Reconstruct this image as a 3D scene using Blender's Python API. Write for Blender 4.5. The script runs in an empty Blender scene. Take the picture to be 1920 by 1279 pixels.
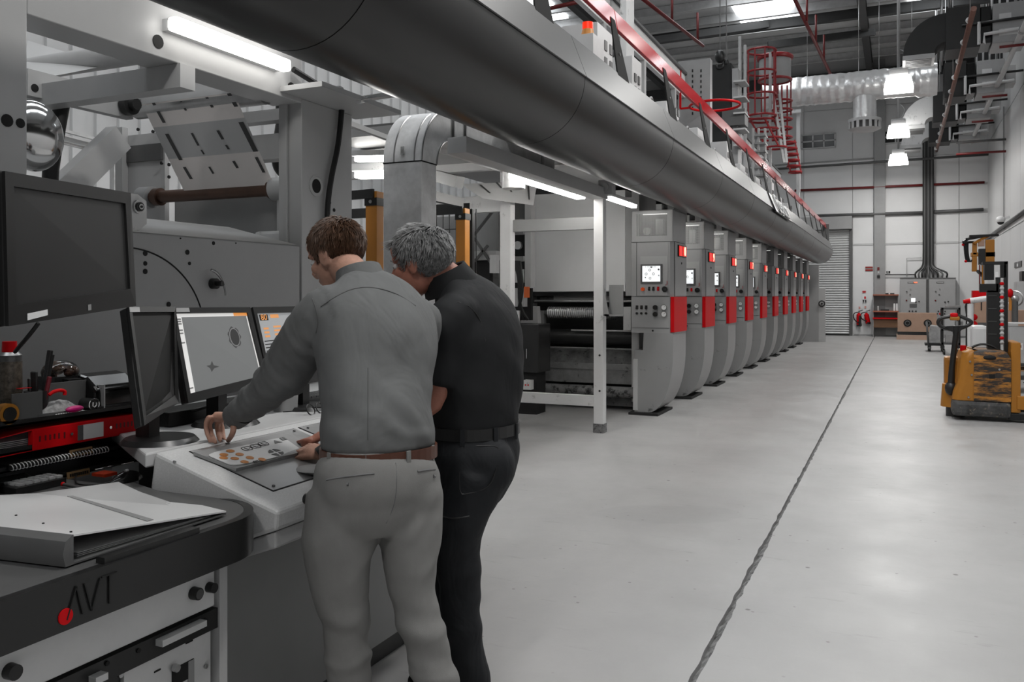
import bpy, bmesh, math, random
from mathutils import Vector, Matrix, noise
random.seed(7)
SC = bpy.context.scene
COL = SC.collection
# ---------------------------------------------------------------- camera
HC, FPX, VPX, HORY = 1.5, 1600.0, 1683.0, 555.0          # eye height, focal length in pixels, vanishing point of the press
TH = math.atan2(VPX - 960.0, FPX); SN, CS = math.sin(TH), math.cos(TH)
cam = bpy.data.cameras.new('camera'); camo = bpy.data.objects.new('camera', cam); COL.objects.link(camo)
camo.location = (0, 0, HC); camo.rotation_euler = (math.pi / 2, 0, TH)
cam.sensor_width = 36.0; cam.lens = 36.0 * FPX / 1920.0; cam.shift_y = -(639.5 - HORY) / 1920.0
cam.clip_start = 0.02; cam.clip_end = 200
SC.camera = camo
# ---------------------------------------------------------------- world and exposure
w = bpy.data.worlds.new('world'); SC.world = w; w.use_nodes = True
w.node_tree.nodes['Background'].inputs[0].default_value = (0.86, 0.9, 0.93, 1)
w.node_tree.nodes['Background'].inputs[1].default_value = 0.06
SC.view_settings.view_transform = 'Standard'; SC.view_settings.look = 'None'
SC.view_settings.exposure = 0.0; SC.view_settings.gamma = 1.0; SC.view_settings.use_curve_mapping = False
SC.cycles.max_bounces = 7; SC.cycles.diffuse_bounces = 3; SC.cycles.glossy_bounces = 3; SC.cycles.transmission_bounces = 5; SC.cycles.transparent_max_bounces = 6
SC.cycles.caustics_reflective = False; SC.cycles.caustics_refractive = False
SKY_STRENGTH = 4.6       # daylight through the roof lights
BAY_POWER = 130.0        # high bay lamps over the aisle
TUBE_STRENGTH = 24.0     # fluorescent battens on the press

def P(px, py, X=None, Y=None, Z=None, zc=None):
    """the place in the hall seen at a photograph pixel, on the plane X, Y or Z = const or at depth zc"""
    a = (px - 960.0) / FPX; b = (HORY - py) / FPX
    d = Vector((a * CS - SN, a * SN + CS, b))
    t = X / d.x if X is not None else Y / d.y if Y is not None else (Z - HC) / d.z if Z is not None else zc
    return Vector((d.x * t, d.y * t, HC + d.z * t))

# ---------------------------------------------------------------- materials
MATS = {}
def mat(name, col, rough=0.5, metal=0.0, var=0.06, scale=6.0, bump=0.0, bscale=60.0, emit=None, estr=0.0, alpha=1.0, trans=0.0, dirt=0.0, dcol=(0.02, 0.02, 0.02), spec=0.5, stretch=None, ior=1.45):
    if name in MATS: return MATS[name]
    m = bpy.data.materials.new(name); m.use_nodes = True; MATS[name] = m
    nt = m.node_tree; N = nt.nodes; L = nt.links; b = N['Principled BSDF']
    if not isinstance(col, (tuple, list)): col = (col, col, col)
    b.inputs['Base Color'].default_value = (*col, 1); b.inputs['Roughness'].default_value = rough; b.inputs['Metallic'].default_value = metal
    b.inputs['Specular IOR Level'].default_value = spec; b.inputs['IOR'].default_value = ior
    if alpha < 1: b.inputs['Alpha'].default_value = alpha
    if trans: b.inputs['Transmission Weight'].default_value = trans
    if emit is not None:
        b.inputs['Emission Color'].default_value = (*emit, 1); b.inputs['Emission Strength'].default_value = estr
        if estr < 3.0: m.cycles.emission_sampling = 'NONE'
    tc = None
    if var or bump or dirt:
        tc = N.new('ShaderNodeTexCoord'); out = tc.outputs['Object']
        if stretch:
            mp = N.new('ShaderNodeMapping'); mp.inputs['Scale'].default_value = stretch; L.new(out, mp.inputs[0]); out = mp.outputs[0]
    if var or dirt:
        nz = N.new('ShaderNodeTexNoise'); nz.inputs['Scale'].default_value = scale; nz.inputs['Detail'].default_value = 5; nz.inputs['Roughness'].default_value = 0.65
        L.new(out, nz.inputs['Vector'])
        r = N.new('ShaderNodeValToRGB'); r.color_ramp.elements[0].position = 0.3; r.color_ramp.elements[1].position = 0.7
        r.color_ramp.elements[0].color = (*[max(0, c * (1 - var)) for c in col], 1); r.color_ramp.elements[1].color = (*[min(1, c * (1 + var)) for c in col], 1)
        L.new(nz.outputs['Fac'], r.inputs[0]); last = r.outputs[0]
        if dirt:
            n2 = N.new('ShaderNodeTexNoise'); n2.inputs['Scale'].default_value = scale * 2.3; n2.inputs['Detail'].default_value = 8; n2.inputs['Roughness'].default_value = 0.72
            L.new(out, n2.inputs['Vector'])
            r2 = N.new('ShaderNodeValToRGB'); r2.color_ramp.elements[0].position = 0.62 - dirt * 0.3; r2.color_ramp.elements[1].position = 0.70 - dirt * 0.2
            L.new(n2.outputs['Fac'], r2.inputs[0])
            mx = N.new('ShaderNodeMix'); mx.data_type = 'RGBA'; L.new(r2.outputs[0], mx.inputs[0]); L.new(last, mx.inputs[6]); mx.inputs[7].default_value = (*dcol, 1); last = mx.outputs[2]
        L.new(last, b.inputs['Base Color'])
    if bump:
        nb = N.new('ShaderNodeTexNoise'); nb.inputs['Scale'].default_value = bscale; nb.inputs['Detail'].default_value = 4; L.new(out, nb.inputs['Vector'])
        bp = N.new('ShaderNodeBump'); bp.inputs['Strength'].default_value = bump; bp.inputs['Distance'].default_value = 0.01; L.new(nb.outputs['Fac'], bp.inputs['Height']); L.new(bp.outputs[0], b.inputs['Normal'])
    return m

# ---------------------------------------------------------------- mesh builder (world coordinates)
def frame(d):
    d = Vector(d).normalized(); u = d.cross(Vector((0, 0, 1)))
    if u.length < 1e-3: u = Vector((1, 0, 0))
    u.normalize(); v = u.cross(d).normalized(); return u, v, d

class MB:
    def __init__(self, M=None): self.v = []; self.f = []; self.M = M; self.smooth = False; self.sm = []
    def add(self, vs, fs, smooth=False):
        o = len(self.v)
        for p in vs:
            p = Vector(p); self.v.append(self.M @ p if self.M else p)
        for f in fs: self.f.append([o + i for i in f]); self.sm.append(smooth)
        return self
    def box(self, a, b, bev=0.0):
        (x0, x1), (y0, y1), (z0, z1) = [sorted(t) for t in zip(a, b)]
        if bev <= 0:
            return self.add([(x0, y0, z0), (x1, y0, z0), (x1, y1, z0), (x0, y1, z0), (x0, y0, z1), (x1, y0, z1), (x1, y1, z1), (x0, y1, z1)],
                            [(3, 2, 1, 0), (4, 5, 6, 7), (0, 1, 5, 4), (1, 2, 6, 5), (2, 3, 7, 6), (3, 0, 4, 7)])
        e = min(bev, (x1 - x0) / 2.01, (y1 - y0) / 2.01, (z1 - z0) / 2.01)
        bm = bmesh.new(); bmesh.ops.create_cube(bm, size=1)
        for q in bm.verts: q.co = Vector(((x0 + x1) / 2 + q.co.x * (x1 - x0), (y0 + y1) / 2 + q.co.y * (y1 - y0), (z0 + z1) / 2 + q.co.z * (z1 - z0)))
        bmesh.ops.bevel(bm, geom=bm.edges[:], offset=e, segments=2, affect='EDGES', profile=0.6)
        bm.verts.index_update(); self.add([q.co.copy() for q in bm.verts], [[q.index for q in f.verts] for f in bm.faces]); bm.free(); return self
    def obox(self, c, u, v, n, su, sv, sn):
        """oriented box: centre c, axes u v n, full sizes"""
        c, u, v, n = [Vector(t) for t in (c, u, v, n)]
        vs = [c + u * (i * su / 2) + v * (j * sv / 2) + n * (k * sn / 2) for k in (-1, 1) for j in (-1, 1) for i in (-1, 1)]
        return self.add(vs, [(0, 2, 3, 1), (4, 5, 7, 6), (0, 1, 5, 4), (1, 3, 7, 5), (3, 2, 6, 7), (2, 0, 4, 6)])
    def bar(self, p, q, w, h=None, up=(0, 0, 1)):
        p, q = Vector(p), Vector(q); d = (q - p); L = d.length
        if L < 1e-6: return self
        d /= L; up = Vector(up); u = d.cross(up)
        if u.length < 1e-3: u = d.cross(Vector((0, 1, 0)))
        u.normalize(); v = u.cross(d).normalized()
        return self.obox((p + q) / 2, d, u, v, L, w, h or w)
    def cyl(self, p, q, r, r2=None, n=16, cap=True):
        p, q = Vector(p), Vector(q); r2 = r if r2 is None else r2; u, v, d = frame(q - p)
        vs = [p + (u * math.cos(t) + v * math.sin(t)) * r for t in [2 * math.pi * i / n for i in range(n)]] + [q + (u * math.cos(t) + v * math.sin(t)) * r2 for t in [2 * math.pi * i / n for i in range(n)]]
        self.add(vs, [(i, (i + 1) % n, n + (i + 1) % n, n + i) for i in range(n)], True)
        if cap: self.add(vs, [list(range(n))[::-1], list(range(n, 2 * n))])
        return self
    def tube(self, pts, r, n=8, cap=True):
        pts = [Vector(p) for p in pts]; m = len(pts); rings = []; u = None
        for i, p in enumerate(pts):
            d = (pts[min(i + 1, m - 1)] - pts[max(i - 1, 0)]).normalized()
            if u is None: u = frame(d)[0]
            u = (u - d * u.dot(d)); u = u.normalized() if u.length > 1e-4 else frame(d)[0]
            v = d.cross(u); rr = r[i] if isinstance(r, (list, tuple)) else r
            rings.append([p + (u * math.cos(t) + v * math.sin(t)) * rr for t in [2 * math.pi * k / n for k in range(n)]])
        return self.loft(rings, cap)
    def loft(self, rings, cap=True, closed=True):
        n = len(rings[0]); vs = [p for r in rings for p in r]; k = n if closed else n - 1
        self.add(vs, [(i * n + j, i * n + (j + 1) % n, (i + 1) * n + (j + 1) % n, (i + 1) * n + j) for i in range(len(rings) - 1) for j in range(k)], True)
        if cap: self.add(rings[0], [list(range(n))[::-1]]); self.add(rings[-1], [list(range(n))])
        return self
    def prism(self, poly, vec, smooth=False):
        """extrude a closed polygon of 3-D points along vec"""
        n = len(poly); a = [Vector(p) for p in poly]; b = [p + Vector(vec) for p in a]
        self.add(a + b, [(i, (i + 1) % n, n + (i + 1) % n, n + i) for i in range(n)], smooth)
        return self.add(a, [list(range(n))[::-1]]).add(b, [list(range(n))])
    def sphere(self, c, r, nu=16, nv=10):
        c = Vector(c); r = Vector(r) if not isinstance(r, (int, float)) else Vector((r, r, r))
        rings = [[c + Vector((r.x * math.sin(a) * math.cos(t), r.y * math.sin(a) * math.sin(t), r.z * math.cos(a))) for t in [2 * math.pi * k / nu for k in range(nu)]] for a in [math.pi * (0.02 + 0.96 * i / nv) for i in range(nv + 1)]]
        return self.loft(rings)
    def ring(self, c, axis, R, r, n=24, m=8, a0=0, a1=2 * math.pi):
        u, v, d = frame(axis); c = Vector(c); full = abs(a1 - a0 - 2 * math.pi) < 1e-6
        pts = [c + (u * math.cos(t) + v * math.sin(t)) * R for t in [a0 + (a1 - a0) * k / n for k in range(n + 1)]]
        return self.tube(pts, r, m, not full)
    def build(self, name, material, parent=None, bevel=0.0, smooth=None):
        off = Vector((0, 0, 0)); p = parent
        while p is not None: off += p.location; p = p.parent
        me = bpy.data.meshes.new(name); me.from_pydata([tuple(q - off) for q in self.v], [], self.f)
        me.polygons.foreach_set('use_smooth', [smooth if smooth is not None else s for s in self.sm])
        bm = bmesh.new(); bm.from_mesh(me); bmesh.ops.remove_doubles(bm, verts=bm.verts, dist=1e-5)
        bmesh.ops.recalc_face_normals(bm, faces=bm.faces)
        for e in bm.edges:
            if len(e.link_faces) == 2 and e.calc_face_angle(0) > 0.75: e.smooth = False
        bm.to_mesh(me); bm.free()
        me.materials.append(material); o = bpy.data.objects.new(name, me); COL.objects.link(o); o.parent = parent
        if bevel:
            md = o.modifiers.new('bevel', 'BEVEL'); md.width = bevel; md.segments = 2; md.limit_method = 'ANGLE'; md.angle_limit = 0.7
            md.harden_normals = False
        return o

def thing(name, label, cat, loc=(0, 0, 0), group=None):
    o = bpy.data.objects.new(name, None); COL.objects.link(o); o.location = loc; o.empty_display_size = 0.1
    o['label'] = label; o['category'] = cat
    if group: o['group'] = group
    return o
def tag(o, label, cat, group=None, kind=None):
    o['label'] = label; o['category'] = cat
    if group: o['group'] = group
    if kind: o['kind'] = kind
    return o
def struct(name, mb, m, label=None, parent=None, bevel=0.0):
    o = mb.build(name, m, parent, bevel)
    if parent is None: o['kind'] = 'structure'
    if label: o['label'] = label; 
    if label and parent is None: o['category'] = name.split('_')[0]
    return o
def kids(o): return [c for c in COL.objects if c.parent == o]
def copy_tree(o, parent=None):
    c = o.copy(); COL.objects.link(c); c.parent = parent
    for ch in list(o.children): copy_tree(ch, c)
    return c
def text(mb_parent, name, s, c, u, v, size, m, depth=0.002, align='CENTER'):
    """flat lettering standing at c, reading along u, upright along v"""
    cu = bpy.data.curves.new(name, 'FONT'); cu.body = s; cu.size = size; cu.extrude = depth; cu.align_x = align; cu.align_y = 'CENTER'
    tmp = bpy.data.objects.new(name + '_curve', cu); COL.objects.link(tmp)
    me = bpy.data.meshes.new_from_object(tmp.evaluated_get(bpy.context.evaluated_depsgraph_get())); bpy.data.objects.remove(tmp)
    me.materials.clear(); me.materials.append(m); o = bpy.data.objects.new(name, me); COL.objects.link(o)
    u, v = Vector(u).normalized(), Vector(v).normalized(); n = u.cross(v)
    off = Vector((0, 0, 0)); p = mb_parent
    while p is not None: off += p.location; p = p.parent
    M = Matrix((u, v, n)).transposed().to_4x4(); M.translation = Vector(c) - off
    o.parent = mb_parent; o.matrix_local = M
    return o
def arc(c, u, v, r, a0, a1, n):
    c, u, v = Vector(c), Vector(u), Vector(v)
    return [c + u * (r * math.cos(a0 + (a1 - a0) * i / n)) + v * (r * math.sin(a0 + (a1 - a0) * i / n)) for i in range(n + 1)]
def bez(p0, p1, p2, p3, n=12):
    p0, p1, p2, p3 = [Vector(p) for p in (p0, p1, p2, p3)]
    return [p0 * (1 - t) ** 3 + p1 * 3 * t * (1 - t) ** 2 + p2 * 3 * t * t * (1 - t) + p3 * t ** 3 for t in [i / n for i in range(n + 1)]]
def cat_rom(pts, n=6):
    pts = [Vector(p) for p in pts]; out = []
    for i in range(len(pts) - 1):
        a, b, c, d = pts[max(i - 1, 0)], pts[i], pts[i + 1], pts[min(i + 2, len(pts) - 1)]
        for k in range(n):
            t = k / n; out.append(0.5 * (2 * b + (c - a) * t + (2 * a - 5 * b + 4 * c - d) * t * t + (3 * b - a - 3 * c + d) * t ** 3))
    return out + [pts[-1]]
X3, Y3, Z3 = Vector((1, 0, 0)), Vector((0, 1, 0)), Vector((0, 0, 1))

# common materials
M_white = mat('painted_white', 0.60, 0.42, var=0.04, dirt=0.10, dcol=(0.28, 0.28, 0.28), scale=3)
M_lgrey = mat('painted_light_grey', 0.42, 0.45, var=0.05, scale=3)
M_grey = mat('painted_grey', 0.26, 0.45, var=0.06, scale=3)
M_dgrey = mat('painted_dark_grey', 0.085, 0.45, var=0.08, scale=3)
M_black = mat('black_plastic', 0.012, 0.38, var=0.0)
M_blackm = mat('black_matt', 0.010, 0.75, var=0.0)
M_steel = mat('brushed_steel', 0.42, 0.33, metal=1.0, var=0.12, scale=9, stretch=(1, 1, 0.15))
M_galv = mat('galvanised_steel', 0.60, 0.36, metal=0.30, var=0.18, scale=7, bump=0.06, bscale=30)
M_chrome = mat('chrome', 0.7, 0.12, metal=1.0, var=0.0)
M_red = mat('signal_red', (0.50, 0.003, 0.006), 0.45, var=0.06, spec=0.15)
M_redp = mat('red_pipe_paint', (0.13, 0.008, 0.008), 0.45, var=0.2)
M_orange = mat('orange_paint', (0.50, 0.20, 0.03), 0.42, var=0.06)
M_yel = mat('truck_yellow', (0.36, 0.145, 0.014), 0.42, var=0.08, scale=4)
M_hole = mat('hole_black', 0.006, 0.8, var=0.0)
M_cable = mat('cable_rubber', 0.009, 0.55, var=0.0)
M_card = mat('cardboard', (0.36, 0.235, 0.17), 0.85, var=0.08, scale=4)
M_paper = mat('paper', 0.66, 0.7, var=0.03)
M_tube = mat('lit_tube', 0.9, 0.4, var=0, emit=(1, 0.98, 0.94), estr=TUBE_STRENGTH)
M_led = mat('red_led', (0.3, 0.0, 0.0), 0.3, var=0, emit=(1.0, 0.012, 0.004), estr=0.7)
M_ledt = mat('lit_digit', 0.5, 0.3, var=0, emit=(1.0, 0.70, 0.45), estr=1.8)
M_tubeb = mat('lit_tube_large', 0.9, 0.4, var=0, emit=(1, 0.98, 0.94), estr=TUBE_STRENGTH * 0.40)
M_glass = mat('clear_glass', 0.95, 0.03, var=0, trans=1.0)
# ================================================================ the hall
WY, WX, WL, ZC = 34.7, 2.95, -13.0, 10.3      # far wall, right wall, left wall, ceiling
def floor_material():
    m = bpy.data.materials.new('concrete_floor'); m.use_nodes = True; nt = m.node_tree; N = nt.nodes; L = nt.links; b = N['Principled BSDF']
    tc = N.new('ShaderNodeTexCoord'); o = tc.outputs['Object']
    def nz(sc, det, ro, st=None):
        n = N.new('ShaderNodeTexNoise'); n.inputs['Scale'].default_value = sc; n.inputs['Detail'].default_value = det; n.inputs['Roughness'].default_value = ro
        if st:
            mp = N.new('ShaderNodeMapping'); mp.inputs['Scale'].default_value = st; L.new(o, mp.inputs[0]); L.new(mp.outputs[0], n.inputs['Vector'])
        else: L.new(o, n.inputs['Vector'])
        return n.outputs['Fac']
    def ramp(f, p0, c0, p1, c1):
        r = N.new('ShaderNodeValToRGB'); r.color_ramp.elements[0].position = p0; r.color_ramp.elements[1].position = p1
        r.color_ramp.elements[0].color = (*c0, 1); r.color_ramp.elements[1].color = (*c1, 1); L.new(f, r.inputs[0]); return r.outputs[0]
    def mix(f, a, c, t='MIX'):
        x = N.new('ShaderNodeMix'); x.data_type = 'RGBA'; x.blend_type = t
        if isinstance(f, float): x.inputs[0].default_value = f
        else: L.new(f, x.inputs[0])
        L.new(a, x.inputs[6])
        if isinstance(c, tuple): x.inputs[7].default_value = (*c, 1)
        else: L.new(c, x.inputs[7])
        return x.outputs[2]
    g = lambda v: (v, v, v)
    base = ramp(nz(0.55, 6, 0.6), 0.3, (0.30, 0.297, 0.294), 0.7, (0.385, 0.381, 0.377))
    base = mix(ramp(nz(2.2, 8, 0.7, (1.6, 0.5, 1)), 0.35, g(0.0), 0.75, g(0.35)), base, (0.28, 0.274, 0.27))
    scuff = ramp(nz(2.6, 7, 0.72, (0.8, 4.0, 1)), 0.61, g(0.0), 0.70, g(0.55)); base = mix(scuff, base, (0.22, 0.215, 0.21))
    vor = N.new('ShaderNodeTexVoronoi'); vor.inputs['Scale'].default_value = 3.0; L.new(o, vor.inputs['Vector'])
    spot = ramp(vor.outputs['Distance'], 0.030, g(1.0), 0.048, g(0.0))
    gate = ramp(nz(1.3, 2, 0.5), 0.46, g(0.0), 0.50, g(0.85)); sp = mix(1.0, spot, gate, 'MULTIPLY'); base = mix(sp, base, (0.09, 0.085, 0.08))
    v2 = N.new('ShaderNodeTexVoronoi'); v2.inputs['Scale'].default_value = 8.0; L.new(o, v2.inputs['Vector'])
    s2 = mix(1.0, ramp(v2.outputs['Distance'], 0.05, g(1.0), 0.085, g(0.0)), ramp(nz(3.1, 2, 0.5), 0.47, g(0.0), 0.53, g(0.8)), 'MULTIPLY'); base = mix(s2, base, (0.16, 0.15, 0.145))
    # one darker oval oil stain beside the joint
    mp = N.new('ShaderNodeMapping'); mp.vector_type = 'TEXTURE'; mp.inputs['Location'].default_value = (-1.30, 5.95, 0); mp.inputs['Scale'].default_value = (0.52, 0.26, 1); mp.inputs['Rotation'].default_value = (0, 0, 0.42)
    L.new(o, mp.inputs[0]); wv = N.new('ShaderNodeVectorMath'); wv.operation = 'LENGTH'; 
    wn = N.new('ShaderNodeTexNoise'); wn.inputs['Scale'].default_value = 2.2; wn.inputs['Detail'].default_value = 4; L.new(o, wn.inputs['Vector'])
    wa = N.new('ShaderNodeVectorMath'); wa.operation = 'MULTIPLY_ADD'; wa.inputs[1].default_value = (0.7, 0.7, 0); L.new(wn.outputs['Color'], wa.inputs[0]); L.new(mp.outputs[0], wa.inputs[2]); L.new(wa.outputs[0], wv.inputs[0])
    base = mix(ramp(wv.outputs['Value'], 0.90, g(0.16), 1.05, g(0.0)), base, (0.2, 0.2, 0.2))
    L.new(base, b.inputs['Base Color'])
    rr = ramp(nz(1.7, 5, 0.65), 0.3, g(0.34), 0.75, g(0.52)); L.new(rr, b.inputs['Roughness'])
    bp = N.new('ShaderNodeBump'); bp.inputs['Strength'].default_value = 0.05; bp.inputs['Distance'].default_value = 0.01; L.new(nz(30, 5, 0.7), bp.inputs['Height']); L.new(bp.outputs[0], b.inputs['Normal'])
    b.inputs['Specular IOR Level'].default_value = 0.42
    return m
fm = floor_material()
# the floor: two slabs with a worn expansion joint running down the aisle
mb = MB(); ys = [-12.0]; 
while ys[-1] < WY: ys.append(ys[-1] + (0.035 if 2.5 < ys[-1] < 9 else 0.12 if 0 < ys[-1] < 20 else 0.5))
lft, rgt = [], []
for y in ys:
    x = -0.722 - 0.0013 * y
    big = max(0, noise.noise((y * 0.9, 3.1, 0))) * 0.02
    lft.append(x - 0.014 - big * 0.6 + noise.noise((y * 7, 0, 0)) * 0.009); rgt.append(x + 0.012 + big + noise.noise((y * 9, 5, 0)) * 0.011)
for i in range(len(ys) - 1):
    a, c = ys[i], ys[i + 1]
    mb.add([(WL, a, 0), (lft[i], a, 0), (lft[i + 1], c, 0), (WL, c, 0)], [(0, 1, 2, 3)])
    mb.add([(rgt[i], a, 0), (WX + 0.2, a, 0), (WX + 0.2, c, 0), (rgt[i + 1], c, 0)], [(0, 1, 2, 3)])
    mb.add([(lft[i], a, 0), (lft[i], a, -0.05), (lft[i + 1], c, -0.05), (lft[i + 1], c, 0)], [(0, 1, 2, 3)])
    mb.add([(rgt[i], a, 0), (rgt[i + 1], c, 0), (rgt[i + 1], c, -0.05), (rgt[i], a, -0.05)], [(0, 1, 2, 3)])
fl = struct('floor', mb, fm, 'pale worn concrete floor of the print hall')
mb = MB(); rows = []
for y in [v for v in ys]:
    x = -0.722 - 0.0013 * y; h = -0.012 + noise.noise((y * 11, 1, 2)) * 0.010
    rows.append([(x - 0.05, y, -0.03), (x - 0.012, y, h - 0.012), (x + 0.006, y, h + 0.004 + noise.noise((y * 23, 7, 0)) * 0.004), (x + 0.05, y, -0.004)])
mb.loft([[Vector(p) for p in r] for r in rows], cap=False, closed=False)
mb.build('joint_filler', mat('joint_filler', 0.14, 0.9, var=0.85, scale=22, bump=0.5, bscale=60), fl)

M_wall = mat('wall_white', 0.62, 0.6, var=0.03, scale=1.2)
M_wallg = mat('wall_panel_grey', 0.50, 0.55, var=0.05, scale=1.0)
M_wallr = mat('wall_right_panel', 0.50, 0.38, var=0.04, scale=0.6)
# far wall, built from cladding panels with open joints
mb = MB(); mb.box((WL, WY, 0), (WX + 0.3, WY + 0.25, ZC + 0.6))
wf = struct('wall_far', mb, M_wallg, 'white and grey panelled end wall of the hall')
def wp(px, py): return P(px, py, Y=WY)
cols = [WL, -9.0, -6.2, -3.3, -1.55, -0.80, -0.42, 0.86, 2.02, WX]
rowz = [0.0, 3.42, 4.60, 6.62, 8.6, ZC]
for i in range(len(cols) - 1):
    if cols[i] == -0.80: continue
    for j in range(len(rowz) - 1):
        if cols[i] in (-3.3,) and j == 0: continue
        if cols[i] < -3.3 and j < 3: continue
        m = MB().box((cols[i] + 0.012, WY - 0.03, rowz[j] + 0.012), (cols[i + 1] - 0.012, WY, rowz[j + 1] - 0.012))
        m.build('panel', M_wall if j < 3 else M_wallg, wf)
MB().box((-0.80, WY - 0.16, 0), (-0.42, WY, ZC)).build('pillar', M_grey, wf)
MB().box((-1.5, WY - 0.05, 3.40), (2.0, WY - 0.03, 3.47)).build('dado_rail', M_lgrey, wf)
# fine block courses low on the far wall are flat relief
# right wall
mb = MB(); mb.box((WX, -12, 0), (WX + 0.25, WY + 0.25, ZC + 0.6))
wr = struct('wall_right', mb, M_wallr, 'pale grey panelled right wall')
for i in range(14):
    y = 6.0 + i * 2.2
    if y + 2.2 > WY: break
    for z0, z1 in ((0.0, 3.4), (3.42, 6.9), (6.92, ZC)):
        MB().box((WX - 0.025, y + 0.006, z0 + 0.006), (WX, y + 2.194, z1 - 0.006)).build('panel', M_wallr, wr)
# left wall: ribbed white cladding behind the press
mb = MB(); mb.box((WL - 0.2, -12, 0), (WL, WY, ZC + 0.6)); wl = struct('wall_left', mb, M_wall, 'white ribbed cladding wall behind the press')
mb = MB(); mb.box((-7.6, 0.5, 0), (-7.5, 15.0, 6.2))
y = 0.6
while y < 15.0:
    mb.box((-7.5, y, 0), (-7.46, y + 0.14, 6.2)); y += 0.28
pw = struct('wall_partition', mb, M_wall, 'ribbed white partition behind the inspection machine')
# ceiling with purlins, roof lights, rafters
M_deck = mat('roof_deck', 0.55, 0.6, var=0.1, scale=1.0, stretch=(0.2, 3, 1))
M_steeld = mat('roof_steel_dark', 0.045, 0.5, var=0.1)
M_purlin = mat('purlin_galvanised', 0.5, 0.5, var=0.12)
mb = MB(); mb.box((WL, -12, ZC + 0.25), (WX + 0.2, WY + 0.2, ZC + 0.4)); ce = struct('ceiling', mb, M_deck, 'dark ribbed metal roof deck with roof lights')
M_sky = mat('roof_light', 0.9, 0.5, var=0, emit=(0.93, 0.97, 1.0), estr=SKY_STRENGTH)
def sky(x0, x1, y0, y1):
    MB().box((x0, y0, ZC + 0.18), (x1, y1, ZC + 0.22)).build('roof_light', M_sky, ce)
y = -11.0; k = 0
while y < WY:
    mb = MB(); mb.box((WL, y, ZC - 0.02), (WX, y + 0.07, ZC + 0.24)); mb.box((WL, y - 0.05, ZC - 0.03), (WX, y + 0.07, ZC + 0.0)); mb.build('purlin', M_purlin, ce); y += 1.55; k += 1
for x0, x1 in ((-11.5, -9.7), (-4.7, -2.9), (0.3, 1.7)):
    for y0 in (-8.8, -5.6, -2.4, 0.8, 4.0, 7.2, 10.4, 13.6, 16.8, 20.0, 23.2, 26.4, 29.6):  # panels behind the viewpoint are unseen, added to light the desk and men
        if x0 < -4 and (y0 > 30 or (y0 < 3 and x0 < -9)): continue
        if x0 < -11 and y0 > 28: continue
        if x0 == -4.7 and y0 > 29.0: continue
        if x0 > 0 and y0 in (13.6, 16.8, 23.2, 29.6): continue
        sky(x0, x1, y0, y0 + 2.7)
for x in (-8.6, -0.95): 
    m = MB(); m.box((x - 0.012, -12, ZC - 0.42), (x + 0.012, WY, ZC - 0.04)); m.box((x - 0.11, -12, ZC - 0.44), (x + 0.11, WY, ZC - 0.42)); m.box((x - 0.11, -12, ZC - 0.06), (x + 0.11, WY, ZC - 0.04)); m.build('rafter', M_steeld, ce)
for y in (15.5, 28.0):
    m = MB(); m.box((WL, y - 0.012, ZC - 0.34), (WX, y + 0.012, ZC - 0.04)); m.box((WL, y - 0.1, ZC - 0.36), (WX, y + 0.1, ZC - 0.34)); m.build('eaves_beam', M_steeld, ce)
m = MB(); m.box((WL, WY - 0.35, ZC - 0.75), (WX, WY - 0.05, ZC - 0.35)); m.build('eaves_beam', M_steeld, ce)
for p, q in (((1090, 95), (1440, 6)), ((1440, 85), (1640, 60))):
    a, b = P(*p, zc=27.0), P(*q, zc=27.0); a.z = min(a.z, ZC - 0.2); b.z = min(b.z, ZC - 0.2)
    MB().bar(a, b, 0.14, 0.22).build('brace', M_steeld, ce)
# windows high on the far wall
def far_window(name, x0, x1, y0, y1, n):
    a, b = wp(x0, y1), wp(x1, y0); f = MB(); t = 0.05
    for i in range(4):
        x = a.x + (b.x - a.x) * i / 3; f.box((x - t / 2, WY - 0.09, a.z), (x + t / 2, WY - 0.04, b.z))
    for i in range(3):
        z = a.z + (b.z - a.z) * i / 2; f.box((a.x - t / 2, WY - 0.09, z - t / 2), (b.x + t / 2, WY - 0.04, z + t / 2))
    o = struct(name, f, M_lgrey, n)
    for i in range(3):
        for j in range(2):
            MB().box((a.x + (b.x - a.x) * i / 3 + 0.02, WY - 0.06, a.z + (b.z - a.z) * j / 2 + 0.02), (a.x + (b.x - a.x) * (i + 1) / 3 - 0.02, WY - 0.035, a.z + (b.z - a.z) * (j + 1) / 2 - 0.02)).build('pane', mat('dark_pane', 0.02, 0.12, var=0), o)
far_window('window_1', 1504, 1566, 250, 280, 'six-pane dark window left of the wall pillar')
far_window('window_2', 1658, 1722, 242, 270, 'six-pane dark window behind the white duct elbows')
# roller shutter door
a, b = Vector((-3.35, 0, 0)), Vector((-1.62, 0, 4.02))
d1 = struct('door_1', MB().box((-3.4, WY - 0.02, 0), (-1.60, WY + 0.02, 4.05)), M_dgrey, 'closed steel roller shutter door')
for i in range(44):
    z = 0.05 + i * 0.0905
    pr = [Vector((-3.4, WY - 0.02, z)), Vector((-3.4, WY - 0.055, z + 0.012)), Vector((-3.4, WY - 0.065, z + 0.045)), Vector((-3.4, WY - 0.05, z + 0.075)), Vector((-3.4, WY - 0.02, z + 0.083))]
    MB().prism(pr, (1.75, 0, 0)).build('slat', mat('shutter_slat', 0.50, 0.4, metal=0.3, var=0.05), d1)
MB().box((-1.66, WY - 0.12, 0), (-1.56, WY, 4.15)).build('guide_rail', M_dgrey, d1)
MB().box((-3.5, WY - 0.35, 4.02), (-1.56, WY, 4.50)).build('shutter_housing', M_grey, d1)
MB().box((-3.4, WY - 0.1, 0), (-1.62, WY - 0.02, 0.05)).build('bottom_bar', M_blackm, d1)
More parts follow.
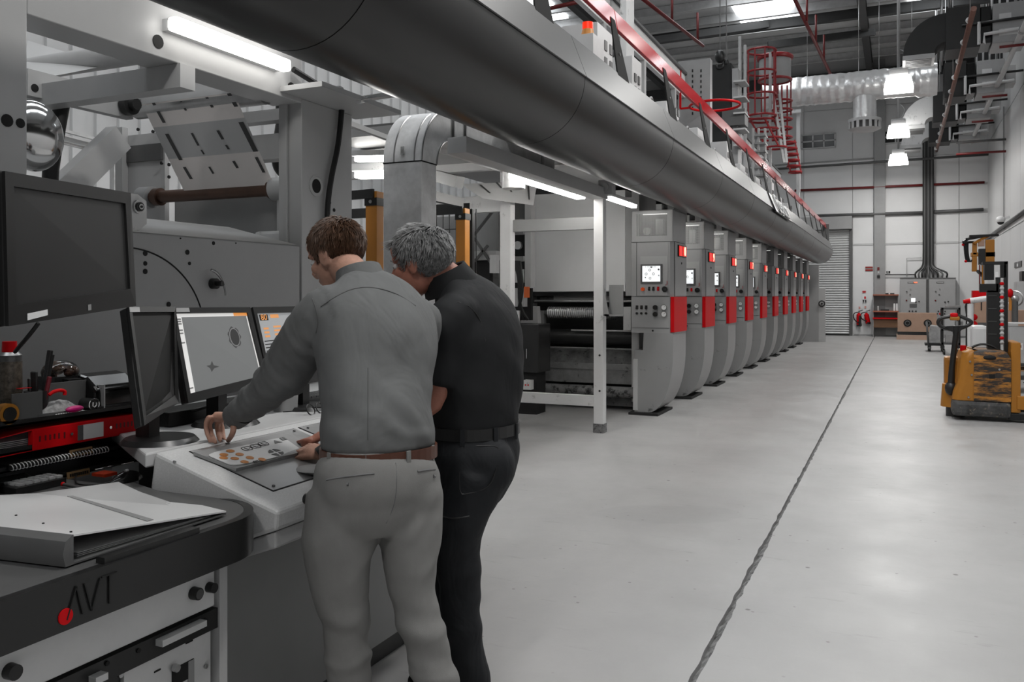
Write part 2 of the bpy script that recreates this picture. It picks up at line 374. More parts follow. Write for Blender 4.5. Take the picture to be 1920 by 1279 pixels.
# skirting
struct('baseboard_far', MB().box((-1.5, WY - 0.05, 0), (WX, WY, 0.06)), M_grey, 'grey skirting along the end wall')

# ---------------------------------------------------------------- high bay lamps over the aisle
def high_bay(x, y, z, label):
    t = thing('high_bay_lamp', label, 'lamp', (x, y, z), 'high bay lamps over the aisle')
    MB().box((x - 0.2, y - 0.2, z + 0.16), (x + 0.2, y + 0.2, z + 0.36), 0.05).build('housing', M_lgrey, t)
    m = MB(); s, q = 0.25, 0.31
    m.add([(x - s, y - s, z + 0.16), (x + s, y - s, z + 0.16), (x + s, y + s, z + 0.16), (x - s, y + s, z + 0.16), (x - q, y - q, z - 0.14), (x + q, y - q, z - 0.14), (x + q, y + q, z - 0.14), (x - q, y + q, z - 0.14)],
          [(0, 1, 2, 3), (4, 5, 6, 7), (0, 1, 5, 4), (1, 2, 6, 5), (2, 3, 7, 6), (3, 0, 4, 7)])
    m.build('diffuser', mat('bay_diffuser', 0.9, 0.5, var=0, emit=(1, 0.99, 0.96), estr=9.0), t)
    MB().cyl((x, y, z + 0.36), (x, y, ZC), 0.035, n=8).build('drop_rod', M_lgrey, t)
    MB().tube(bez((x + 0.02, y, z + 0.36), (x + 0.22, y, z + 0.5), (x + 0.2, y, z + 0.75), (x + 0.03, y, z + 0.8), 8), 0.012, 6).build('cable', M_lgrey, t)
    l = bpy.data.lights.new('bay_light', 'AREA'); l.energy = BAY_POWER; l.size = 0.6; l.color = (1, 0.985, 0.96); lo = bpy.data.objects.new('bay_light', l); COL.objects.link(lo)
    lo.location = (0, 0, -0.16); lo.parent = t
    return t
zl = 6.35
for zc_, lab in ((19.6, 'high bay lamp nearest the foil duct'), (25.2, 'middle high bay lamp by the upper white duct elbow'), (29.0, 'farthest high bay lamp nearest the end wall')):
    y = zc_ / CS; high_bay(0.02, y, zl if zc_ < 28 else 6.12, lab)
for y in (-3.4, 2.6, 8.6, 14.6): high_bay(0.02, y, zl + 0.5, 'high bay lamp added above the near aisle out of the picture')  # unseen continuation of the lamp row, added to light the near aisle
# ================================================================ printing press: ten units in a row
U0, UP = 10.53, 1.904
M_cab = mat('cabinet_grey', 0.30, 0.42, var=0.03)
M_cabd = mat('cabinet_seam', 0.10, 0.5, var=0.0)
M_hull = mat('shell_grey', 0.27, 0.36, var=0.05, scale=2, dirt=0.05, dcol=(0.1, 0.1, 0.1))
M_scr = mat('lit_screen', 0.6, 0.3, var=0, emit=(0.93, 0.96, 0.97), estr=0.8)
M_mesh = mat('perforated_sheet', 0.34, 0.4, var=0)
M_knob = M_black
M_dial = mat('gauge_face', 0.75, 0.4, var=0)
M_inn = mat('oily_machine_steel', 0.10, 0.42, var=0.5, scale=6, dirt=0.2)
M_innd = mat('ink_dark_metal', 0.018, 0.4, var=0.3)
M_plate = mat('worn_plate', 0.19, 0.42, var=0.25, scale=5, dirt=0.12, dcol=(0.04, 0.04, 0.04))

def printing_unit(y0, label):
    t = thing('printing_unit', label, 'press unit', (-3.2, y0, 0), 'printing units of the press')
    xl, xr, xc = -3.09, -2.553, -2.593
    zb, zs, zt = 1.033, 2.18, 2.583; d = 0.70
    cab = MB().prism([(xl, y0, zb), (xc, y0, zb), (xr, y0 + 0.05, zb), (xr, y0 + d, zb), (xl, y0 + d, zb)], (0, 0, zs - zb)).build('control_cabinet', M_cab, t)
    # mesh head of the cabinet
    h = MB(); fx0, fx1, fz0, fz1 = xl + 0.065, xr - 0.075, zs + 0.075, zt - 0.045
    h.box((xl, y0, zs + 0.006), (fx0, y0 + 0.012, zt)); h.box((fx1, y0, zs + 0.006), (xr, y0 + 0.012, zt)); h.box((fx0, y0, zs + 0.006), (fx1, y0 + 0.012, fz0)); h.box((fx0, y0, fz1), (fx1, y0 + 0.012, zt))
    h.box((xr - 0.012, y0, zs + 0.006), (xr, y0 + d, zt)); h.box((xl, y0, zs + 0.006), (xl + 0.012, y0 + d, zt)); h.box((xl, y0, zt - 0.012), (xr, y0 + d, zt)); h.box((xl, y0 + d - 0.012, zs + 0.006), (xr, y0 + d, zt))
    hd = h.build('cabinet_head', M_cab, t)
    g = MB()
    for i in range(25): x = fx0 + (fx1 - fx0) * i / 24; g.box((x - 0.0032, y0 + 0.002, fz0), (x + 0.0032, y0 + 0.008, fz1))
    for i in range(19): z = fz0 + (fz1 - fz0) * i / 18; g.box((fx0, y0 + 0.003, z - 0.0032), (fx1, y0 + 0.007, z + 0.0032))
    g.build('vent_mesh', M_mesh, hd)
    MB().box((xl + 0.02, y0 + 0.3, zs + 0.02), (xr - 0.02, y0 + 0.32, zt - 0.02)).build('vent_back', M_blackm, hd)
    f = MB(); f.box((xl + 0.28, y0 + 0.12, zs + 0.1), (xl + 0.38, y0 + 0.2, zs + 0.30), 0.02); f.cyl((xl + 0.16, y0 + 0.15, zs + 0.15), (xl + 0.16, y0 + 0.2, zs + 0.15), 0.05); f.build('fan', M_white, hd)
    MB().box((xl + 0.14, y0 + 0.03, zt - 0.055), (xl + 0.46, y0 + 0.07, zt - 0.03)).build('head_tube', mat('head_tube', 0.9, 0.4, var=0, emit=(1, 0.98, 0.95), estr=1.6), hd)
    # seams and doors on the front
    yf = y0 - 0.004
    dr = MB().box((xl + 0.075, yf, 1.50), (xc - 0.02, y0 + 0.01, zs - 0.01)).build('front_door', M_cab, t)
    MB().box((xl + 0.012, yf, 1.10), (xc - 0.015, y0 + 0.01, 1.485)).build('gauge_panel', M_cab, t)
    for q0, q1 in (((xl, yf + 0.001, 1.488), (xc, y0 + 0.01, 1.496)), ((xl, yf + 0.001, zs - 0.004), (xr, y0 + 0.01, zs + 0.004)), ((xl + 0.066, yf + 0.001, 1.5), (xl + 0.073, y0 + 0.01, zs)), ((xl + 0.01, yf + 0.001, 1.092), (xc, y0 + 0.01, 1.098))): MB().box(q0, q1).build('seam', M_cabd, t)
    MB().box((xl + 0.12, yf - 0.003, 1.505), (xc - 0.03, y0, 2.0)).build('screen_panel', mat('screen_panel_grey', 0.35, 0.4, var=0.02), dr)
    sx0, sx1, sz0, sz1 = xl + 0.125, xl + 0.405, 1.655, 1.90
    b = MB(); b.box((sx0, yf - 0.016, sz0), (sx1, yf, sz1), 0.004); sc = b.build('screen_bezel', M_dgrey, t)
    MB().box((sx0 + 0.025, yf - 0.019, sz0 + 0.025), (sx1 - 0.025, yf - 0.015, sz1 - 0.022)).build('screen', M_scr, sc)
    ic = MB(); cx, cz = (sx0 + sx1) / 2, (sz0 + sz1) / 2
    for dx, dz in ((-0.02, 0.05), (-0.065, 0.0), (0.028, 0.0), (-0.015, -0.055)): ic.ring((cx + dx, yf - 0.02, cz + dz), (0, 1, 0), 0.014, 0.0028, 12, 4)
    for dx, dz, r in ((0.0, 0.085, 0.011), (0.095, 0.055, 0.013), (-0.075, -0.045, 0.008), (0.097, -0.02, 0.008)): ic.cyl((cx + dx, yf - 0.019, cz + dz), (cx + dx, yf - 0.022, cz + dz), r, n=8)
    for k in range(5): ic.box((cx - 0.08 + k * 0.03, yf - 0.021, cz + 0.085), (cx - 0.065 + k * 0.03, yf - 0.019, cz + 0.09))
    ic.build('screen_symbols', M_dgrey, sc)
    zr = 1.585
    MB().cyl((xl + 0.155, yf, zr), (xl + 0.155, yf - 0.03, zr), 0.024, n=14).build('emergency_stop', mat('stop_red', (0.75, 0.09, 0.01), 0.35, var=0), t)
    for k, x in enumerate((0.235, 0.29, 0.35)):
        q = MB(); q.box((xl + x - 0.014, yf - 0.006, zr - 0.02), (xl + x + 0.014, yf, zr + 0.03)); q.cyl((xl + x, yf, zr), (xl + x, yf - 0.03, zr), 0.012, n=10); q.build('push_button', M_red if k == 2 else M_knob, t)
    q = MB(); q.cyl((xl + 0.435, yf, zr), (xl + 0.435, yf - 0.025, zr), 0.035, n=14); q.bar((xl + 0.41, yf - 0.035, zr + 0.01), (xl + 0.475, yf - 0.035, zr - 0.012), 0.02, 0.025); q.build('rotary_switch', M_knob, t)
    q = MB(); q.box((xl + 0.455, yf - 0.003, 1.64), (xl + 0.468, yf, 1.69)); q.box((xl + 0.438, yf - 0.003, 1.63), (xl + 0.458, yf, 1.645)); q.build('red_mark', M_red, t)
    for x in (0.075, 0.135, 0.195):
        for z in (1.345, 1.28):
            q = MB(); q.cyl((xl + x, yf, z), (xl + x, yf - 0.02, z), 0.015, n=10)
            if z > 1.3: q.box((xl + x - 0.016, yf - 0.004, z - 0.01), (xl + x + 0.016, yf, z + 0.035))
            q.build('toggle', M_knob, t)
    for z in (1.355, 1.27):
        q = MB(); q.cyl((xl + 0.315, yf, z), (xl + 0.315, yf - 0.03, z), 0.03, n=14); q.build('regulator_knob', M_knob, t)
        q = MB(); q.cyl((xl + 0.425, yf, z), (xl + 0.425, yf - 0.022, z), 0.036, n=18); gg = q.build('pressure_gauge', M_chrome, t)
        MB().cyl((xl + 0.425, yf - 0.021, z), (xl + 0.425, yf - 0.024, z), 0.030, n=18).build('gauge_face', M_dial, gg)
        MB().bar((xl + 0.425, yf - 0.026, z), (xl + 0.44, yf - 0.026, z + 0.018), 0.003).build('needle', M_black, gg)
    MB().cyl((xl + 0.28, yf, 1.062), (xl + 0.28, yf - 0.006, 1.062), 0.012, n=10).build('lock', M_hole, t)
    # side: door, red panel, number display
    sd = MB().prism([(xr, y0 + 0.075, 1.50), (xr + 0.012, y0 + 0.085, 1.50), (xr + 0.012, y0 + d - 0.01, 1.50), (xr, y0 + d - 0.01, 1.50)], (0, 0, zs - 1.515)).build('side_door', M_cab, t)
    MB().box((xr - 0.001, y0 + 0.055, 1.04), (xr + 0.003, y0 + 0.07, zs)).build('side_seam', M_hole, t)
    MB().box((xr - 0.03, y0 - 0.006, 1.045), (xr + 0.016, y0 + d - 0.005, 1.49)).build('red_panel', M_red, t)
    MB().cyl((xr + 0.01, y0 + 0.40, 1.92), (xr + 0.02, y0 + 0.40, 1.92), 0.014, n=8).build('door_lock', M_black, t)
    ly = y0 + 0.40; lz = 2.075
    b = MB(); b.box((xr + 0.01, ly - 0.21, lz - 0.075), (xr + 0.028, ly + 0.22, lz + 0.075)); bb = b.build('display_box', M_black, t)
    for s_, w_ in ((-0.11, 0.165), (0.11, 0.185)):
        MB().box((xr + 0.026, ly + s_ - w_ / 2, lz - 0.063), (xr + 0.034, ly + s_ + w_ / 2, lz + 0.063), 0.004).build('display_segment', M_led, bb)
    # curved side shell on the floor
    prof = [(-3.05, 0.03), (-2.87, 0.03)] + [(-2.87 + 0.317 * math.sin(a), 0.8 - 0.77 * math.cos(a)) for a in [math.pi / 2 * i / 16 for i in range(1, 17)]] + [(xr, zb), (-2.93, zb), (-2.94, 0.815), (-3.05, 0.815)]
    sh = MB().prism([(x, y0, z) for x, z in prof], (0, 0.70, 0)).build('side_shell', M_hull, t)
    for p in sh.data.polygons: p.use_smooth = len(p.vertices) == 4 and abs(p.normal.y) < 0.1
    e = MB(); e.prism([(-3.065, y0 - 0.012, 0.05), (-3.005, y0 - 0.012, 0.05), (-3.005, y0 - 0.012, 0.70), (-3.065, y0 - 0.012, 0.70)], (0, 0.05, 0)); e.build('shell_flange', M_lgrey, sh)
    MB().box((-3.10, y0 - 0.1, 0.0), (-2.72, y0 + 0.66, 0.03)).build('foot_plate', M_blackm, t)
    # inner frame, rollers and trough between the side frames
    MB().box((-3.16, y0 + 0.25, 0.12), (-3.06, y0 + 1.1, 2.9)).build('operator_frame', M_lgrey, t)
    MB().box((-4.85, y0 + 0.25, 0.12), (-4.70, y0 + 1.1, 2.9)).build('drive_frame', M_lgrey, t)
    MB().box((-4.70, y0 + 0.75, 0.15), (-3.16, y0 + 0.80, 1.55)).build('back_plate', M_innd, t)
    hd2 = MB().box((-4.69, y0 + 0.33, 1.56), (-3.27, y0 + 1.5, 2.90), 0.01).build('drying_hood', mat('hood_white', 0.78, 0.32, var=0.03, scale=2), t)
    MB().box((-3.265, y0 + 0.32, 1.5), (-3.17, y0 + 0.40, 2.80), 0.008).build('hood_rail', M_lgrey, t)
    MB().box((-4.62, y0 + 0.40, 1.50), (-3.2, y0 + 0.75, 1.555)).build('hood_edge', M_innd, t)
    r = MB(); zr2 = 1.275; xa, xb = -4.34, -3.36; pr = []
    n = 34
    rings = []
    for i in range(n * 2 + 1):
        x = xa + (xb - xa) * i / (2 * n); rr = 0.083 if i % 2 else 0.072
        rings.append([Vector((x, y0 + 0.28 + rr * math.cos(q), zr2 + rr * math.sin(q))) for q in [2 * math.pi * k / 16 for k in range(16)]])
    r.loft(rings); r.cyl((-4.5, y0 + 0.28, zr2), (-3.2, y0 + 0.28, zr2), 0.03, n=10); r.build('ribbed_roller', M_steel, t, smooth=True)
    for z, yy, rr, nm, mm in ((1.43, 0.3, 0.018, 'cross_bar', M_steel), (1.04, 0.26, 0.015, 'cross_bar', M_steel), (0.95, 0.42, 0.11, 'ink_roller', M_innd), (0.80, 0.30, 0.012, 'cross_bar', M_plate), (1.46, 0.55, 0.05, 'ink_roller', M_inn)):
        MB().cyl((-4.55 if rr > 0.02 or z > 1.4 else -4.0 if z > 1 else -4.55, y0 + yy, z), (-3.14, y0 + yy, z), rr, n=14).build(nm, mm, t)
    MB().box((-4.35, y0 + 0.50, 1.42), (-3.4, y0 + 0.56, 1.50)).build('doctor_blade', M_lgrey, t)
    p = MB(); p.prism([(-4.45, y0 + 0.42, 0.78), (-4.45, y0 + 0.30, 0.60), (-4.45, y0 + 0.34, 0.60), (-4.45, y0 + 0.46, 0.78)], (1.33, 0, 0)); p.build('ink_tray', M_inn, t)
    p = MB(); p.box((-4.42, y0 + 0.28, 0.34), (-3.08, y0 + 0.30, 0.60)); p.box((-4.42, y0 + 0.265, 0.52), (-3.08, y0 + 0.28, 0.535)); p.build('front_plate', M_plate, t)
    MB().cyl((-4.5, y0 + 0.22, 0.24), (-3.08, y0 + 0.22, 0.24), 0.075, n=14).build('trough_pipe', mat('inky_pipe', 0.20, 0.45, var=0.3, scale=5, dirt=0.45, dcol=(0.012, 0.012, 0.012)), t)
    MB().box((-4.6, y0 + 0.30, 0.05), (-3.08, y0 + 0.6, 0.16)).build('base_tray', M_inn, t)
    # left bearing column
    c = MB(); c.box((-4.62, y0 + 0.12, 0.1), (-4.45, y0 + 0.35, 0.95)); c.box((-4.50, y0 + 0.22, 0.3), (-4.40, y0 + 0.35, 1.3)); c.build('bearing_column', M_plate, t)
    c = MB(); c.prism([(-4.68, y0 + 0.1, 1.02), (-4.50, y0 + 0.1, 1.02), (-4.42, y0 + 0.1, 1.12), (-4.44, y0 + 0.1, 1.36), (-4.66, y0 + 0.1, 1.36)], (0, 0.12, 0)); bb = c.build('bearing_block', M_lgrey, t)
    c = MB(); c.cyl((-4.63, y0 + 0.09, 1.37), (-4.56, y0 + 0.09, 1.34), 0.028, n=10); c.build('red_handle', M_red, bb)
    c = MB(); c.box((-3.22, y0 + 0.08, 1.06), (-3.12, y0 + 0.25, 1.36)); c.cyl((-3.17, y0 + 0.07, 1.12), (-3.17, y0 + 0.09, 1.12), 0.02, n=8); c.build('operator_bearing', M_lgrey, t)
    return t
def unit_digit(t, y0, s):
    text(t, 'display_digit', s, (-2.553 + 0.036, y0 + 0.51, 2.072), (0, 1, 0), (0, 0, 1), 0.165, M_ledt, 0.002)
first = printing_unit(U0, 'nearest printing unit, its red display reading zero')
digs = '0987654321'
units = [first]
for k in range(1, 10):
    c = copy_tree(first); c.location.y = U0 + UP * k
    c['label'] = (('second', 'third', 'fourth', 'fifth', 'sixth', 'seventh', 'eighth', 'ninth', 'farthest')[k - 1] + ' printing unit from the camera, its red display reading ' + ('nine', 'eight', 'seven', 'six', 'five', 'four', 'three', 'two', 'one')[k - 1]); units.append(c)
for k, u in enumerate(units): unit_digit(u, U0 + UP * k, digs[k])
# end frame of the press behind the last unit
ye = U0 + UP * 10
t = thing('press_end_frame', 'grey end frame with handwheel beyond the last printing unit', 'machine frame', (-2.9, ye, 0))
MB().box((-3.1, ye, 0), (-2.35, ye + 0.18, 2.5)).build('frame_plate', M_cab, t)
m = MB(); m.ring((-2.25, ye - 0.06, 1.25), (0, 1, 0), 0.09, 0.02, 14, 6); m.cyl((-2.25, ye, 1.25), (-2.25, ye - 0.1, 1.25), 0.03); m.build('handwheel', M_black, t)
MB().box((-2.35, ye + 0.0, 0.0), (-2.15, ye + 0.1, 1.75)).build('side_cover', M_lgrey, t)
# gantry frame of white posts in front of the first unit
t = thing('white_guard_frame', 'white tubular frame on posts in front of the first printing unit', 'frame', (-3.0, 8.9, 0))
MB().box((-3.04, 8.9, 0.06), (-2.93, 9.01, 2.58)).build('post', M_white, t, 0.004)
MB().box((-3.045, 8.893, 0.0), (-2.925, 9.016, 0.10)).build('post_foot', mat('scuffed_foot', 0.16, 0.6, var=0.5, scale=14, dirt=0.4), t)
MB().box((-4.15, 8.85, 0.0), (-4.02, 8.98, 2.93)).build('post', M_white, t, 0.004)
MB().box((-4.02, 8.91, 0.285), (-3.04, 8.99, 0.402)).build('lower_rail', M_white, t, 0.003)
MB().box((-4.02, 8.92, 2.235), (-3.04, 9.0, 2.37)).build('upper_rail', M_grey, t, 0.003)  # grey instead of the frame's white: its shade is put into the colour
MB().box((-5.7, 8.88, 2.47), (-4.15, 8.96, 2.66)).build('left_rail', M_white, t, 0.003)
MB().box((-3.06, 5.6, 2.56), (-2.9, 8.98, 2.68)).build('top_rail', M_lgrey, t, 0.003)
m = MB(); m.box((-2.92, 8.90, 1.28), (-2.70, 8.92, 1.30)); m.prism([(-2.93, 8.9, 1.28), (-2.86, 8.9, 1.28), (-2.93, 8.9, 1.62)], (0, 0.012, 0)); m.box((-2.90, 9.02, 1.30), (-2.74, 9.03, 1.62)); m.build('bracket', M_grey, t)
for i, z in enumerate((0.85, 0.46)):
    MB().cyl((-2.97, 8.895, z), (-2.97, 8.902, z), 0.012, n=8).build('bolt_hole', M_hole, t)
m = MB(); m.box((-2.97, 8.86, 2.6), (-2.82, 9.0, 2.76)); m.cyl((-2.9, 8.86, 2.68), (-2.9, 8.84, 2.68), 0.05, n=16); m.build('junction_box', M_lgrey, t)
# fluorescent batten under the top rail
def batten(a, b, w, label, grp='fluorescent battens on the press', lit=0.8):
    a, b = Vector(a), Vector(b); t = thing('fluorescent_batten', label, 'light', tuple((a + b) / 2), grp)
    MB().bar(a + Z3 * w * 0.35, b + Z3 * w * 0.35, w, w * 0.5).build('batten_body', M_white, t)
    d = (b - a).normalized()
    MB().bar(a + d * w * 0.3, b - d * w * 0.3, w * 0.85, w * 0.75).build('diffuser', M_tube, t, 0.008)
    return t
batten((-3.14, 6.95, 2.60), (-3.14, 8.80, 2.60), 0.13, 'lit tube light along the rail before the white hood')
batten((-2.98, 9.02, 2.62), (-2.98, 10.3, 2.62), 0.08, 'lit tube light above the nearest control cabinet')
for k in range(4): batten((-3.0, U0 + UP * k + 0.85, 2.56), (-3.0, U0 + UP * k + 1.75, 2.56), 0.08, 'lit tube light behind the control cabinet of the %s unit' % ('nearest', 'second', 'third', 'fourth')[k])
# ================================================================ half-round extraction duct over the control cabinets, its rail and the upper deck
M_duct = mat('duct_grey', 0.022, 0.28, metal=0.0, var=0.05, scale=1.5, spec=0.40)
M_fascia_lit = mat('duct_fascia_lit', 0.080, 0.36, var=0.05, scale=1.5, spec=0.25)  # same paint as the duct; the light from above is put into its colour
CX, CZ, CR = -2.30, 2.94, 0.4175
prof = [(CX + CR * math.cos(a), CZ + 0.012 + CR * math.sin(a)) for a in [-math.pi * i / 28 for i in range(29)]]
prof = [(-1.99, 3.235)] + prof + [(CX - CR, 3.235)]
dz0, dz1 = 0.35, 29.1
dt = thing('extraction_duct', 'long dark grey half-round duct running above the control cabinets', 'duct', (CX, 15, CZ))
ys = [dz0, 2.9] + [2.9 + 2.44 * i for i in range(1, 11)] + [dz1]
for a, b in zip(ys[:-1], ys[1:]):
    if b - a < 0.05: continue
    m = MB().prism([(x, a + 0.004, z) for x, z in prof], (0, b - a - 0.008, 0)).build('duct_section', M_duct, dt)
    for p in m.data.polygons: p.use_smooth = len(p.vertices) == 4 and p.normal.z < -0.02
    MB().prism([(-1.878, a + 0.004, 2.945), (-1.872, a + 0.004, 2.95), (-1.982, a + 0.004, 3.237), (-2.30, a + 0.004, 3.245), (-2.30, a + 0.004, 3.237), (-1.99, a + 0.004, 3.23)], (0, b - a - 0.008, 0)).build('fascia', M_fascia_lit, dt)
m = MB()
for y in ys[1:-1]: m.prism([(CX + (x - CX) * 0.985, y - 0.005, CZ + (z - CZ) * 0.985) for x, z in prof], (0, 0.01, 0))
for k, y in enumerate(ys[1:-1]): MB().prism([(CX + (x - CX) * 0.992, y - 0.006, CZ + (z - CZ) * 0.992) for x, z in prof], (0, 0.012, 0)).build('section_joint', M_blackm, dt)
# hanger straps up to the deck
for y in (1.2, 8.4, 15.6, 22.8): MB().box((-2.5, y, 3.23), (-2.42, y + 0.05, 3.62)).build('hanger', M_dgrey, dt)
# script logo plate standing on the fascia
a = P(1468, 395, X=-1.86)
lg = thing('duct_logo', 'flat lettered logo fixed to the side of the long duct', 'sign', tuple(a))
MB().obox((-1.90, a.y, 3.06), (0, 1, 0), (-0.38, 0, 0.92), (0.92, 0, 0.38), 2.3, 0.34, 0.02).build('backing_plate', M_duct, lg)
text(lg, 'lettering', 'Cerutti', (-1.875, a.y, 3.07), (0, 1, 0), (-0.38, 0, 0.92), 0.52, M_lgrey, 0.008)
# ---------------------------------------------------------------- red rail on brackets
M_rail = mat('rail_red_gloss', (0.46, 0.004, 0.01), 0.12, var=0.03, spec=0.4)
rt = thing('red_rail', 'glossy red guard rail on dark brackets along the top of the duct', 'rail', (-2.06, 16, 3.2))
u = Vector((-0.17, 0, 0.9854)); n = Vector((0.9854, 0, 0.17)); c = Vector((-2.10, 0, 3.745))
ys2 = [3.0 + 1.657 * 2 * i for i in range(9)]; ys2 = [3.35 + 3.314 * i for i in range(9)]
for a, b in zip(ys2[:-1], ys2[1:]):
    MB().obox((c.x, (a + b) / 2, c.z), (0, 1, 0), u, n, b - a - 0.012, 0.165, 0.03).build('rail_section', M_rail, rt, 0.004)
for k in range(15):
    y = 5.003 + 1.657 * k
    if y > 29: break
    m = MB(); pts = [(-1.995, 3.22), (-2.06, 3.72), (-2.11, 3.74), (-2.16, 3.235)]
    m.prism([(-1.962, y - 0.31, 3.16), (-1.962, y + 0.01, 3.16), (-2.075, y - 0.05, 3.72), (-2.075, y - 0.16, 3.72)], (-0.012, 0, 0.004))
    br = m.build('bracket', mat('bracket_charcoal', 0.014, 0.7, var=0.1, spec=0.1), rt)
    MB().cyl((-2.008, y - 0.13, 3.42), (-2.03, y - 0.13, 3.42), 0.014, n=8).build('bolt', M_black, br)
MB().box((-2.2, 29.0, 3.25), (-2.0, 29.1, 3.8)).build('rail_end', M_dgrey, rt)
MB().obox((c.x, 29.5, c.z), (0, 1, 0), u, n, 1.2, 0.12, 0.03).build('rail_section', M_rail, rt)
# red sprinkler line seen as a thin streak under the duct
# ---------------------------------------------------------------- upper deck with electrical cabinets, beam and steelwork
M_deckw = mat('deck_cabinet_white', 0.52, 0.45, var=0.04)
dk = tag(MB().box((-4.9, 6.6, 2.97), (-2.75, 30.0, 3.05)).build('upper_deck', M_grey), 'steel walkway deck above the printing units', 'platform')
bx0, bz = -3.42, 1.14 * 3.42 + 1.5
lb = thing('long_beam', 'long white perforated beam with dark top flange above the deck', 'beam', (bx0, 17, 3.05))
MB().box((bx0 - 0.07, 6.4, bz - 0.40), (bx0, 28.5, bz)).build('web_plate', M_white, lb)
MB().box((bx0 - 0.1, 6.4, bz), (bx0 + 0.04, 28.5, bz + 0.04)).build('top_flange', M_dgrey, lb)
for k in range(12): MB().cyl((bx0 + 0.003, 8.6 + k * 1.9, bz - 0.2), (bx0 - 0.004, 8.6 + k * 1.9, bz - 0.2), 0.02, n=8).build('beam_hole', M_hole, lb)
for k in range(10): MB().box((bx0 - 0.07, U0 + UP * k - 0.1, 3.05), (bx0, U0 + UP * k, bz - 0.4)).build('beam_leg', M_lgrey, lb)
a = P(1163, 110, X=-3.25); b = P(1178, 0, X=-3.25)
tag(MB().box((-3.25, a.y, 3.05), (-3.17, b.y, ZC - 0.1)).build('tall_post', M_white), 'tall white square post rising from the deck to the roof', 'post')
for k in range(9):
    y = 8.75 + UP * k
    t = thing('deck_cabinet', 'white switch cabinet on the deck above the %s unit gap' % ('first', 'second', 'third', 'fourth', 'fifth', 'sixth', 'seventh', 'eighth', 'ninth', 'tenth')[k], 'cabinet', (-2.7, y, 3.05), 'white cabinets on the upper deck')
    MB().box((-3.1, y, 3.05), (-2.62, y + 1.30, 3.62), 0.008).build('body', M_deckw, t)
    MB().box((-3.1, y - 0.02, 3.62), (-2.60, y + 1.30, 3.64)).build('cover', M_dgrey, t)
    if k % 3 == 0: MB().box((-3.2, y + 0.35, 3.64), (-2.66, y + 0.72, 4.15), 0.006).build('riser_box', M_deckw, t)
    else: MB().box((-3.2, y + 0.2, 3.64), (-2.72, y + 0.9, 4.02), 0.006).build('riser_box', M_deckw, t)
    for i in range(3):
        MB().box((-2.625, y + 0.12 + i * 0.32, 3.33), (-2.612, y + 0.2 + i * 0.32, 3.47)).build('socket', M_dgrey, t)
        MB().cyl((-2.62, y + 0.16 + i * 0.3, 3.22), (-2.61, y + 0.16 + i * 0.3, 3.22), 0.02, n=8).build('plug_hole', M_hole, t)
    for i in range(2):
        for j in range(2): MB().box((-2.72 + 0.055, y + 0.42 + i * 0.14, 3.74 + j * 0.14), (-2.72 + 0.072, y + 0.49 + i * 0.14, 3.83 + j * 0.14)).build('vent_slot', M_dgrey, t)
    MB().cyl((-2.615, y + 1.05, 3.50), (-2.59, y + 1.05, 3.50), 0.022, n=10).build('stop_button', M_red if k % 2 else M_black, t)
    MB().tube(bez((-2.66, y + 0.95, 3.64), (-2.62, y + 0.95, 3.9), (-2.65, y + 1.2, 3.9), (-2.66, y + 1.2, 3.64), 8), 0.015, 6).build('conduit', M_grey, t)
# beacon on the first cabinet
a = P(1102, 68, X=-2.60)
t = thing('warning_beacon', 'small orange beacon with red dome on the upper deck', 'beacon', tuple(a))
MB().cyl(a, a + Z3 * 0.06, 0.065, 0.05, n=18).build('base', M_orange, t); MB().cyl(a + Z3 * 0.06, a + Z3 * 0.125, 0.05, n=18).build('dome', mat('beacon_dome', (0.8, 0.03, 0.01), 0.3, var=0, emit=(1, 0.03, 0.0), estr=0.6), t)
MB().box((a.x - 0.35, a.y - 0.08, 3.05), (a.x + 0.08, a.y + 0.22, a.z)).build('support_box', M_deckw, t)
# second box beside the beacon
a = P(1132, 70, X=-2.72); b = P(1151, 120, X=-2.72)
t = thing('deck_terminal_box', 'white terminal box with square cut-outs beside the orange beacon', 'cabinet', (-2.9, a.y, 3.05))
MB().box((-3.1, P(1120, 65, X=-2.72).y, 3.05), (-2.72, b.y - 0.05, a.z + 0.1)).build('body', M_deckw, t)
for i in range(2):
    for j in range(2): MB().box((-2.725, a.y + 0.02 + i * 0.17, a.z - 0.12 - j * 0.17), (-2.712, a.y + 0.10 + i * 0.17, a.z - 0.02 - j * 0.17)).build('cut_out', M_dgrey, t)
# tall slotted panels and dark tower beyond
zt = 20.0
def pbox(name, x0, y0, x1, y1, zc, dep, m, parent=None):
    a, b = P(x0, y1, zc=zc), P(x1, y0, zc=zc); y = (a.y + b.y) / 2
    return MB().box((a.x, y, a.z), (b.x, y + dep, b.z)).build(name, m, parent)
t = thing('slotted_riser', 'tall grey slotted riser panel behind the long deck beam', 'panel', tuple(P(1310, 250, zc=15)))
pbox('riser_plate', 1268, 112, 1334, 330, 15.0, 0.2, M_grey, t)
for k in range(9):
    for x in (1297, 1313): pbox('slot', x, 130 + k * 10, x + 2.5, 135 + k * 10, 14.94, 0.02, M_hole, t)
t = thing('dark_tower', 'black dryer tower above the deck beside the ladder', 'machine', tuple(P(1365, 240, zc=17)))
pbox('tower_body', 1334, 120, 1372, 330, 17.0, 0.6, M_blackm, t); pbox('tower_column', 1372, 128, 1384, 330, 16.9, 0.3, M_grey, t); pbox('tower_box', 1352, 205, 1398, 235, 16.8, 0.4, M_dgrey, t)
for k in range(5): pbox('tower_shelf', 1374, 150 + k * 30, 1398, 153 + k * 30, 16.7, 0.5, M_lgrey, t)
